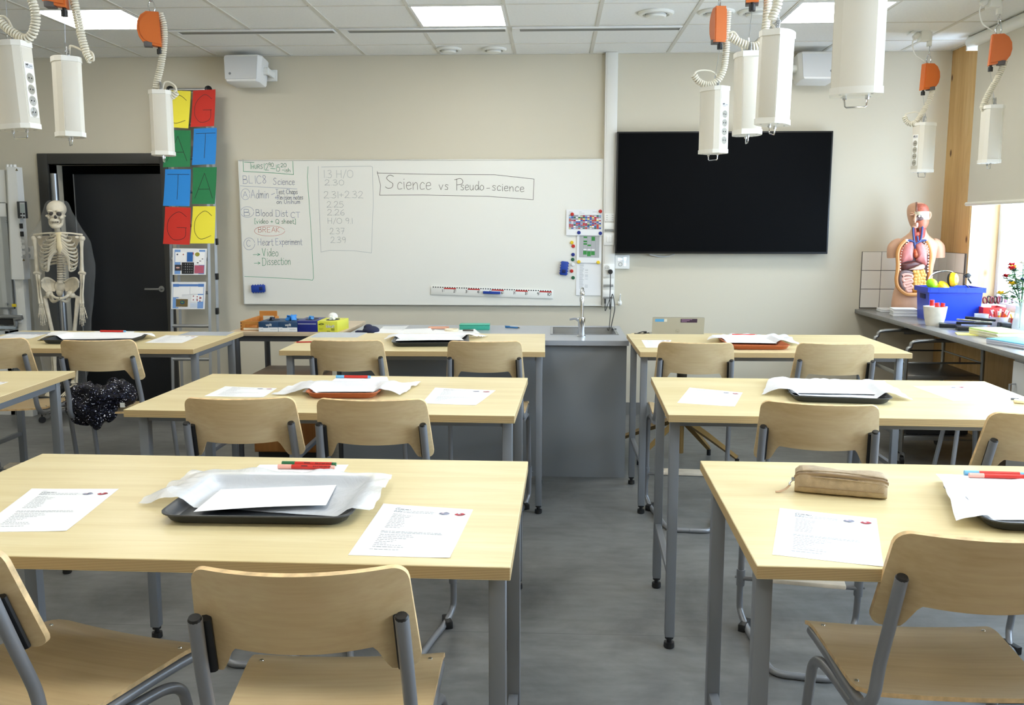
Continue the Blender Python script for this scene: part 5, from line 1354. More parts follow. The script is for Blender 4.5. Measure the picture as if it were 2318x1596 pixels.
# cabinet under the near part of the counter
q = at(2296, 815, x=XC + .03)
cbn = thing('base_cabinet', 'pale grey base cabinet under the window counter, cut by the right edge', 'cabinet', (XC + .02, 4.25, 0))
yb = q.y - 4.25
MB().box((.012, 0, .08), (XR - XC - .03, yb, CZ - .034), .002).box((.05, .01, 0), (XR - XC - .05, yb - .01, .08)).build('carcass', CAB, cbn)
dd = MB().box((0, .006, .09), (.012, yb - .012, CZ - .045), .002).build('door', CAB, cbn)
hy = yb - .055
MB().tube([(.0, hy, .72), (-.032, hy, .72), (-.032, hy, .60), (.0, hy, .60)], .0055, 8, smooth=0).build('handle', ZINC, dd)
for k in range(3):
    MB().cyl((.28, D - 4.2 - .06 - k * 1.4 if k < 1 else .3, 0), (.28, D - 4.2 - .06 if k < 1 else .3, CZ - .032), .001, n=4).bm.free()
MB().box((.40, D - 4.2 - .035, CZ - .20), (.62, D - 4.2 - .002, CZ - .033), .002).build('wall_bracket', STEEL, ct_)

# ------------------------------------------------------------------ anatomical torso
SKIN = mat('model_skin', (214, 168, 138), 0.42, spec=.4); LUNG = mat('lung_pink', (196, 116, 108), .45, var=.08, scale=30); LIVER = mat('liver_brown', (86, 42, 36), .4); FATTY = mat('cut_edge_ochre', (206, 142, 78), .5); STOM = mat('stomach_pale', (226, 190, 170), .45)
GUT = mat('gut_pink', (212, 158, 140), .45); OMEN = mat('omentum_yellow', (216, 158, 72), .45); COLON = mat('colon_grey', (112, 88, 84), .5); MUSC = mat('muscle_red', (176, 64, 52), .5); VEIN = mat('vein_blue', (58, 72, 124), .45); ART = mat('artery_red', (178, 48, 46), .45); BRAIN = mat('brain_red', (178, 96, 76), .5, var=.15, scale=60, bump=.8, bscale=70); CREAM = mat('skull_cream', (232, 224, 196), .5); CART = mat('cartilage_blue', (150, 178, 206), .45)
TY = 7.16
def tp(X, Y, dy=0.0): return at(2000 + X / 6.1375, 440 + Y / 6.1375, y=TY + dy)
base = tp(440, 1560)
T0 = Vector((tp(450, 900).x, TY, CZ))
to = thing('anatomy_torso', 'anatomical torso model with open chest standing in the pine corner', 'anatomy model', T0)
def t3(X, Y, dy=0.0): return tp(X, Y, dy) - T0
zs = t3(450, 1570).z
def ring_t(Y, xa, xb, dp, cyy=0.0, n=28, e=2.3):
    a, b = t3(xa, Y), t3(xb, Y); cx = (a.x + b.x) / 2; w = (b.x - a.x) / 2; o = []
    for k in range(n):
        an = 2 * pi * k / n; c, s_ = cos(an), sin(an)
        o.append((cx + w * math.copysign(abs(c) ** (2 / e), c), cyy + dp * math.copysign(abs(s_) ** (2 / e), s_), a.z))
    return o
body = MB()
def interp(tab, Y):
    for A, B in zip(tab, tab[1:]):
        if A[0] >= Y >= B[0]:
            t_ = (A[0] - Y) / (A[0] - B[0]); return [lerp(a_, b_, t_) for a_, b_ in zip(A, B)]
    return tab[0] if Y > tab[0][0] else tab[-1]
def bfront(X, Y):
    q_ = interp(secs, Y); u = min(.985, abs(X - (q_[1] + q_[2]) / 2) / ((q_[2] - q_[1]) / 2)); return -q_[3] * (1 - u ** 2.3) ** (1 / 2.3)
def hfront(X, Y):
    q_ = interp(hs, Y); u = min(.97, abs(X - (q_[1] + q_[2]) / 2) / ((q_[2] - q_[1]) / 2)); return q_[4] - q_[3] * sqrt(1 - u * u)
def half_ring(Y, xc, k, back=.75, n=22):
    q_ = interp(hs, Y); a_, b_ = t3(q_[1], Y), t3(q_[2], Y); cx = (a_.x + b_.x) / 2; w = (b_.x - a_.x) / 2; c0 = (t3(xc, Y, hfront(xc, Y)).x - cx) / w
    a0 = math.acos(max(-.98, min(.98, c0))); o_ = []
    for j in range(n):
        an = lerp(-a0, a0 * back, j / (n - 1)); o_.append((cx + w * k * cos(an), q_[4] + q_[3] * k * sin(an), a_.z))
    return o_
secs = [(1590, 112, 700, .085), (1500, 118, 712, .095), (1380, 140, 700, .100), (1280, 172, 690, .100), (1180, 182, 672, .092), (1080, 206, 672, .088), (980, 204, 690, .090), (890, 190, 712, .098), (800, 176, 728, .104), (720, 170, 742, .104), (690, 160, 752, .100), (655, 190, 728, .092), (618, 248, 680, .078), (575, 310, 626, .062), (530, 366, 594, .055), (480, 392, 578, .052), (420, 396, 574, .054), (380, 396, 572, .056)]
rings = [ring_t(*q_) for q_ in secs]
rings[0] = [(x_, y_, max(z_, .0)) for x_, y_, z_ in rings[0]]
zmin = min(p_[2] for p_ in rings[0]); rings = [[(x_, y_, max(z_ - 0, 0.0) if z_ > .002 else 0.0) for x_, y_, z_ in r_] for r_ in rings]
body.loft(rings)
# shoulders and upper arm stumps
for xs, xe, sgn in ((225, 136, -1), (690, 764, 1)):
    body.tube([t3(lerp(xs, xe, -.2), 668, .01), t3(lerp(xs, xe, .35), 690, .01), t3(lerp(xs, xe, .85), 740, .01), t3(xe, 815, .01), t3(xe, 880, .01)], [.034, .044, .050, .047, .045], 16, smooth=4)
hd = ring_t
hs = [(480, 404, 566, .058, .0), (455, 390, 575, .078, -.012), (430, 376, 590, .086, -.012), (390, 362, 604, .092, -.008), (340, 352, 612, .096, .0), (280, 344, 618, .100, .006), (220, 346, 618, .100, .010), (180, 354, 610, .094, .012), (150, 370, 594, .080, .014), (128, 396, 566, .058, .014), (114, 436, 530, .030, .014)]
body.loft([ring_t(Y, a, b, d_, c_, e=2.0) for Y, a, b, d_, c_ in hs])
def hp(X, Y, e): return t3(X, Y, hfront(X, Y) - e)
body.tube([hp(444, 282, -.003), hp(440, 325, .005), hp(432, 362, .016), hp(436, 384, .004)], [.008, .010, .013, .008], 10, smooth=4)
body.tube([hp(404, 402, -.002), hp(432, 398, .003), hp(458, 402, .001)], [.003, .0055, .004], 8, smooth=3)
body.tube([hp(406, 416, -.002), hp(432, 421, .003), hp(456, 416, .001)], [.003, .006, .004], 8, smooth=3)
body.tube([hp(362, 268, -.002), hp(392, 258, .001), hp(420, 268, -.001)], [.003, .005, .004], 8, smooth=3)
body.ball(hp(390, 287, -.004), (.016, .009, .008), 12, 8).ball(hp(434, 452, -.006), (.022, .014, .013), 12, 8)
for c_, s_ in (((632, 300), 1),):
    body.tube([t3(612, 258, .02), t3(640, 252, .016), t3(650, 290, .016), t3(632, 330, .018), t3(610, 345, .02)], [(.006, .011)] * 5, 8, smooth=3)
body.build('body', SKIN, to, ang=1.2)
MB().tube([hp(366, 290, .001), hp(390, 295, .0045), hp(414, 290, .002)], [.0012, .0018, .0012], 6, smooth=3).build('eyelid_line', mat('lash_brown', (96, 60, 46), .6), to)
# opened half of the head
MB().loft([half_ring(Y, 466, k, .6) for Y, k in ((242, 1.02), (215, 1.03), (180, 1.03), (150, 1.02), (130, 1.0), (118, .95))]).build('brain', BRAIN, to)
MB().tube([hp(458, Y, .002) for Y in (244, 215, 185, 155, 132, 116)], .0065, 8, smooth=4).build('skull_rim', mat('rim_brown', (120, 76, 56), .5), to)
MB().loft([half_ring(Y, 452, k, .45) for Y, k in ((352, .99), (340, 1.03), (262, 1.045), (240, 1.045), (238, 1.0))]).build('skull_bone', CREAM, to, ang=.8)
MB().ball(hp(495, 306, .002), (.017, .010, .011), 14, 10).build('eye_socket', mat('eye_dark', (60, 44, 40), .5), to)
MB().ball(hp(497, 304, .010), (.0085, .005, .0085), 12, 8).build('eyeball', mat('eye_white', (226, 224, 216), .3), to)
MB().ball(hp(505, 338, .0), (.030, .010, .014), 14, 10).ball(hp(462, 335, .002), (.012, .008, .020), 10, 8).build('cheek_cavity', mat('cavity_brown', (92, 62, 56), .5), to)
MB().loft([half_ring(Y, 458, 1.02, .3) for Y in (455, 430, 390, 352)]).build('jaw_muscle', mat('jaw_orange', (200, 118, 90), .5), to)
MB().ball(hp(466, 424, .004), (.010, .007, .018), 10, 8).build('teeth_side', mat('gum_pale', (226, 186, 176), .4), to)
# neck
MB().loft([ring_t(Y, a, b, .060, -.014, e=2.6) for Y, a, b in ((640, 412, 540), (560, 418, 548), (470, 424, 560), (400, 470, 580))]).build('neck_muscles', MUSC, to)
MB().loft([ring_t(Y, a, b, .018, -.068, e=2.2) for Y, a, b in ((520, 452, 488), (490, 444, 506), (455, 448, 508), (440, 462, 496))]).build('larynx', CART, to)
MB().ball(t3(484, 555, -.070), (.026, .014, .020), 12, 8).build('thyroid', mat('thyroid_red', (206, 112, 90), .4), to)
vn = MB()
for P in ([(412, 460), (416, 560), (424, 640), (432, 700)], [(540, 440), (530, 560), (512, 640), (442, 688)], [(318, 645), (370, 640), (424, 660)], [(600, 640), (550, 640), (500, 660)], [(432, 690), (438, 760)], [(470, 580), (478, 650)]):
    vn.tube([t3(x_, y_, -.088 - .01 * (y_ > 600)) for x_, y_ in P], [.0075] * len(P), 8, smooth=4)
vn.build('veins', VEIN, to)
ar = MB()
for P in ([(436, 470), (444, 580), (462, 660)], [(522, 470), (508, 580), (492, 650)], [(560, 390), (552, 470), (546, 560)]):
    ar.tube([t3(x_, y_, -.083 - .012 * (y_ > 600)) for x_, y_ in P], [.006] * len(P), 8, smooth=4)
ar.build('arteries', ART, to)
# chest opening
op = MB(); cav = [(300, 640), (230, 720), (196, 820), (200, 960), (196, 1060), (180, 1180), (205, 1290), (300, 1372), (400, 1392), (520, 1376), (600, 1280), (636, 1160), (640, 1000), (660, 860), (640, 740), (600, 645)]
def front(X, Y): return -.100 - .012 * (1 - ((X - 430) / 260) ** 2)
op.tube([t3(x_, y_, min(bfront(x_, y_), -.086) - .010) for x_, y_ in cav], [.015] * len(cav), 8, smooth=4)
op.build('cut_edge', FATTY, to)
bk2 = MB(); bk2.prism([(t3(x_, y_, -.098).x, t3(x_, y_, -.098).z) for x_, y_ in cav], -.098, -.06, 'Y'); bk2.build('cavity', mat('cavity_dark', (78, 36, 32), .6), to, ang=.5)
for nm, P, m__ in (('side_muscle', [(640, 720), (655, 850), (642, 1000), (630, 1180)], mat('flank_rust', (186, 92, 58), .5)), ('side_muscle', [(252, 720), (222, 830), (226, 1000), (232, 1100)], mat('flank_rust', (186, 92, 58), .5))):
    MB().tube([t3(x_, y_, min(bfront(x_, y_), -.088) - .004) for x_, y_ in P], [.012] * 4, 8, smooth=4).build(nm, m__, to)
rb = MB()
for sg, P in ((-1, [(350, 655), (300, 710), (262, 770), (245, 840), (236, 920), (232, 1000), (232, 1070)]), (1, [(560, 660), (600, 710), (620, 780), (624, 860), (620, 940), (616, 1020), (614, 1090)])):
    C_ = catmull([tuple(t3(x_, y_, min(bfront(x_, y_), -.098) - .006)) for x_, y_ in P], 12)
    for k in range(0, len(C_) - 4, 6):
        a, b = Vector(C_[k]), Vector(C_[min(k + 3, len(C_) - 1)]); rb.tube([a, a.lerp(b, .5), b], [.0045, .0058, .0045], 8)
rb.ball(t3(322, 642, -.094), (.016, .012, .012), 10, 8).ball(t3(596, 642, -.094), (.014, .012, .012), 10, 8)
rb.build('rib_ends', mat('rib_ivory', (240, 224, 214), .45), to)
def organ(name, outline, y0, bulge, m__, n=1):
    c_ = Vector((0, 0, 0)); P = [t3(x_, y_, y0 - bulge * .6) for x_, y_ in outline]; cx = sum(p_.x for p_ in P) / len(P); cz = sum(p_.z for p_ in P) / len(P)
    Q = catmull([(p_.x, p_.z) for p_ in P] + [(P[0].x, P[0].z)], 4)[:-1]
    rg = []
    for f, h in ((1.0, 0.0), (.97, .35), (.88, .68), (.70, .9), (.4, 1.0), (.12, 1.03)):
        rg.append([(cx + (x_ - cx) * f, y0 - bulge * h, cz + (z_ - cz) * f) for x_, z_ in Q])
    MB().loft(rg).build(name, m__, to, ang=1.0)
organ('lung', [(375, 660), (415, 670), (420, 760), (414, 850), (408, 920), (330, 935), (246, 952), (248, 860), (268, 760), (310, 690)], -.092, .034, LUNG)
organ('lung', [(520, 660), (556, 680), (594, 740), (612, 840), (606, 988), (540, 960), (456, 924), (478, 860), (462, 780), (458, 700)], -.092, .034, LUNG)
organ('heart', [(440, 740), (470, 790), (484, 850), (462, 890), (430, 870), (424, 790)], -.092, .024, mat('heart_ochre', (190, 98, 58), .45, var=.2, scale=50))
organ('liver', [(246, 962), (330, 945), (420, 930), (470, 936), (520, 966), (440, 1010), (340, 1046), (246, 1058)], -.092, .032, LIVER)
organ('stomach', [(500, 980), (560, 970), (584, 1000), (560, 1040), (470, 1056), (345, 1050), (420, 1020)], -.094, .034, STOM)
organ('omentum', [(410, 1062), (570, 1042), (592, 1120), (588, 1220), (560, 1320), (500, 1362), (400, 1352), (396, 1240), (408, 1140)], -.094, .026, OMEN)
lob = MB(); rn = random.Random(4)
for r_ in range(6):
    for c_ in range(4):
        X = 434 + c_ * 42 + (r_ % 2) * 12 + rn.uniform(-9, 9); Y = 1085 + r_ * 44 + rn.uniform(-10, 10)
        lob.ball(t3(X, Y, -.114), (rn.uniform(.012, .021), .0085, rn.uniform(.013, .022)), 10, 7)
lob.build('omentum_lobes', OMEN, to)
gt = MB()
gt.tube([t3(x_, y_, -.112) for x_, y_ in ((258, 1130), (300, 1110), (380, 1120), (390, 1155), (320, 1160), (265, 1175), (290, 1210), (370, 1185), (392, 1215), (330, 1235), (280, 1245), (300, 1285), (372, 1262), (394, 1290), (345, 1312), (312, 1310), (340, 1348), (392, 1342))], .0125, 9, smooth=4)
gt.build('small_gut', GUT, to)
cl_ = MB(); cl_.tube([t3(x_, y_, -.104) for x_, y_ in ((318, 1330), (272, 1296), (240, 1230), (232, 1150), (250, 1095), (300, 1080), (400, 1098))], [.015, .016, .015, .015, .017, .018, .016], 10, smooth=4); cl_.build('colon', COLON, to)

# ------------------------------------------------------------------ things on the counter
def cpt(X, Y, z=CZ): return at(2060 + X / 7.98, 620 + Y / 7.98, z=z)
def cpy(X, Y, y): return at(2060 + X / 7.98, 620 + Y / 7.98, y=y)
BLUE = mat('crate_blue', (14, 62, 200), .35, spec=.5)
a = cpy(60, 290, 6.62); b = cpy(1215, 330, 6.62)
# the crate: measured from its front corners
fl = cpt(200, 915); crz = .235
cx0, cx1 = fl.x - .10, fl.x + .42
qc = at(2099, 727, z=CZ); cq = at(2146, 700, y=qc.y + .15)
crate = thing('blue_crate', 'deep blue plastic crate holding ear defenders beside the torso', 'crate', (cq.x, qc.y + .15, CZ), rz=radians(-3))
W_, L_, t_ = .183, .13, .006
m_ = MB()
for k in range(2): pass
bot = [(-W_ * .93, -L_ * .93), (W_ * .93, -L_ * .93), (W_ * .93, L_ * .93), (-W_ * .93, L_ * .93)]; topo = [(-W_, -L_), (W_, -L_), (W_, L_), (-W_, L_)]
def rr(P, ins, z): return [(x_ - math.copysign(ins, x_), y_ - math.copysign(ins, y_), z) for x_, y_ in P]
m_.loft([rr(bot, 0, 0), rr(topo, 0, crz)], caps=False); m_.loft([rr(bot, t_, .006), rr(topo, t_, crz)], caps=False)
m_.poly(rr(bot, 0, 0)[::-1]); m_.poly(rr(bot, t_, .006))
m_.build('walls', BLUE, crate, ang=.4)
rm = MB()
for a_, b_, c_, d_ in ((-W_ - .014, -L_ - .014, W_ + .014, -L_ + .006), (-W_ - .014, L_ - .006, W_ + .014, L_ + .014), (-W_ - .014, -L_, -W_ + .006, L_), (W_ - .006, -L_, W_ + .014, L_)):
    rm.box((a_, b_, crz - .006), (c_, d_, crz), .002)
for a_, b_, c_, d_ in ((-W_ - .014, -L_ - .014, W_ + .014, -L_ - .011), (-W_ - .014, L_ + .011, W_ + .014, L_ + .014), (-W_ - .014, -L_ - .014, -W_ - .011, L_ + .014), (W_ + .011, -L_ - .014, W_ + .014, L_ + .014)):
    rm.box((a_, b_, crz - .034), (c_, d_, crz))
for k in range(7):
    x_ = -W_ + 2 * W_ * k / 6; rm.box((x_ - .002, -L_ - .014, crz - .034), (x_ + .002, -L_, crz - .004))
for k in range(4):
    y_ = -L_ + 2 * L_ * k / 3; rm.box((-W_ - .014, y_ - .002, crz - .034), (-W_, y_ + .002, crz - .004))
rm.build('rim', BLUE, crate)
MB().box((-W_ - .001, -.055, crz - .085), (-W_ + .010, .055, crz - .050), .004).build('grip_slot', mat('slot_navy', (8, 22, 84), .6), crate)
def cw(x_, y_, z_): return crate.matrix_basis @ Vector((x_, y_, z_))
YEL = mat('earcup_yellow', (240, 190, 20), .35); LIME = mat('earcup_lime', (160, 226, 20), .4)
def earcup(mb, c, r, ax):
    M = Vector((0, 0, 1)).rotation_difference(Vector(ax)).to_matrix().to_4x4(); q_ = T(*c) @ M
    return q_, r
def defender(name, c, r, ax, colm, lb, band=None):
    t = thing(name, lb, 'ear defender', c, group='ear defenders in the blue crate')
    M = Vector((0, 0, 1)).rotation_difference(Vector(ax).normalized()).to_matrix().to_4x4()
    MB().lathe([(.001, .030), (r * .45, .028), (r * .80, .018), (r * .97, .0), (r, -.010), (r * .97, -.014)], n=24, sq=1.25).xf(M).build('cup', colm, t)
    MB().lathe([(r * .95, -.012), (r * .98, -.022), (r * .9, -.030), (r * .6, -.030), (r * .55, -.018)], n=24, sq=1.25).xf(M).build('cushion', BLACK, t)
    if band: MB().tube(band, [(.0015, .006)] * len(band), 8, smooth=5).build('headband', CHROME, t)
    return t
zf = crz + .0
DEF1 = defender('ear_defender', cw(.0, -.07, zf + .055), .046, (.72, -.62, .15), YEL, 'yellow ear defender standing highest out of the blue crate', [(.02, .02, .02), (.0, .04, .05), (-.06, .06, .055), (-.13, .06, .03), (-.16, .05, -.03)])
defender('ear_defender', cw(-.075, -.085, zf + .004), .045, (.25, -.5, .8), YEL, 'yellow ear defender cup lying low at the crate rim')
defender('ear_defender', cw(-.150, -.075, zf + .022), .036, (-.75, -.6, .1), LIME, 'lime green ear defender at the left corner of the blue crate')
b_ = Vector((.055, -.03, .020))
sld = (MB().tube([(0, 0, 0), (.03, .0, .018), (.05, .01, .008)], [.008, .010, .007], 8, smooth=3).box((.012, -.012, -.006), (.040, .012, .020), .003).tube([(.03, 0, -.01), (.055, 0, -.045)], .006, 8).build('band_slider', BLACK, DEF1, loc=b_))
b_ = cw(.11, -.03, zf - .01)
tag(MB().tube([(-.02, 0, .03), (.02, .0, .0), (.05, .02, -.03)], .0035, 8, smooth=3).build('thin_rod', BLACK, loc=b_), 'thin black rod poking out of the blue crate', 'rod')
NAP = mat('napkin_white', (240, 240, 240), .85)
def pile(cx, cy, w, l, n, h, rz_, lbs, ww=0.0):
    for k in range(n):
        m_ = MB(); dz = h / n; rr_ = random.Random(k * 7 + int(w * 1e4))
        m_.box((-w / 2 + rr_.uniform(-.003, .003), -l / 2 + rr_.uniform(-.003, .003), .0004), (w / 2, l / 2, dz - .0004), .002 if dz > .006 else .0012)
        o_ = m_.build('napkin_pack', NAP, loc=(cx + rr_.uniform(-.002, .002), cy, CZ + k * dz), rot=(0, 0, rz_ + rr_.uniform(-.02, .02)))
        tag(o_, lbs[k], 'napkins', 'white paper napkins on the counter')
q = at(2052, 716, z=CZ)
pile(q.x, q.y + .06, .175, .15, 5, .055, -.18, ['lowest fold of the tall white napkin pile before the torso', 'second fold from below in the tall white napkin pile', 'middle fold of the tall white napkin pile', 'second fold from the top of the tall white napkin pile', 'topmost fold of the tall white napkin pile before the torso'])
q = at(2018, 707, z=CZ)
pile(q.x - .012, q.y + .08, .12, .13, 2, .025, -.1, ['lower fold of the low white napkin pile at the wall', 'upper fold of the low white napkin pile at the wall'])
CERA = mat('cup_ceramic', (232, 222, 204), .5, var=.03, scale=30)
def pot(name, px, py, r, h, m__, lb, cat='pot', taper=.82, belly=True, wall=.005):
    q = at(px, py, z=CZ); t = thing(name, lb, cat, (q.x, q.y + r * taper, CZ))
    pr = [(.001, .0), (r * taper, .0), (r * lerp(taper, 1, .55) if belly else r * lerp(taper, 1, .5), h * .4), (r, h), (r - wall, h), (r * lerp(taper, 1, .5) - wall, h * .4), (r * taper - wall, .006), (.001, .006)]
    MB().lathe(pr, n=32).build('pot_body' if cat == 'pot' else 'cup_body', m__, t)
    return t
pot1 = pot('pen_pot', 2122, 738, .076, .128, CERA, 'cream pot holding red glue sticks, on the counter edge', taper=.70)
def stick_in(pt, dx, dy, h, r, ax, m1, m2, name, lb, cat='glue stick'):
    o = pt.location; M = Vector((0, 0, 1)).rotation_difference(Vector(ax).normalized()).to_matrix().to_4x4()
    t = thing(name, lb, cat, (o.x + dx, o.y + dy, CZ + .012), group=None)
    MB().cyl((0, 0, .0), (0, 0, h * .76), r, n=18).xf(M).build('tube', m1, t)
    MB().cyl((0, 0, h * .76), (0, 0, h), r * 1.06, n=18).xf(M).build('cap', m2, t)
    return t
GLR = mat('glue_red', (214, 44, 40), .4)
stick_in(pot1, -.022, -.01, .160, .014, (-.04, 0, 1), WHITE, GLR, 'glue_stick', 'white glue stick with red cap standing highest in the cream pot')
stick_in(pot1, .024, .0, .140, .014, (-.1, 0, 1), GLR, GLR, 'glue_stick', 'red glue stick leaning in the cream pot')
stick_in(pot1, .040, .01, .138, .013, (.1, 0, 1), GLR, GLR, 'glue_stick', 'red glue stick leaning right in the cream pot')
q = at(2165, 707, z=CZ + .03); tg = MB().box((-.035, -.006, 0), (.035, .006, .046), .004).build('white_case', mat('clear_case', (214, 224, 230), .2), loc=(q.x - .02, q.y + .02, CZ + .03)); tag(tg, 'small pale plastic case on the wooden strip behind the cream pot', 'case')
tag(MB().box((-.09, -.03, 0), (.09, .03, .030), .003).build('wooden_strip', mat('strip_brown', (150, 100, 66), .5), loc=(q.x + .01, q.y + .02, CZ)), 'brown wooden strip on the counter behind the cream pot', 'wood strip')
REDP = mat('box_red', (196, 34, 28), .45)
q = at(2190, 727, z=CZ)
rb_ = thing('red_file_box', 'red open file box on the counter, right of the blue crate', 'box', (q.x + .15, q.y + .0, CZ), rz=radians(-8))
m_ = MB(); w_, l_, h_ = .075, .10, .105
for a_, b_ in (((-w_, -l_, 0), (w_, -l_ + .004, h_)), ((-w_, l_ - .004, 0), (w_, l_, h_)), ((-w_, -l_, 0), (-w_ + .004, l_, h_)), ((w_ - .004, -l_, 0), (w_, l_, h_)), ((-w_, -l_, 0), (w_, l_, .004))): m_.box(a_, b_, .001)
m_.build('box_walls', REDP, rb_)
tag(MB().box((-.09, -.045, 0), (.09, .045, .085), .003).build('red_box', REDP, loc=(q.x + .20, q.y + .14, CZ)), 'low red box behind the translucent cup', 'box')
tag(MB().box((-.10, -.05, 0), (.10, .05, .022), .003).build('paper_bundle', mat('paper_grey', (214, 208, 200), .8), loc=(q.x + .20, q.y + .14, CZ + .0855)), 'pale paper bundle lying on the low red box', 'paper bundle')
CLR = sheer('milky_plastic', (222, 226, 238), .55, .3, .5)
cupb = pot('plastic_cup', 2226, 742, .044, .088, CLR, 'milky translucent cup standing empty on the counter', 'cup', .86, False, .002)
cupc = pot('plastic_cup', 2268, 743, .058, .072, CLR, 'milky tub full of orange and red markers', 'cup', .82, False, .002)
cols_ = [(226, 88, 28), (206, 50, 40), (236, 150, 30), (170, 60, 60), (238, 120, 40), (196, 70, 90)]
for k in range(12):
    rr_ = random.Random(k); an = 2 * pi * k / 12; R_ = .036 if k % 3 else .015; ax = (.35 * cos(an), .35 * sin(an), 1)
    c_ = cols_[k % 6]; sm_ = mat('pen_%d_%d_%d' % c_, c_, .4)
    o = stick_in(cupc, R_ * cos(an) * .6, R_ * sin(an) * .6, .100 + .012 * rr_.random(), .006, ax, sm_, sm_ if k % 2 else WHITE, 'felt_marker', 'felt marker in the milky tub of orange and red markers', 'marker')
    o['group'] = 'markers in the milky tub'
redc = pot('red_cup', 2302, 744, .030, .066, REDP, 'small red cup beside the tub of markers', 'cup', .9, False, .002)
for k in range(3):
    o = stick_in(redc, -.006 + k * .007, .004 * k, .085, .005, (.3 * (k - 1), .1, 1), mat('pen_yellow', (236, 180, 50), .4), mat('pen_yellow', (236, 180, 50), .4), 'felt_marker', 'yellow felt marker in the small red cup', 'marker'); o['group'] = 'markers in the red cup'
crc = pot('cream_cup', 2317, 746, .028, .055, CERA, 'cream cup cut by the right edge of the photo', 'cup', .8)
# scissors in a rack behind
SC = mat('scissor_grip', (40, 18, 22), .35); SCR = mat('scissor_red', (108, 22, 34), .35)
q = at(2270, 722, z=CZ)
rk = thing('scissor_rack', 'dark rack of scissors behind the marker tub', 'rack', (q.x + .06, q.y + .16, CZ))
rm_ = MB().box((-.12, -.04, 0), (.12, -.034, .075), .002).box((-.12, .034, 0), (.12, .04, .075), .002).box((-.12, -.04, 0), (-.114, .04, .075)).box((.114, -.04, 0), (.12, .04, .075)).box((-.12, -.04, 0), (.12, .04, .006))
rm_.build('rack_walls', mat('rack_brown', (84, 40, 34), .5), rk)
for k, (dx, ln_) in enumerate(((-.095, -.5), (-.055, -.25), (-.015, .05), (.03, .12), (.075, .4))):
    t = thing('scissors', ['dark red handled scissors leaning left in the rack', 'dark handled scissors, second from the left in the rack', 'dark handled scissors standing upright in the middle of the rack', 'dark handled scissors right of the middle of the rack', 'dark handled scissors leaning right in the rack'][k], 'scissors', (rk.location.x + dx, rk.location.y, CZ + .08), group='scissors in the rack', rot=(0, ln_ * .5, .3 * k))
    for s_ in (-1, 1):
        MB().tube([(s_ * .016 + .014 * cos(u) * 1.0, 0, .045 + .026 * sin(u)) for u in [2 * pi * j / 12 for j in range(12)]], (.0042, .0065), 8, closed=True).build('grip', SC if s_ > 0 else SCR, t) if False else MB().tube([(s_ * .016 + .014 * cos(2 * pi * j / 12), 0, .045 + .026 * sin(2 * pi * j / 12)) for j in range(12)], .0055, 8, closed=True).build('grip', SC if s_ > 0 else SCR, t)
    MB().box((-.006, -.0015, -.07), (.006, .0015, .022), .0008).build('blade', ZINC, t)
# black boxes and cutters
def blk(px, py, w, l, h, rz_, lb, name='black_case', dz=0.0):
    q = at(px, py, z=CZ + dz); o = MB().box((-w / 2, -l / 2, 0), (w / 2, l / 2, h), .002).build(name, mat('case_black', (26, 27, 30), .35), loc=(q.x, q.y, CZ + dz), rot=(0, 0, rz_)); return tag(o, lb, 'case')
blk(2150, 741, .13, .10, .026, -.35, 'flat black case at the counter edge, left of two')
blk(2190, 748, .13, .085, .026, -.22, 'flat black case at the counter edge, right of two')
q = at(2205, 733, z=CZ + .03)
sp_ = thing('stapler', 'long black and chrome stapler lying on the flat black cases', 'stapler', (q.x, q.y - .01, CZ + .027), rz=radians(-20))
MB().box((-.11, -.014, 0), (.10, .014, .014), .003).build('foot', BLACK, sp_)
MB().box((-.11, -.010, .0), (.10, .010, .012), .002, M=T(0, 0, .018) @ RY(.05)).build('channel', CHROME, sp_)
MB().box((-.06, -.014, .0), (.12, .014, .018), .005, M=T(0, 0, .030) @ RY(.06)).build('cover', BLACK, sp_)
tag(MB().box((-.035, -.03, 0), (.035, .03, .045), .006).build('tape_dispenser', BLACK, loc=(q.x + .17, q.y - .05, CZ)), 'black wedge shaped dispenser right of the stapler', 'dispenser')
# folders
def folder(px, py, w, l, n, cols2, h, rz_, lbs, nm='paper_stack'):
    q = at(px, py, z=CZ)
    for k in range(n):
        rr_ = random.Random(k * 3 + n); dz = h / n
        g_ = [[(-w / 2 + w * i_ / 8, -l / 2 + l * j_ / 4, .0004 + .006 * max(0, (-(i_ / 8) + .35)) ** 1.0 * 0) for i_ in range(9)] for j_ in range(5)]
        o = MB().box((-w / 2, -l / 2, .0003), (w / 2, l / 2, dz - .0003), .0008).build(nm, mat('folder_%d_%d_%d' % cols2[k % len(cols2)], cols2[k % len(cols2)], .6), loc=(q.x + rr_.uniform(-.004, .004), q.y + rr_.uniform(-.004, .004), CZ + k * dz), rot=(0, 0, rz_ + rr_.uniform(-.03, .03)))
        tag(o, lbs[k], 'booklets', 'booklets and papers on the counter')
folder(2262, 762, .21, .297, 5, [(232, 228, 196), (236, 232, 206), (228, 224, 188), (238, 234, 212), (196, 224, 140)], .042, .1, ['lowest booklet of the yellowish pile on the counter', 'second booklet from below in the yellowish pile', 'middle booklet of the yellowish pile on the counter', 'second booklet from the top of the yellowish pile', 'green covered booklet topping the yellowish pile'])
folder(2312, 783, .21, .297, 5, [(214, 218, 232), (226, 228, 236), (206, 212, 230), (222, 224, 236), (108, 190, 226)], .030, .25, ['lowest booklet of the blue topped pile at the right edge', 'second booklet from below in the blue topped pile', 'middle booklet of the blue topped pile', 'second booklet from the top of the blue topped pile', 'light blue booklet topping the pile at the right edge'])
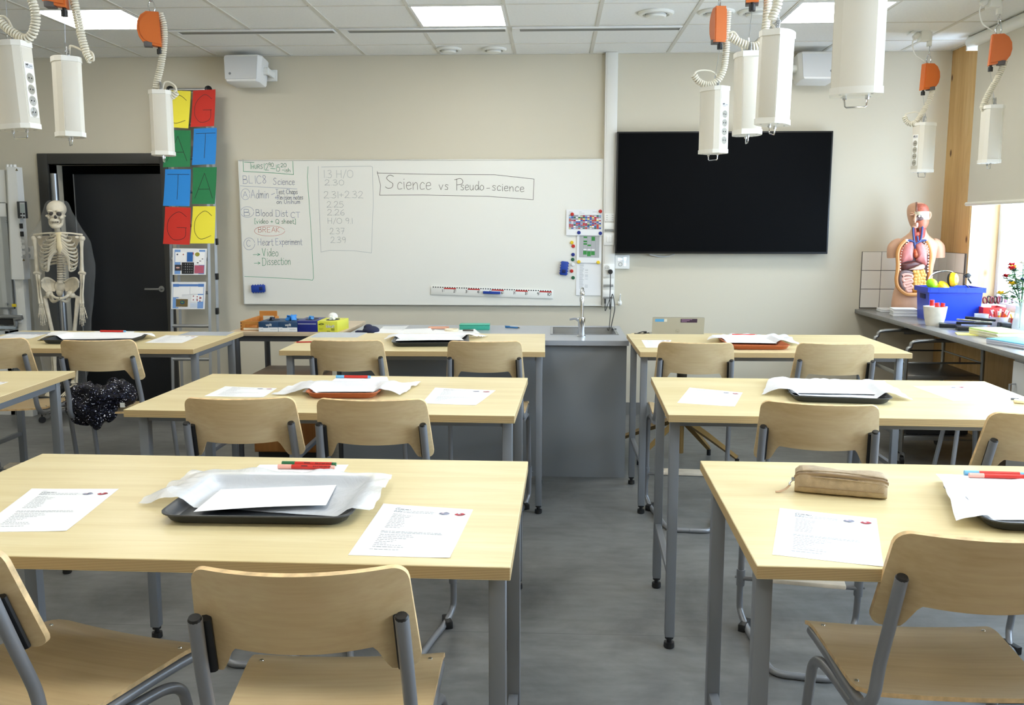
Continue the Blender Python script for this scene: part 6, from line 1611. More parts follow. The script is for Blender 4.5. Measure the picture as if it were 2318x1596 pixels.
q = at(2185, 757, z=CZ); tag(MB().box((-.07, -.06, 0), (.07, .06, .004)).build('yellow_note', mat('note_yellow', (232, 224, 120), .7), loc=(q.x + .02, q.y, CZ), rot=(0, 0, -.3)), 'yellow paper sheet peeking out below the black cases', 'paper')

# vase with flowers
q = at(2312, 690, x=2.95)
vs = thing('flower_vase', 'glass vase by the window, cut by the right edge', 'vase', (2.95, q.y, CZ))
MB().lathe([(.001, .002), (.040, 0), (.046, .03), (.040, .09), (.030, .15), (.036, .19), (.033, .19), (.027, .15), (.036, .09), (.041, .03), (.036, .006), (.001, .006)], n=28).build('vase_body', sheer('vase_glass', (226, 236, 240), .3, .05, .6), vs)
vo = Vector(vs.location)
GREEN = mat('leaf_green', (72, 112, 66), .5, var=.15, scale=40); GREEN2 = mat('leaf_pale', (142, 170, 130), .5)
fl_ = thing('flower_bouquet', 'bouquet of red and yellow artificial flowers in the glass vase', 'flowers', (vo.x, vo.y, CZ + .012))
sm_ = MB(); lv = MB(); rn = random.Random(9); heads = []
for k in range(11):
    an = rn.uniform(0, 2 * pi); sp2 = rn.uniform(.03, .14); hz = rn.uniform(.26, .42)
    if k < 5: an, sp2, hz = [(pi * 1.05, .115, .335), (pi * 1.1, .085, .290), (pi * .95, .125, .225), (pi * .6, .10, .40), (pi * 1.3, .04, .42)][k]
    P = [(0, 0, .01), (.006 * cos(an), .006 * sin(an), .15), (sp2 * .5 * cos(an), sp2 * .5 * sin(an), lerp(.15, hz, .6)), (sp2 * cos(an), sp2 * sin(an), hz)]
    sm_.tube(P, .0025, 6, smooth=4); heads.append((Vector(P[-1]), k))
    for j in range(16):
        f = rn.uniform(.3, .98); c = Vector(P[1]).lerp(Vector(P[3]), f); a2 = rn.uniform(0, 2 * pi); d = Vector((cos(a2), sin(a2), rn.uniform(-.3, .5))); L2 = rn.uniform(.04, .075); sd_ = d.cross(Vector((0, 0, 1))).normalized() * L2 * .28
        lv.m(j % 2).poly([c, c + d * L2 * .35 + sd_, c + d * L2, c + d * L2 * .35 - sd_])
sm_.build('stems', GREEN, fl_); lv.build('leaves', [GREEN, GREEN2], fl_, flat=True)
for c, k in heads:
    pm = MB(); col = [(190, 32, 42), (240, 200, 40), (240, 210, 70), (196, 40, 60), (244, 240, 232), (60, 96, 120), (200, 40, 44), (240, 200, 50), (244, 244, 240), (90, 130, 110), (190, 30, 40)][k]
    for r_, (n_, rad, tl_) in enumerate(((7, .030, .35), (6, .021, 1.0))):
        for j in range(n_):
            a2 = 2 * pi * j / n_ + r_ * .4; d = Vector((cos(a2), sin(a2), tl_)); sd_ = Vector((-sin(a2), cos(a2), 0)) * rad * .6
            pm.poly([c, c + d * rad * .6 + sd_, c + d * rad * 1.15, c + d * rad * .6 - sd_])
    pm.ball(c + Vector((0, 0, .003)), .006, 8, 6); pm.build('blossom', mat('petal_%d_%d_%d' % col, col, .55), fl_, flat=True)

# ------------------------------------------------------------------ steel trolley, stool
STL = mat('trolley_steel', (150, 150, 148), .28, .9)
yN = 5.62; yFz = 6.55
tr = thing('steel_trolley', 'two tier stainless steel trolley parked under the window counter', 'trolley', (2.42, 6.15, 0), rz=0)
hx, hy = .33, .20
tr.location = (at(2120, 800, y=6.0).x + .02, 6.22, 0)
for sx in (-1, 1):
    y_ = sx * .30
for yy, k in ((-.30, 0), (.30, 1)):
    MB().tube([(-.24, yy, .09), (-.24, yy, .70), (-.22, yy, .78), (-.17, yy, .82), (.17, yy, .82), (.22, yy, .78), (.24, yy, .70), (.24, yy, .09)], .0125, 12, smooth=4).build('end_frame', STL, tr)
    for xx in (-.24, .24):
        c_ = MB().cyl((xx - .012, yy, .035), (xx + .012, yy, .035), .035, n=20).build('castor', BLACK, tr)
        MB().box((xx - .018, yy - .02, .035), (xx - .013, yy + .02, .095)).box((xx + .013, yy - .02, .035), (xx + .018, yy + .02, .095)).box((xx - .018, yy - .02, .085), (xx + .018, yy + .02, .095)).build('fork', ZINC, c_)
for z in (.20, .60):
    MB().box((-.235, -.30, z - .03), (.235, .30, z - .002), .002).build('shelf', STL, tr)
for z in (.68,):
    for xx in (-.24, .24): MB().cyl((xx, -.30, z), (xx, .30, z), .006, n=8).build('rail', STL, tr)
    for yy in (-.30, .30): MB().cyl((-.24, yy, z), (.24, yy, z), .006, n=8).build('rail', STL, tr)
bx = MB().box((-.20, -.26, .2), (.20, .26, .40), .01).build('dark_box', mat('dark_box', (24, 24, 25), .6), loc=tr.location); tag(bx, 'black box on the lower shelf of the steel trolley', 'box')

q = at(2195, 857, z=.60)
so = thing('round_stool', 'round wooden stool with grey tube legs behind the middle row table', 'stool', (q.x, 4.9, 0))
so.location = (at(2195, 857, y=4.72).x, 4.72, 0)
MB().lathe([(.001, .575), (.168, .575), (.176, .585), (.176, .598), (.168, .605), (.001, .605)], n=40).build('seat', wood('stool_wood', (176, 142, 96), (160, 128, 84), (146, 114, 74)), so)
for k in range(4):
    a = pi / 4 + k * pi / 2; MB().cyl((.10 * cos(a), .10 * sin(a), .575), (.20 * cos(a), .20 * sin(a), .0), .011, n=10).build('leg', TUBE, so)
for k in range(4):
    a, b = pi / 4 + k * pi / 2, pi / 4 + (k + 1) * pi / 2; f = .166; z = .20
    MB().cyl((f * cos(a), f * sin(a), z), (f * cos(b), f * sin(b), z), .007, n=8).build('rung', TUBE, so)
# ================================================================== SINK BENCH
BZ = BENCH_Z
BX0, BX1, BY0, BY1 = -1.325, .456, 5.515, 6.35
GB = mat('bench_grey', (134, 138, 142), .4, spec=.45); GBT = mat('bench_top', (156, 160, 166), .28, spec=.5)
be = thing('sink_bench', 'grey laboratory bench with a sink behind the far row of tables', 'bench', (0, 0, 0))
s0 = at(1250, 757, z=BZ); s1 = at(1388, 743, z=BZ)
SX0, SX1, SY0, SY1 = s0.x, s1.x, s0.y + .0, s1.y + .02
tpm = MB()
for a, b in (((BX0, BY0), (BX1, SY0)), ((BX0, SY1), (BX1, BY1)), ((BX0, SY0), (SX0, SY1)), ((SX1, SY0), (BX1, SY1))): tpm.box((a[0], a[1], BZ - .03), (b[0], b[1], BZ))
tpm.build('worktop', GBT, be, flat=True)
MB().box((BX0 + .01, BY0 + .035, .0), (BX1 - .01, BY0 + .055, BZ - .031)).build('front_panel', GB, be, flat=True)
for x in (BX0 + .01, BX1 - .03): MB().box((x, BY0 + .055, 0), (x + .02, BY1 - .03, BZ - .031)).build('side_panel', GB, be, flat=True)
MB().box((BX0 + .03, BY1 - .25, .05), (SX0 - .05, BY1 - .23, BZ - .031)).build('back_panel', GB, be, flat=True)
sk_ = MB(); r_ = .02
sk_.box((SX0 - .012, SY0 - .012, BZ), (SX1 + .012, SY0 + .004, BZ + .003)).box((SX0 - .012, SY1 - .004, BZ), (SX1 + .012, SY1 + .012, BZ + .003)).box((SX0 - .012, SY0, BZ), (SX0 + .004, SY1, BZ + .003)).box((SX1 - .004, SY0, BZ), (SX1 + .012, SY1, BZ + .003))
sk_.loft([[(SX0, SY0, BZ + .001), (SX1, SY0, BZ + .001), (SX1, SY1, BZ + .001), (SX0, SY1, BZ + .001)], [(SX0 + .02, SY0 + .02, BZ - .15), (SX1 - .02, SY0 + .02, BZ - .15), (SX1 - .02, SY1 - .02, BZ - .15), (SX0 + .02, SY1 - .02, BZ - .15)]], caps=False)
sk_.quad((SX0 + .02, SY0 + .02, BZ - .15), (SX1 - .02, SY0 + .02, BZ - .15), (SX1 - .02, SY1 - .02, BZ - .15), (SX0 + .02, SY1 - .02, BZ - .15))
sk_.build('sink_bowl', mat('sink_steel', (168, 170, 172), .25, .95), be)
# tap
q = at(1316, 762, z=BZ); top_z = at(1318, 652, y=q.y).z - BZ
tp_ = thing('mixer_tap', 'tall chrome mixer tap standing at the sink', 'tap', (q.x, q.y, BZ + .001))
MB().lathe([(.028, 0), (.028, .006), (.021, .010), (.020, .06), (.023, .075), (.023, .115), (.019, .12), (.001, .12)], n=24).build('tap_base', CHROME, tp_)
MB().tube([(0, 0, .115), (.001, 0, .2), (.002, .005, top_z - .07), (.003, .03, top_z - .022), (.004, .08, top_z - .012), (.005, .13, top_z - .035), (.005, .15, top_z - .075)], .0115, 14, smooth=6).build('spout', CHROME, tp_)
MB().cyl((.005, .150, top_z - .072), (.005, .153, top_z - .098), .0135, n=16).build('aerator', ZINC, tp_)
MB().tube([(-.015, 0, .098), (-.038, -.004, .112), (-.075, -.008, .108)], [(.008, .010), (.006, .010), (.004, .011)], 10, smooth=4).build('lever', CHROME, tp_)
MB().ball((.003, .012, top_z - .035), (.016, .020, .020), 14, 10).build('swivel_joint', CHROME, tp_)

def bpos(px, py): return at(px, py, z=BZ)
def flat(name, q, m__, lb, cat, th=.0006, z=BZ, lift=.0004, group=None, wav=0.0):
    """a thin flat sheet lying on a surface: four corners tl, tr, br, bl"""
    P = [at(x, y, z=z) for x, y in q]; o = (P[0] + P[1] + P[2] + P[3]) / 4; o.z = z
    rows = []
    for i_ in range(7):
        v = i_ / 6; row = []
        for j_ in range(9):
            u = j_ / 8; p_ = P[3].lerp(P[2], u).lerp(P[0].lerp(P[1], u), v) - o
            row.append((p_.x, p_.y, lift + th + wav * (.5 + .5 * sin(5 * u + 3 * v)) + .003 * max(0, abs(2 * u - 1) - .8) * 5 * max(0, abs(2 * v - 1) - .7) * 3))
        rows.append(row)
    ob = MB().sheet(rows, th).build(name, m__, loc=o); return tag(ob, lb, cat, group)
flat('paper_sheet', [(868, 739), (925, 738), (912, 748), (858, 748)], mat('clear_sleeve', (226, 230, 234), .2), 'clear sleeved white sheet on the grey bench, back left', 'paper', group='sheets on the grey bench')
flat('paper_sheet', [(862, 746), (975, 745), (985, 756), (845, 756)], PAPER, 'white sheet on the grey bench right of the dark blue cap', 'paper', wav=.004, group='sheets on the grey bench')
flat('paper_sheet', [(985, 748), (1075, 748), (1090, 757), (970, 757)], PAPER, 'white sheet on the grey bench in front of the green folder', 'paper', wav=.006, group='sheets on the grey bench')
q = bpos(840, 752)
cap = MB().ball((0, 0, .012), (.055, .06, .030), 18, 10); cap.ball((-.02, .01, .03), (.03, .035, .022), 14, 8); cap.box((-.10, -.03, .0), (-.03, .03, .010), .004)
tag(cap.build('navy_cap', mat('navy_cloth', (30, 36, 66), .85), loc=q), 'small dark blue cloth cap lying on the grey bench', 'cap')
q = bpos(1075, 745)
gf = thing('green_folder', 'flat teal green box folder on the grey bench', 'folder', q, rz=.03)
MB().box((-.10, -.055, 0), (.10, .055, .036), .004).build('folder_body', mat('teal_plastic', (62, 168, 142), .4), gf); MB().box((-.102, -.057, .028), (.102, .057, .034), .002).build('lid_edge', mat('teal_dark', (40, 136, 112), .4), gf)
q = bpos(993, 743)
of_ = MB()
for a, b, c, d in ((-.07, -.045, .07, -.028), (-.07, .028, .07, .045), (-.07, -.045, -.052, .045), (.052, -.045, .07, .045)): of_.box((a, b, 0), (c, d, .008), .002)
tag(of_.build('photo_holder', mat('frame_salmon', (238, 176, 146), .5), loc=q, rot=(0, 0, .1)), 'pale orange frame lying on the grey bench', 'frame')
q = bpos(1022, 750); tag(MB().lathe([(.038, 0), (.046, 0), (.046, .016), (.038, .016), (.038, 0)], n=28).build('tape_roll', mat('tape_cream', (238, 226, 196), .5), loc=q), 'cream tape roll on the grey bench in front of the orange frame', 'tape')
q = bpos(1059, 753); tag(MB().box((-.035, -.008, 0), (.035, .008, .010), .002).build('small_comb', mat('comb_dark', (70, 64, 54), .5), loc=q + Vector((0, .02, .008))), 'small dark strip on the white sheet by the green folder', 'strip')
q = bpos(1159, 743); pn = thing('blue_pen', 'blue pen lying on the bare grey bench', 'pen', q + Vector((0, 0, .006)), rz=radians(-24))
MB().cyl((-.05, 0, 0), (.045, 0, 0), .0055, n=12).build('barrel', mat('pen_blue', (40, 110, 170), .35), pn); MB().cyl((.045, 0, 0), (.062, 0, -.001), .0045, .001, n=10).build('tip', BLACK, pn); MB().box((-.055, -.002, .005), (-.015, .002, .009)).build('clip', mat('pen_blue', (40, 110, 170)), pn)

# ================================================================== SIDE TABLE WITH GLOVE BOXES
OAK = wood('side_table_oak', (212, 194, 168), (202, 182, 154), (188, 168, 140), 'X', .45)
AX0, AX1, AY0, AY1, AZ = -2.13, -1.375, 5.86, 6.60, .86
ax, ay = (AX0 + AX1) / 2, (AY0 + AY1) / 2
sd_t = thing('side_table', 'small oak topped table holding glove boxes, left of the grey bench', 'table', (ax, ay, 0))
w_, l_ = (AX1 - AX0) / 2, (AY1 - AY0) / 2
MB().box((-w_, -l_, AZ - .026), (w_, l_, AZ), .002).build('tabletop', OAK, sd_t)
DGR = mat('dark_tube', (78, 80, 84), .4, .3)
for sx in (-1, 1):
    for sy in (-1, 1): MB().cyl((sx * (w_ - .035), sy * (l_ - .05), 0), (sx * (w_ - .035), sy * (l_ - .05), AZ - .026), .021, n=18).build('leg', DGR, sd_t)
    MB().box((sx * (w_ - .035) - .011, -l_ + .05, AZ - .066), (sx * (w_ - .035) + .011, l_ - .05, AZ - .026)).build('rail', DGR, sd_t)
for sy in (-1, 1): MB().box((-w_ + .035, sy * (l_ - .05) - .011, AZ - .066), (w_ - .035, sy * (l_ - .05) + .011, AZ - .026)).build('rail', DGR, sd_t)
# brown cabinet below
q = at(590, 1000, y=5.9); q2 = at(705, 1000, y=5.9); hz = at(660, 850, y=5.9).z
bc = thing('wooden_cabinet', 'low orange brown wooden cabinet under the glove box table', 'cabinet', ((q.x + q2.x) / 2, 6.12, 0))
w_, l_ = (q2.x - q.x) / 2 + .05, .20
BRW = wood('cabinet_brown', (176, 122, 66), (166, 110, 56), (150, 96, 46), 'Z', .45); BRT = mat('cabinet_top', (150, 126, 104), .5)
MB().box((-w_, -l_, .04), (w_, l_, hz - .02), .003).build('carcass', BRW, bc); MB().box((-w_ - .008, -l_ - .008, hz - .02), (w_ + .008, l_ + .008, hz), .002).build('top', BRT, bc)
MB().box((-w_ + .01, -l_ - .014, .05), (-.003, -l_, hz - .03), .002).build('door', BRW, bc); MB().box((.003, -l_ - .014, .05), (w_ - .01, -l_, hz - .03), .002).build('door', BRW, bc)
MB().box((-w_ + .02, -l_ + .02, 0), (w_ - .02, l_ - .02, .04)).build('plinth', BLACK, bc)
# crate
def apos(px, py): return at(px, py, z=AZ)
CRW = wood('crate_wood', (206, 146, 76), (194, 132, 62), (176, 114, 50), 'X', .5)
q = apos(534, 751)
wc = thing('wooden_crate', 'open honey coloured wooden box with finger joints, left of the glove boxes', 'box', (q.x + .080, 6.13, AZ))
w_, l_, h_ = .072, .19, .062
MB().box((-w_, -l_, 0), (-w_ + .010, l_, h_)).build('side', CRW, wc); MB().box((w_ - .010, -l_, 0), (w_, l_, h_)).build('side', CRW, wc)
MB().box((-w_ + .0102, -l_ + .0102, .004), (w_ - .0102, l_ - .0102, .010)).build('bottom', CRW, wc)
for sy in (-1, 1):
    y_ = sy * (l_ - .005); m_ = MB()
    hh = h_ if sy < 0 else h_ + .035
    wi = w_ - .0102
    for a, b, c, d in ((-wi, 0, wi, hh * .35), (-wi, hh * .65, wi, hh), (-wi, hh * .35, -wi + .022, hh * .65), (wi - .022, hh * .35, wi, hh * .65)): m_.box((a, y_ - .005, b), (c, y_ + .005, d))
    m_.build('end_board', CRW, wc)
jn = MB()
for k in range(3):
    for sx in (-1, 1): jn.box((sx * (w_ - .0095), -l_ - .0006, .006 + k * .02), (sx * (w_ - .0005), -l_ + .002, .015 + k * .02))
jn.build('finger_joint', mat('joint_dark', (120, 72, 32), .6), wc, flat=True)
MB().box((-w_ + .02, -l_ - .0012, .004), (w_ - .014, -l_ - .0002, .018)).build('paper_label', mat('label_cream', (236, 226, 206), .7), wc, flat=True)
NAVY = mat('box_navy', (22, 62, 98), .45); RBLUE = mat('box_blue', (20, 34, 118), .4); LIMEB = mat('box_lime', (222, 222, 74), .45); TEAL = mat('box_label_white', (238, 238, 238), .6)
INKW = mat('print_white', (236, 236, 236), .6)
def glove_box(px, w, h, d, m__, lb, kind, rz_=0.0):
    q = apos(px, 751.5); t = thing('glove_box', lb, 'glove box', (q.x, q.y + d / 2, AZ), rz=rz_, group='cardboard glove boxes')
    MB().box((-w / 2, -d / 2, 0), (w / 2, d / 2, h), .0015).build('carton', m__, t)
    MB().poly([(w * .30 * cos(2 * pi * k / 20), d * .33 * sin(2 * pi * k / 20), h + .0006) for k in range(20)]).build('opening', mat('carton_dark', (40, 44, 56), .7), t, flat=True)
    y_ = -d / 2 - .0008
    to = lambda u, v: (u, y_ - .0004, v)
    p_ = MB()
    if kind == 'seafoam':
        p_.quad((-w / 2 + .001, y_, .002), (w / 2 - .001, y_, .002), (w / 2 - .001, y_, h * .46), (-w / 2 + .001, y_, h * .46))
        write(p_, 'wepfit', -.015, h * .60, .038, h * .22, .0032, to)
        p_.m(1).quad((-w * .26, y_ - .0003, h * .42), (-w * .02, y_ - .0003, h * .42), (-w * .02, y_ - .0003, h * .52), (-w * .26, y_ - .0003, h * .52))
        p_.m(2); ribbon(p_, [(-w * .40, h * .22), (-w * .30, h * .30), (-w * .28, h * .18)], .002, to); ribbon(p_, [(w * .1, h * .24), (w * .42, h * .24)], .0025, to)
        p_.build('print', [TEAL, NAVY, INKGR], t, flat=True)
    elif kind == 'blue':
        for k in range(1): ribbon(p_, [(-w * .44, h * .74), (w * .42, h * .74)], .0032, to)
        for k in range(26): ribbon(p_, [(-w * .44 + k * w * .033, h * .71), (-w * .44 + k * w * .033, h * .77)], .0012, to)
        p_.build('print', [INKW], t, flat=True)
        MB().box((w / 2 - .0, -d / 2, .0), (w / 2 + .0012, d / 2, h)).build('yellow_side', LIMEB, t, flat=True)
    else:
        write(p_, 'lalecit', -w * .06, h * .42, w * .42, h * .26, .0036, to)
        p_.m(1); ribbon(p_, [(-w * .42, h * .70), (-w * .30, h * .80), (-w * .16, h * .74), (-w * .30, h * .66), (-w * .42, h * .70)], .004, to)
        for k in range(8): ribbon(p_, [(w * .20 + k * .003, h * .12), (w * .20 + k * .003, h * .34)], .0014, to)
        ribbon(p_, [(-w * .02, h * .08), (w * .14, h * .08)], .003, to); ribbon(p_, [(-w * .42, h * .3), (-w * .2, h * .3)], .0012, to); ribbon(p_, [(-w * .42, h * .2), (-w * .24, h * .2)], .0012, to)
        p_.build('print', [INKW, mat('print_olive', (70, 84, 30), .6)], t, flat=True)
    return t
g1 = glove_box(607, .130, .066, .24, NAVY, 'navy and white glove box next to the wooden box', 'seafoam', .02)
g2 = glove_box(651, .128, .066, .24, NAVY, 'navy and white glove box with a blue glove sticking out', 'seafoam', .01)
g3 = glove_box(696, .138, .072, .25, RBLUE, 'royal blue glove box between the navy and the lime boxes', 'blue', .0)
g4 = glove_box(745, .138, .070, .23, LIMEB, 'lime yellow glove box at the right end of the row', 'lime', -.10)
def tuft(gb, h, col, lb, sc=1.0):
    o = gb.location; m_ = MB(); rn = random.Random(len(lb))
    for k in range(4):
        a = rn.uniform(0, 6.28); r_ = .02 * sc
        m_.tube([(r_ * cos(a), r_ * sin(a), -.004), (r_ * .6 * cos(a + .5), r_ * .6 * sin(a + .5), .014 * sc), (r_ * 1.3 * cos(a + 1), r_ * 1.3 * sin(a + 1), .024 * sc)], [(.016 * sc, .007), (.013 * sc, .006), (.004, .003)], 8, smooth=3)
    tag(m_.build('disposable_glove', mat('glove_%d_%d_%d' % col, col, .5), loc=(o.x, o.y - .02, AZ + h + .004)), lb, 'glove', 'gloves poking out of the boxes')
tuft(g1, .066, (36, 46, 64), 'dark glove end in the opening of the first navy box', .7)
tuft(g2, .066, (54, 138, 214), 'bright blue glove sticking up from the second navy box', 1.3)
tuft(g3, .072, (70, 140, 200), 'blue glove end in the opening of the royal blue box', .7)
tuft(g4, .070, (238, 238, 220), 'pale glove end in the opening of the lime box', .7)
q = apos(740, 741); wt = MB().ball((0, 0, .055), (.035, .03, .03), 16, 10).tube([(-.07, .0, .012), (-.03, 0, .035), (0, 0, .055)], [.008, .016, .026], 10, smooth=4).cyl((0, 0, 0), (0, 0, .05), .02, .02)
tag(wt.build('white_bottle', WHITE, loc=(q.x, q.y + .18, AZ)), 'white rounded plastic head of a bottle behind the blue box', 'bottle')

# ================================================================== TEACHER DESK AND LAPTOP
q = at(1540, 1037, z=0); KX, KY = q.x, q.y + .03
DZ_ = .745
dk = thing('pedestal_desk', 'teacher desk with a maple top on a brown four armed pedestal', 'desk', (KX, KY, 0))
l0 = at(1432, 757, z=DZ_); l1 = at(1640, 757, z=DZ_); yb_ = at(1540, 754, z=DZ_).y - KY
MB().prism(rrect(l1.x - l0.x + .02, yb_ + .36, .06, 6, (l0.x + l1.x) / 2 - KX, (yb_ - .36) / 2), DZ_ - .024, DZ_ - .0005).build('desk_top', TABLE, dk)
GOLD = mat('pedestal_brown', (150, 120, 70), .4, .3)
MB().cyl((0, 0, .03), (0, 0, .42), .024, n=18).build('lower_column', GOLD, dk); MB().cyl((0, 0, .40), (0, 0, DZ_ - .024), .034, n=18).build('upper_column', mat('column_shaded', (74, 66, 54), .4, .3), dk)  # shade under the desk top painted into the darker upper column
for px_, py_ in ((1604, 1030), (1668, 1052), (1402, 1006), (1446, 1052)):
    e = at(px_, py_, z=0) - Vector((KX, KY, 0)); e.z = .045
    am = MB().tube([(e.x * .03, e.y * .03, .27), (e.x * .5, e.y * .5, .165), e], [(.026, .030), (.023, .026), (.016, .020)], 4, flat=(0, 0, 1)).build('arm', GOLD, dk, flat=True)
    MB().cyl((e.x, e.y, 0), (e.x, e.y, .04), .014, n=12).build('glide', BLACK, am)
lx0, lx1 = at(1478, 757, z=DZ_ + .01), at(1597, 757, z=DZ_ + .01)
lw = .372
lap = thing('laptop', 'open silver laptop on the teacher desk, its lid towards the viewer', 'laptop', ((at(1537, 756, z=DZ_).x) - .045, KY + yb_ - .32, DZ_))
SILV = mat('laptop_silver', (178, 177, 171), .35, .55)
MB().box((-lw / 2, 0, .001), (lw / 2, .24, .016), .003).build('base', SILV, lap)
# the lid stands at the near edge of the base: its back faces the room
tiltM = T(0, .004, .014) @ RX(radians(14))
ld_ = MB().box((-lw / 2, -.0, 0), (lw / 2, .006, .125), .003)
lz = at(1537, 717, y=lap.location.y).z - DZ_ - .014
ld_.bm.free(); ld_ = MB().prism(rrect(lw, lz / cos(radians(14)), .008, 4, 0, lz / 2), 0, .006, 'Y').xf(tiltM).build('lid', SILV, lap)
def lq(x0, z0, x1, z1, m__, nm): return MB().box((x0, -.0008, z0), (x1, -.0001, z1)).xf(tiltM).build(nm, m__, ld_, flat=True)
lq(-lw * .45, lz * .78, -lw * .28, lz * .93, mat('sticker_blue', (84, 160, 214), .4), 'sticker'); lq(-lw * .275, lz * .78, -lw * .22, lz * .93, mat('sticker_pale', (216, 214, 204), .4), 'sticker')
stc = lq(lw * .04, lz * .74, lw * .36, lz * .94, mat('sticker_plum', (52, 30, 58), .4), 'sticker')
tx = MB(); tol = lambda u, v: (u, -.0012, v)
for k in range(3): ribbon(tx, [(lw * .06, lz * (.90 - k * .055)), (lw * (.26 - .05 * k), lz * (.90 - k * .055))], .0022, tol)
tx.xf(tiltM).build('sticker_print', mat('print_lilac', (190, 150, 190), .5), stc, flat=True)
lg = MB(); ribbon(lg, [(.014 * cos(2 * pi * k / 24) - .004, lz * .27 + .014 * sin(2 * pi * k / 24)) for k in range(25)], .0018, lambda u, v: (u, -.0006, v))
write(lg, 'hp', -.0135, lz * .27 - .005, .019, .012, .0018, lambda u, v: (u, -.0006, v)); lg.xf(tiltM).build('round_logo', mat('logo_grey', (150, 146, 138), .3, .6), ld_, flat=True)
q = at(1450, 755, z=DZ_)
cbm = MB().tube([(.09, .05, .006), (.03, .03, .012), (-.02, .0, .008), (-.05, .03, .006), (-.03, .07, .01), (.0, .05, .02)], .0035, 8, smooth=5).box((-.075, -.01, 0), (-.02, .02, .012), .002).box((-.005, .03, .012), (.02, .045, .024), .002)
o = tag(cbm.build('usb_hub', BLACK, loc=(q.x + .02, KY + yb_ - .14, DZ_)), 'black cables and adapters left of the laptop', 'adapter')
# ================================================================== THINGS ON THE STUDENT TABLES
TZ = .9
TXT = mat('print_pale', (150, 152, 158), .8); TXTD = mat('print_mid', (104, 106, 112), .8); HG = mat('heart_grey', (120, 122, 138), .7, var=.4, scale=120); HR = mat('heart_red', (150, 52, 62), .7, var=.4, scale=120)
def surf(q, z=TZ):
    P = [at(x, y, z=z) for x, y in q]; o = (P[0] + P[1] + P[2] + P[3]) / 4; o.z = z
    R = [p_ - o for p_ in P]
    def f(u, v, e=0.0):     # u to the right, v upwards on the page
        b = R[3].lerp(R[2], u); t_ = R[0].lerp(R[1], u); p_ = b.lerp(t_, v); return Vector((p_.x, p_.y, e))
    return f, o
def worksheet(q, lb, fine=True):
    f, o = surf(q)
    def lift(u, v): return .0006 + .004 * max(0, u - .8) * max(0, .25 - v) * 20 * .25 + .005 * max(0, v - .85) * max(0, .2 - u) * 5
    def g(u, v, e=0.0): p_ = f(u, v); p_.z = lift(u, v) + e; return p_
    m_ = MB().sheet([[g(u / 8, v / 8) for u in range(9)] for v in range(9)], .0003)
    E_ = .0007
    def bar(u0, u1, v, h, m__): m_.m(m__); m_.quad(g(u0, v, E_), g(u1, v, E_), g(u1, v + h, E_), g(u0, v + h, E_))
    rn = random.Random(2)
    def line(u0, u1, v, h=.0055, m__=1):
        u = u0
        while u < u1:
            w = rn.uniform(.016, .05); bar(u, min(u + w, u1), v, h, m__); u += w + .009
    line(.17, .23, .925); line(.17, .34, .895, .009, 2); line(.17, .62, .868); line(.17, .26, .85); line(.17, .60, .838)
    for k, w in enumerate((.12, .22, .2, .15, .16, .17, .18, .17, .19, .16)): line(.18, .18 + w, .79 - k * .0305)
    line(.17, .80, .437); line(.17, .82, .415)
    for k, w in enumerate((.34, .36, .30, .20, .18, .12, .28, .32)): line(.18, .18 + w, .375 - k * .032)
    line(.17, .46, .105)
    for cu, m__ in ((.715, 3), (.885, 4)):
        m_.m(m__); R_ = [(-.055, -.1), (-.03, .5), (-.012, .35), (.02, .8), (.05, .45), (.06, .05), (.03, -.55), (-.005, -.75), (-.04, -.5)]
        C_ = catmull([(x_, y_ * .040) for x_, y_ in R_] + [(R_[0][0], R_[0][1] * .040)], 4)[:-1]
        m_.poly([g(cu + x_, .862 + y_, E_ + .0001) for x_, y_ in C_])
    if fine:
        m_.m(5)
        for cu in (.70, .88): m_.poly([g(cu + .018 * cos(2 * pi * k / 9), .868 + .010 * sin(2 * pi * k / 9), E_ + .0003) for k in range(9)])
    ob = m_.build('worksheet', [PAPER, TXT, TXTD, HG, HR, mat('heart_light', (196, 176, 186), .7)], loc=o, flat=True)
    return tag(ob, lb, 'worksheet', 'printed heart worksheets on the tables')
worksheet([(868, 1141), (1071, 1154), (1018, 1264), (788, 1257)], 'heart worksheet on the nearest left table, at its aisle end')
worksheet([(72, 1107), (269, 1107), (150, 1203), (-58, 1205)], 'heart worksheet on the nearest left table, near the left edge')
worksheet([(1765, 1151), (1984, 1174), (2000, 1284), (1748, 1256)], 'heart worksheet on the nearest right table, in front of the pencil case')
worksheet([(985, 878), (1122, 884), (1077, 918), (955, 913)], 'heart worksheet on the middle left table, at its aisle end', False)
worksheet([(510, 875), (627, 879), (596, 900), (462, 897)], 'heart worksheet on the middle left table, left of the orange tray', False)
worksheet([(1561, 878), (1681, 889), (1663, 921), (1533, 912)], 'heart worksheet on the middle right table, at its aisle end', False)
worksheet([(2067, 875), (2176, 873), (2274, 906), (2159, 908)], 'heart worksheet on the middle right table, lying skewed right of the tray', False)
worksheet([(376, 759), (450, 761), (412, 777), (327, 776)], 'heart worksheet on the far left table, right of the white covered tray', False)
worksheet([(20, 757), (102, 757), (68, 767), (-20, 767)], 'heart worksheet on the far left table, left of the white covered tray', False)
worksheet([(1452, 770), (1520, 770), (1510, 787), (1462, 787)], 'heart worksheet on the far right table, partly behind the chair back', False)
worksheet([(-50, 864), (19, 865), (-8, 874), (-90, 873)], 'heart worksheet corner at the left edge on the cut table', False)

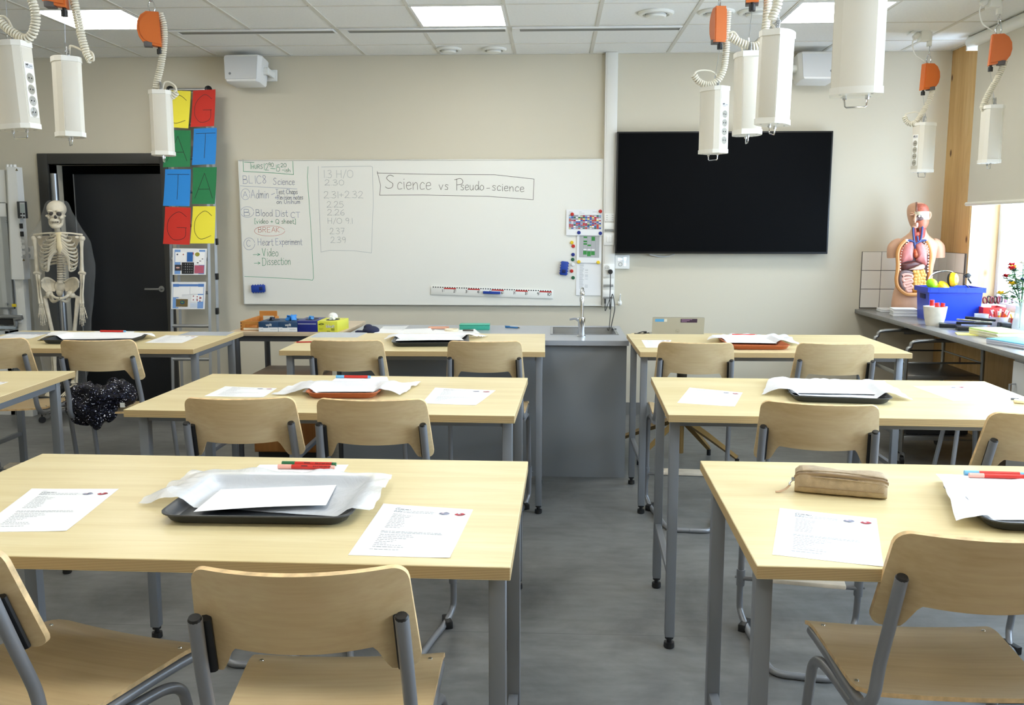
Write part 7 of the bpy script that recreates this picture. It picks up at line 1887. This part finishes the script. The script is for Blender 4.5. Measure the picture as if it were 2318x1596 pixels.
DKT = mat('tray_charcoal', (50, 53, 57), .38, spec=.5); ORT = mat('tray_orange', (176, 94, 54), .4, spec=.5)
BAG = sheer('milky_bag', (236, 240, 246), .58, .25, .5, wrinkle=.35, wscale=9.0, edge=.25)
WHB = sheer('white_bag', (238, 239, 243), .80, .35, .5, wrinkle=.35, wscale=9.0, edge=.2)
def tray(q, m__, lb, h=.022):
    """four corners of the rim as seen: tl, tr, br, bl"""
    f, o = surf(q, TZ + h); o.z = TZ
    c = [f(0, 1), f(1, 1), f(1, 0), f(0, 0)]; ex = ((c[1] - c[0]) + (c[2] - c[3])) / 2; ey = ((c[0] - c[3]) + (c[1] - c[2])) / 2
    w, l = ex.length, ey.length; ang = math.atan2(ex.y, ex.x)
    t = thing('tray', lb, 'tray', (o.x, o.y, TZ + .0005), rz=ang, group='cafeteria trays on the tables')
    R = lambda w_, l_, r_, z_: [(x_, y_, z_) for x_, y_ in rrect(w_, l_, r_, 6)]
    m_ = MB()
    m_.loft([R(w - .05, l - .05, .03, .0), R(w - .03, l - .03, .036, .006), R(w - .012, l - .012, .042, h - .002), R(w, l, .046, h), R(w, l, .046, h + .003), R(w - .014, l - .014, .042, h + .002), R(w - .034, l - .034, .036, .008), R(w - .052, l - .052, .03, .0035)], caps=False)
    m_.bm.faces.new([m_.bm.verts.new((x_, y_, .0)) for x_, y_ in rrect(w - .05, l - .05, .03, 6)][::-1]); m_.bm.faces.new([m_.bm.verts.new((x_, y_, .0035)) for x_, y_ in rrect(w - .052, l - .052, .03, 6)])
    m_.build('tray_body', m__, t, ang=.9)
    return t, w, l, ang
def bag(trayinfo, q, m__, lb, seed, amp=.014):
    """crumpled thin bag lying over the tray and hanging out of it"""
    t, w, l, ang = trayinfo
    f, o = surf(q, TZ); N, K = 44, 26; inv = t_matrix(t).inverted(); g_ = []
    for j in range(K):
        row = []
        for i_ in range(N):
            u, v = i_ / (N - 1), j / (K - 1)
            nz = noise.noise(Vector((u * 5 + seed, v * 4, seed * 1.7))); n2 = noise.noise(Vector((u * 8 + seed, v * 6, 3.1 + seed))); n3 = noise.noise(Vector((u * 4, v * 4 + 9, seed)))
            ed = max(abs(2 * u - 1), abs(2 * v - 1))
            p_ = f(u + .012 * n2 * (ed > .9), v + .03 * n3 * (ed > .8)); wp = o + p_; lp_ = inv @ wp
            inx = (w / 2 - .01) - abs(lp_.x); iny = (l / 2 - .01) - abs(lp_.y); d = min(inx, iny)
            if d > .03: z = .0055 + .0015 * (1 + nz)
            elif d > -.012: z = lerp(.0300, .0065, min(1, max(0, d / .03))) + .001
            else: z = max(.0022, .0310 - (-d - .012) * .34) + amp * max(0, abs(nz) * 1.6 + abs(n2) * .5) * min(1, (-d - .012) / .03)
            row.append((p_.x, p_.y, z + max(0, n2) * .0015))
        g_.append(row)
    ob = MB().sheet(g_).build('plastic_bag', m__, loc=o, ang=3.0)
    return tag(ob, lb, 'plastic bag', 'thin plastic bags over the trays')
def leaf(q, lb, z, wav=.0, name='paper_sheet', m__=None, group='blank white sheets on the tables'):
    f, o = surf(q, z)
    g_ = [[Vector((f(u / 10, v / 6).x, f(u / 10, v / 6).y, wav * (1 - v / 6) * (.4 + .6 * sin(2.5 * u / 10)) + .0004)) for u in range(11)] for v in range(7)]
    return tag(MB().sheet(g_, .0003).build(name, m__ or PAPER, loc=o), lb, 'paper', group)
MK = mat('marker_red', (206, 46, 34), .35); 
def marker(px, py, deg, lb, c1, c2, z=TZ, L=.145, txt='', body=MK):
    p_ = at(px, py, z=z); t = thing('felt_marker', lb, 'marker', (p_.x, p_.y, z + .0062), rz=radians(deg), group='felt markers on the tables')
    MB().cyl((-L * .26, 0, 0), (L * .42, 0, 0), .0060, n=16).build('barrel', body, t)
    MB().cyl((-L * .5, 0, 0), (-L * .26, 0, 0), .0063, n=16).build('cap', c1, t)
    MB().cyl((L * .42, 0, 0), (L * .5, 0, 0), .0055, .0050, n=16).build('end_plug', c2, t)
    if txt:
        k = MB(); r_ = .0062
        write(k, txt, L * .12, -.0035, .05, .0058, .0011, lambda u, v: (u, -r_ * sin(.9 - v * 110), r_ * cos(.9 - v * 110) + .0002))
        k.m(0); ribbon(k, [(-L * .08, 0), (L * .02, 0)], .0035, lambda u, v: (u, -r_ * sin(.9 - v * 110), r_ * cos(.9 - v * 110) + .0002))
        k.build('lettering', INK, t, flat=True)
    return t
PINKC = mat('cap_pink', (240, 176, 160), .4); GRNC = mat('cap_green', (26, 104, 60), .4); BLUC = mat('cap_blue', (112, 180, 220), .4)

# nearest left table
T1 = tray([(474, 1078), (846, 1078), (800, 1178), (352, 1167)], DKT, 'charcoal tray with a milky bag and white sheet, on the nearest left table')
bag(T1, [(448, 1071), (893, 1097), (838, 1183), (310, 1146)], BAG, 'milky crumpled plastic bag over the charcoal tray on the nearest left table', 1.3)
leaf([(500, 1108), (762, 1098), (738, 1150), (438, 1162)], 'blank white sheet lying in the milky bag on the nearest left table', TZ + .012, .008)
lf = [(588, 1052), (789, 1052), (772, 1077), (560, 1075)]
leaf(lf, 'white folded sheet under two markers, behind the nearest charcoal tray', TZ, .0)
marker(700, 1055, -1.5, 'red marker with green ends, far one of two behind the nearest left tray', GRNC, GRNC, TZ + .0008, .150, 'broad')
marker(694, 1062, -.5, 'red marker with pink ends, near one of two behind the nearest left tray', PINKC, PINKC, TZ + .0008, .155, 'broad')
# nearest right table
T2 = tray([(2136, 1096), (2500, 1106), (2560, 1196), (2222, 1183)], DKT, 'charcoal tray at the right edge on the nearest right table')
bag(T2, [(2122, 1090), (2520, 1100), (2590, 1190), (2165, 1197)], WHB, 'white crumpled plastic bag over the charcoal tray at the right edge', 4.2, .010)
leaf([(2185, 1120), (2460, 1122), (2500, 1180), (2225, 1178)], 'blank white sheet on the tray at the right edge, nearest table', TZ + .011, .002)
leaf([(2118, 1073), (2420, 1082), (2440, 1100), (2138, 1094)], 'white sheet under two red markers at the right edge', TZ, .0)
marker(2250, 1077, -3.5, 'red marker with light blue ends, far one of two at the right edge', BLUC, BLUC, TZ + .0008, .15)
marker(2262, 1083, -4, 'red marker with pink ends, near one of two at the right edge', PINKC, PINKC, TZ + .0008, .15)
# middle left table
T3 = tray([(720, 868), (860, 866), (872, 893), (684, 890)], ORT, 'orange tray with a white bag on the middle left table')
bag(T3, [(690, 866), (952, 870), (905, 898), (612, 896)], WHB, 'white crumpled plastic bag over the orange tray on the middle left table', 7.7, .010)
leaf([(706, 868), (866, 867), (858, 888), (684, 888)], 'blank white sheet on the bag of the orange tray, middle left table', TZ + .012, .002)
leaf([(762, 854), (876, 853), (880, 862), (752, 862)], 'white sheet under a marker behind the orange tray, middle left table', TZ, .0)
marker(800, 856, -.5, 'red marker with light blue cap on the middle left table', BLUC, BLUC, TZ + .0008, .15)
# middle right table
T4 = tray([(1792, 862), (1970, 866), (2032, 906), (1766, 897)], DKT, 'charcoal tray with a white bag on the middle right table')
bag(T4, [(1745, 861), (1990, 867), (2066, 909), (1724, 896)], WHB, 'white crumpled plastic bag over the charcoal tray on the middle right table', 10.1, .014)
leaf([(1800, 870), (1966, 874), (1990, 894), (1782, 890)], 'blank white sheet on the bag of the middle right table', TZ + .011, .002)
p_ = at(1949, 909, z=TZ); tag(MB().ball((0, 0, .005), (.010, .006, .005), 10, 7).build('orange_crumb', mat('crumb_orange', (232, 140, 30), .5), loc=p_), 'small orange crumb in front of the tray on the middle right table', 'crumb')
p_ = at(2309, 913, z=TZ); er = MB().box((-.022, -.016, .0005), (.022, .016, .014), .006); tag(er.build('eraser', mat('eraser_beige', (226, 212, 180), .6), loc=p_, rot=(0, 0, -.5)), 'beige eraser at the right edge of the middle right table', 'eraser')
p_ = at(2296, 906, z=TZ); tag(MB().cyl((-.012, 0, .0045), (.014, 0, .0045), .004, n=8).build('pen_stub', mat('stub_grey', (90, 92, 100), .5), loc=p_, rot=(0, 0, -.3)), 'short grey pencil stub behind the beige eraser', 'pencil')
# far left table behind chairs
T6 = tray([(132, 757), (296, 757), (330, 772), (112, 769)], DKT, 'dark tray hidden under a white bag on the far left table')
bag(T6, [(118, 752), (318, 756), (352, 768), (84, 772)], mat('white_film', (244, 244, 246), .5, bump=.8, bscale=40), 'white plastic bag covering the tray on the far left table', 13.0, .008)
leaf([(215, 750), (305, 750), (300, 755), (205, 755)], 'white sheet under a marker on the far left table', TZ, .0)
marker(256, 752, -1, 'red marker with light blue end on the far left table', MK, BLUC, TZ + .0008, .16)
leaf([(36, 751), (142, 751), (112, 757), (8, 757)], 'bluish clear sleeve at the far left table, left back', TZ, .0, 'clear_sleeve', mat('sleeve_blue', (188, 196, 208), .2), 'clear sleeves on the tables')
leaf([(430, 751), (532, 751), (512, 760), (402, 759)], 'bluish clear sleeve at the right end of the far left table', TZ, .0, 'clear_sleeve', mat('sleeve_blue', (188, 196, 208), .2), 'clear sleeves on the tables')
# far table at the bench
T5 = tray([(912, 759), (1050, 758), (1074, 776), (868, 777)], DKT, 'charcoal tray with a white sheet on the far table by the sink bench')
leaf([(905, 759), (1040, 762), (1050, 772), (885, 773)], 'blank white sheet in the tray on the far table by the sink bench', TZ + .012, .006)
bag(T5, [(892, 758), (1105, 762), (1080, 768), (870, 774)], WHB, 'white plastic bag over the tray on the far table by the sink bench', 17.0, .008)
leaf([(726, 752), (832, 753), (808, 764), (700, 764)], 'bluish clear sleeve on the far table, beside the lime glove box', TZ, .0, 'clear_sleeve', mat('sleeve_blue', (188, 196, 208), .2), 'clear sleeves on the tables')
pc = at(690, 776, z=TZ); rp = thing('red_pencil', 'red pencil at the left end of the far table', 'pencil', (pc.x, pc.y, TZ + .0045), rz=radians(14))
MB().cyl((-.045, 0, 0), (.07, 0, 0), .004, n=6).build('shaft', mat('pencil_red', (170, 40, 36), .4), rp); MB().cyl((-.045, 0, 0), (-.062, 0, -.001), .004, .0008, n=6).build('point', mat('pencil_wood', (226, 190, 140), .6), rp)
# far right table
T7 = tray([(1640, 762), (1760, 762), (1778, 784), (1632, 783)], ORT, 'orange tray with a white bag on the far right table')
bag(T7, [(1630, 760), (1780, 760), (1812, 784), (1600, 776)], WHB, 'white plastic bag over the orange tray on the far right table', 21.0, .012)
leaf([(1644, 762), (1752, 763), (1758, 778), (1636, 776)], 'blank white sheet on the orange tray of the far right table', TZ + .012, .002)
marker(1685, 761, -1, 'red marker on the sheet behind the orange tray, far right table', MK, PINKC, TZ + .022, .14)
p_ = at(1669, 787, z=TZ); tag(MB().box((-.016, -.006, .0), (.016, .006, .008), .002).build('small_sharpener', mat('sharp_dark', (60, 70, 76), .4), loc=p_), 'small dark sharpener in front of the orange tray, far right table', 'sharpener')

# pencil case
CANV = mat('case_canvas', (180, 160, 132), .85, var=.06, scale=60, bump=.8, bscale=800)
a, b = at(1803, 1118, z=TZ), at(2014, 1136, z=TZ); L = (b - a).length; ang = math.atan2(b.y - a.y, b.x - a.x)
pcs = thing('pencil_case', 'soft beige pencil case with a zip on the nearest right table', 'pencil case', ((a.x + b.x) / 2 + .004, (a.y + b.y) / 2 + .036, TZ + .0005), rz=ang)
rg = []
for k in range(25):
    s = k / 24; x = (s - .5) * L; e = sqrt(max(0.0, 1 - abs(2 * s - 1) ** 9)); w = .037 * (.80 + .20 * e); h = .060 * (.82 + .18 * e) + .0025 * sin(s * 9) - .004 * s
    ring = []
    for j in range(24):
        an = 2 * pi * j / 24; c_, s_ = cos(an), sin(an)
        px_ = w * math.copysign(abs(c_) ** .55, c_); pz = h / 2 + h / 2 * math.copysign(abs(s_) ** .55, s_)
        px_ += .0020 * noise.noise(Vector((s * 12, an * 2, 5))); pz += .0022 * noise.noise(Vector((s * 9, an * 2, 1))) * (pz > .01)
        ring.append((x, px_, max(pz, .0)))
    rg.append(ring)
MB().loft(rg).build('case_body', CANV, pcs, ang=1.2)
zz = [(-L / 2 + .001, -.020, .030), (-L / 2 + .008, -.030, .047), (-L * .25, -.0355, .053), (L * .1, -.0362, .0525), (L / 2 - .010, -.032, .046), (L / 2 - .001, -.02, .034)]
MB().tube(zz, [(.0022, .0045)] * 6, 8, smooth=6, flat=(0, -1, .3)).build('zip', mat('zip_brown', (150, 128, 104), .5), pcs)
for dz, dy in ((.0075, .0035), (-.008, -.0012)):
    MB().tube([(x_, y_ + dy, z_ + dz) for x_, y_, z_ in zz], .0018, 6, smooth=6).build('piping', CANV, pcs)
MB().tube([(x_, -.0385 + .002 * abs(x_) / L, .019) for x_ in (-L * .46, -L * .2, L * .2, L * .46)], .0009, 6, smooth=3).build('stitch_line', mat('stitch', (150, 124, 92), .8), pcs)
MB().box((-L / 2 - .008, -.026, .028), (-L / 2 + .004, -.014, .036), .002).tube([(-L / 2 - .004, -.020, .030), (-L / 2 - .012, -.024, .022), (-L / 2 - .010, -.028, .018)], .0022, 6, smooth=3).build('zip_slider', ZINC, pcs)
MB().tube([(-L / 2 - .010, -.026, .019), (-L / 2 - .020, -.032, .009), (-L / 2 - .034, -.038, .003), (-L / 2 - .044, -.040, .0022)], [(.0015, .004), (.0015, .0045), (.0015, .0045), (.0015, .003)], 8, smooth=4, flat=(0, 0, 1)).build('pull_tab', mat('tab_tan', (196, 162, 128), .6), pcs)

# ================================================================== JACKET ON THE CHAIR
def sequin_mat():
    m, n, l, b, out = new_mat('sequin_cloth')
    tc = n.new('ShaderNodeTexCoord'); v = n.new('ShaderNodeTexVoronoi'); v.inputs['Scale'].default_value = 240; l.new(tc.outputs['Object'], v.inputs['Vector'])
    sp = n.new('ShaderNodeSeparateColor'); l.new(v.outputs['Color'], sp.inputs[0])
    r = n.new('ShaderNodeValToRGB'); r.color_ramp.interpolation = 'CONSTANT'; e = r.color_ramp.elements
    e[0].position = 0; e[0].color = lin((10, 10, 20)); e[1].position = .955; e[1].color = lin((220, 220, 230)); k = e.new(.84); k.color = lin((46, 48, 74))
    l.new(sp.outputs[0], r.inputs[0]); l.new(r.outputs[0], b.inputs['Base Color'])
    nv = n.new('ShaderNodeVectorMath'); nv.operation = 'SUBTRACT'; nv.inputs[1].default_value = (.5, .5, .5); l.new(v.outputs['Color'], nv.inputs[0])
    g = n.new('ShaderNodeNewGeometry'); ml = n.new('ShaderNodeVectorMath'); ml.operation = 'SCALE'; ml.inputs['Scale'].default_value = .9; l.new(nv.outputs[0], ml.inputs[0])
    ad = n.new('ShaderNodeVectorMath'); l.new(g.outputs['Normal'], ad.inputs[0]); l.new(ml.outputs[0], ad.inputs[1])
    no = n.new('ShaderNodeVectorMath'); no.operation = 'NORMALIZE'; l.new(ad.outputs[0], no.inputs[0]); l.new(no.outputs[0], b.inputs['Normal'])
    b.inputs['Metallic'].default_value = .3; b.inputs['Roughness'].default_value = .38; b.inputs['Specular IOR Level'].default_value = .3
    return m
JY = CHAIRS['J'][1].y - .10
j0 = at(228, 915, y=JY); jz = .612
jk = thing('sequin_jacket', 'dark sparkling sequin jacket bundled on the chair at the far left table', 'jacket', (j0.x, JY, jz))
bmj = MB()
def jp(px, py, dy=0.0): q_ = at(px, py, y=JY + dy); return Vector((q_.x - j0.x, dy, q_.z - jz))
# one rumpled bundle: rings around a bent spine, dented by noise
spine = [(152, 902, -.02, .018), (168, 895, -.03, .056), (190, 905, -.04, .082), (215, 912, -.05, .095), (240, 908, -.045, .082), (262, 892, -.03, .072), (285, 890, -.02, .058), (300, 893, -.01, .040), (309, 897, .0, .014)]
C_ = catmull([tuple(jp(a, b, c)) + (r_,) for a, b, c, r_ in spine], 7); rings = []
for k, (x_, y_, z_, r_) in enumerate(C_):
    ring = []
    for j in range(40):
        an = 2 * pi * j / 40; d = Vector((0, cos(an), sin(an)))
        n_ = noise.noise(Vector((x_ * 14, cos(an) * 1.3, sin(an) * 1.3 + 4))) * .42 + noise.noise(Vector((x_ * 36, cos(an) * 3, sin(an) * 3))) * .22
        rr_ = r_ * (1 + n_); p_ = Vector((x_, y_ + d.y * rr_ * 1.05, z_ + d.z * rr_))
        ring.append(p_)
    rings.append(ring)
bmj.loft(rings)
def lobe(P, R_):
    C2 = catmull([tuple(jp(a, b, c)) + (r_,) for (a, b, c), r_ in zip(P, R_)], 6); rg_ = []
    for x_, y_, z_, r_ in C2:
        rg_.append([Vector((x_ + r_ * cos(2 * pi * j / 26) * (1 + .35 * noise.noise(Vector((z_ * 30, cos(2 * pi * j / 26) * 2, x_ * 9)))), y_ + r_ * .7 * sin(2 * pi * j / 26), z_ + .15 * r_ * cos(2 * pi * j / 13))) for j in range(26)])
    bmj.loft(rg_)
lobe([(205, 920, -.07), (212, 940, -.085), (217, 958, -.085), (220, 972, -.08)], [.085, .070, .045, .014])
lobe([(180, 915, -.06), (176, 935, -.07), (184, 955, -.07), (198, 962, -.07)], [.07, .055, .040, .016])
lobe([(238, 925, -.07), (246, 942, -.08), (248, 955, -.08)], [.060, .042, .014])
lobe([(262, 895, .0), (258, 878, .01), (256, 862, .015), (257, 855, .015)], [.055, .044, .026, .010])
bmj.build('jacket_cloth', sequin_mat(), jk, ang=3.0)
tl_ = jp(277, 917, -.10); MB().box(tl_ - Vector((.012, .001, .012)), tl_ + Vector((.012, .001, .012))).build('care_label', WHITE, jk, flat=True)
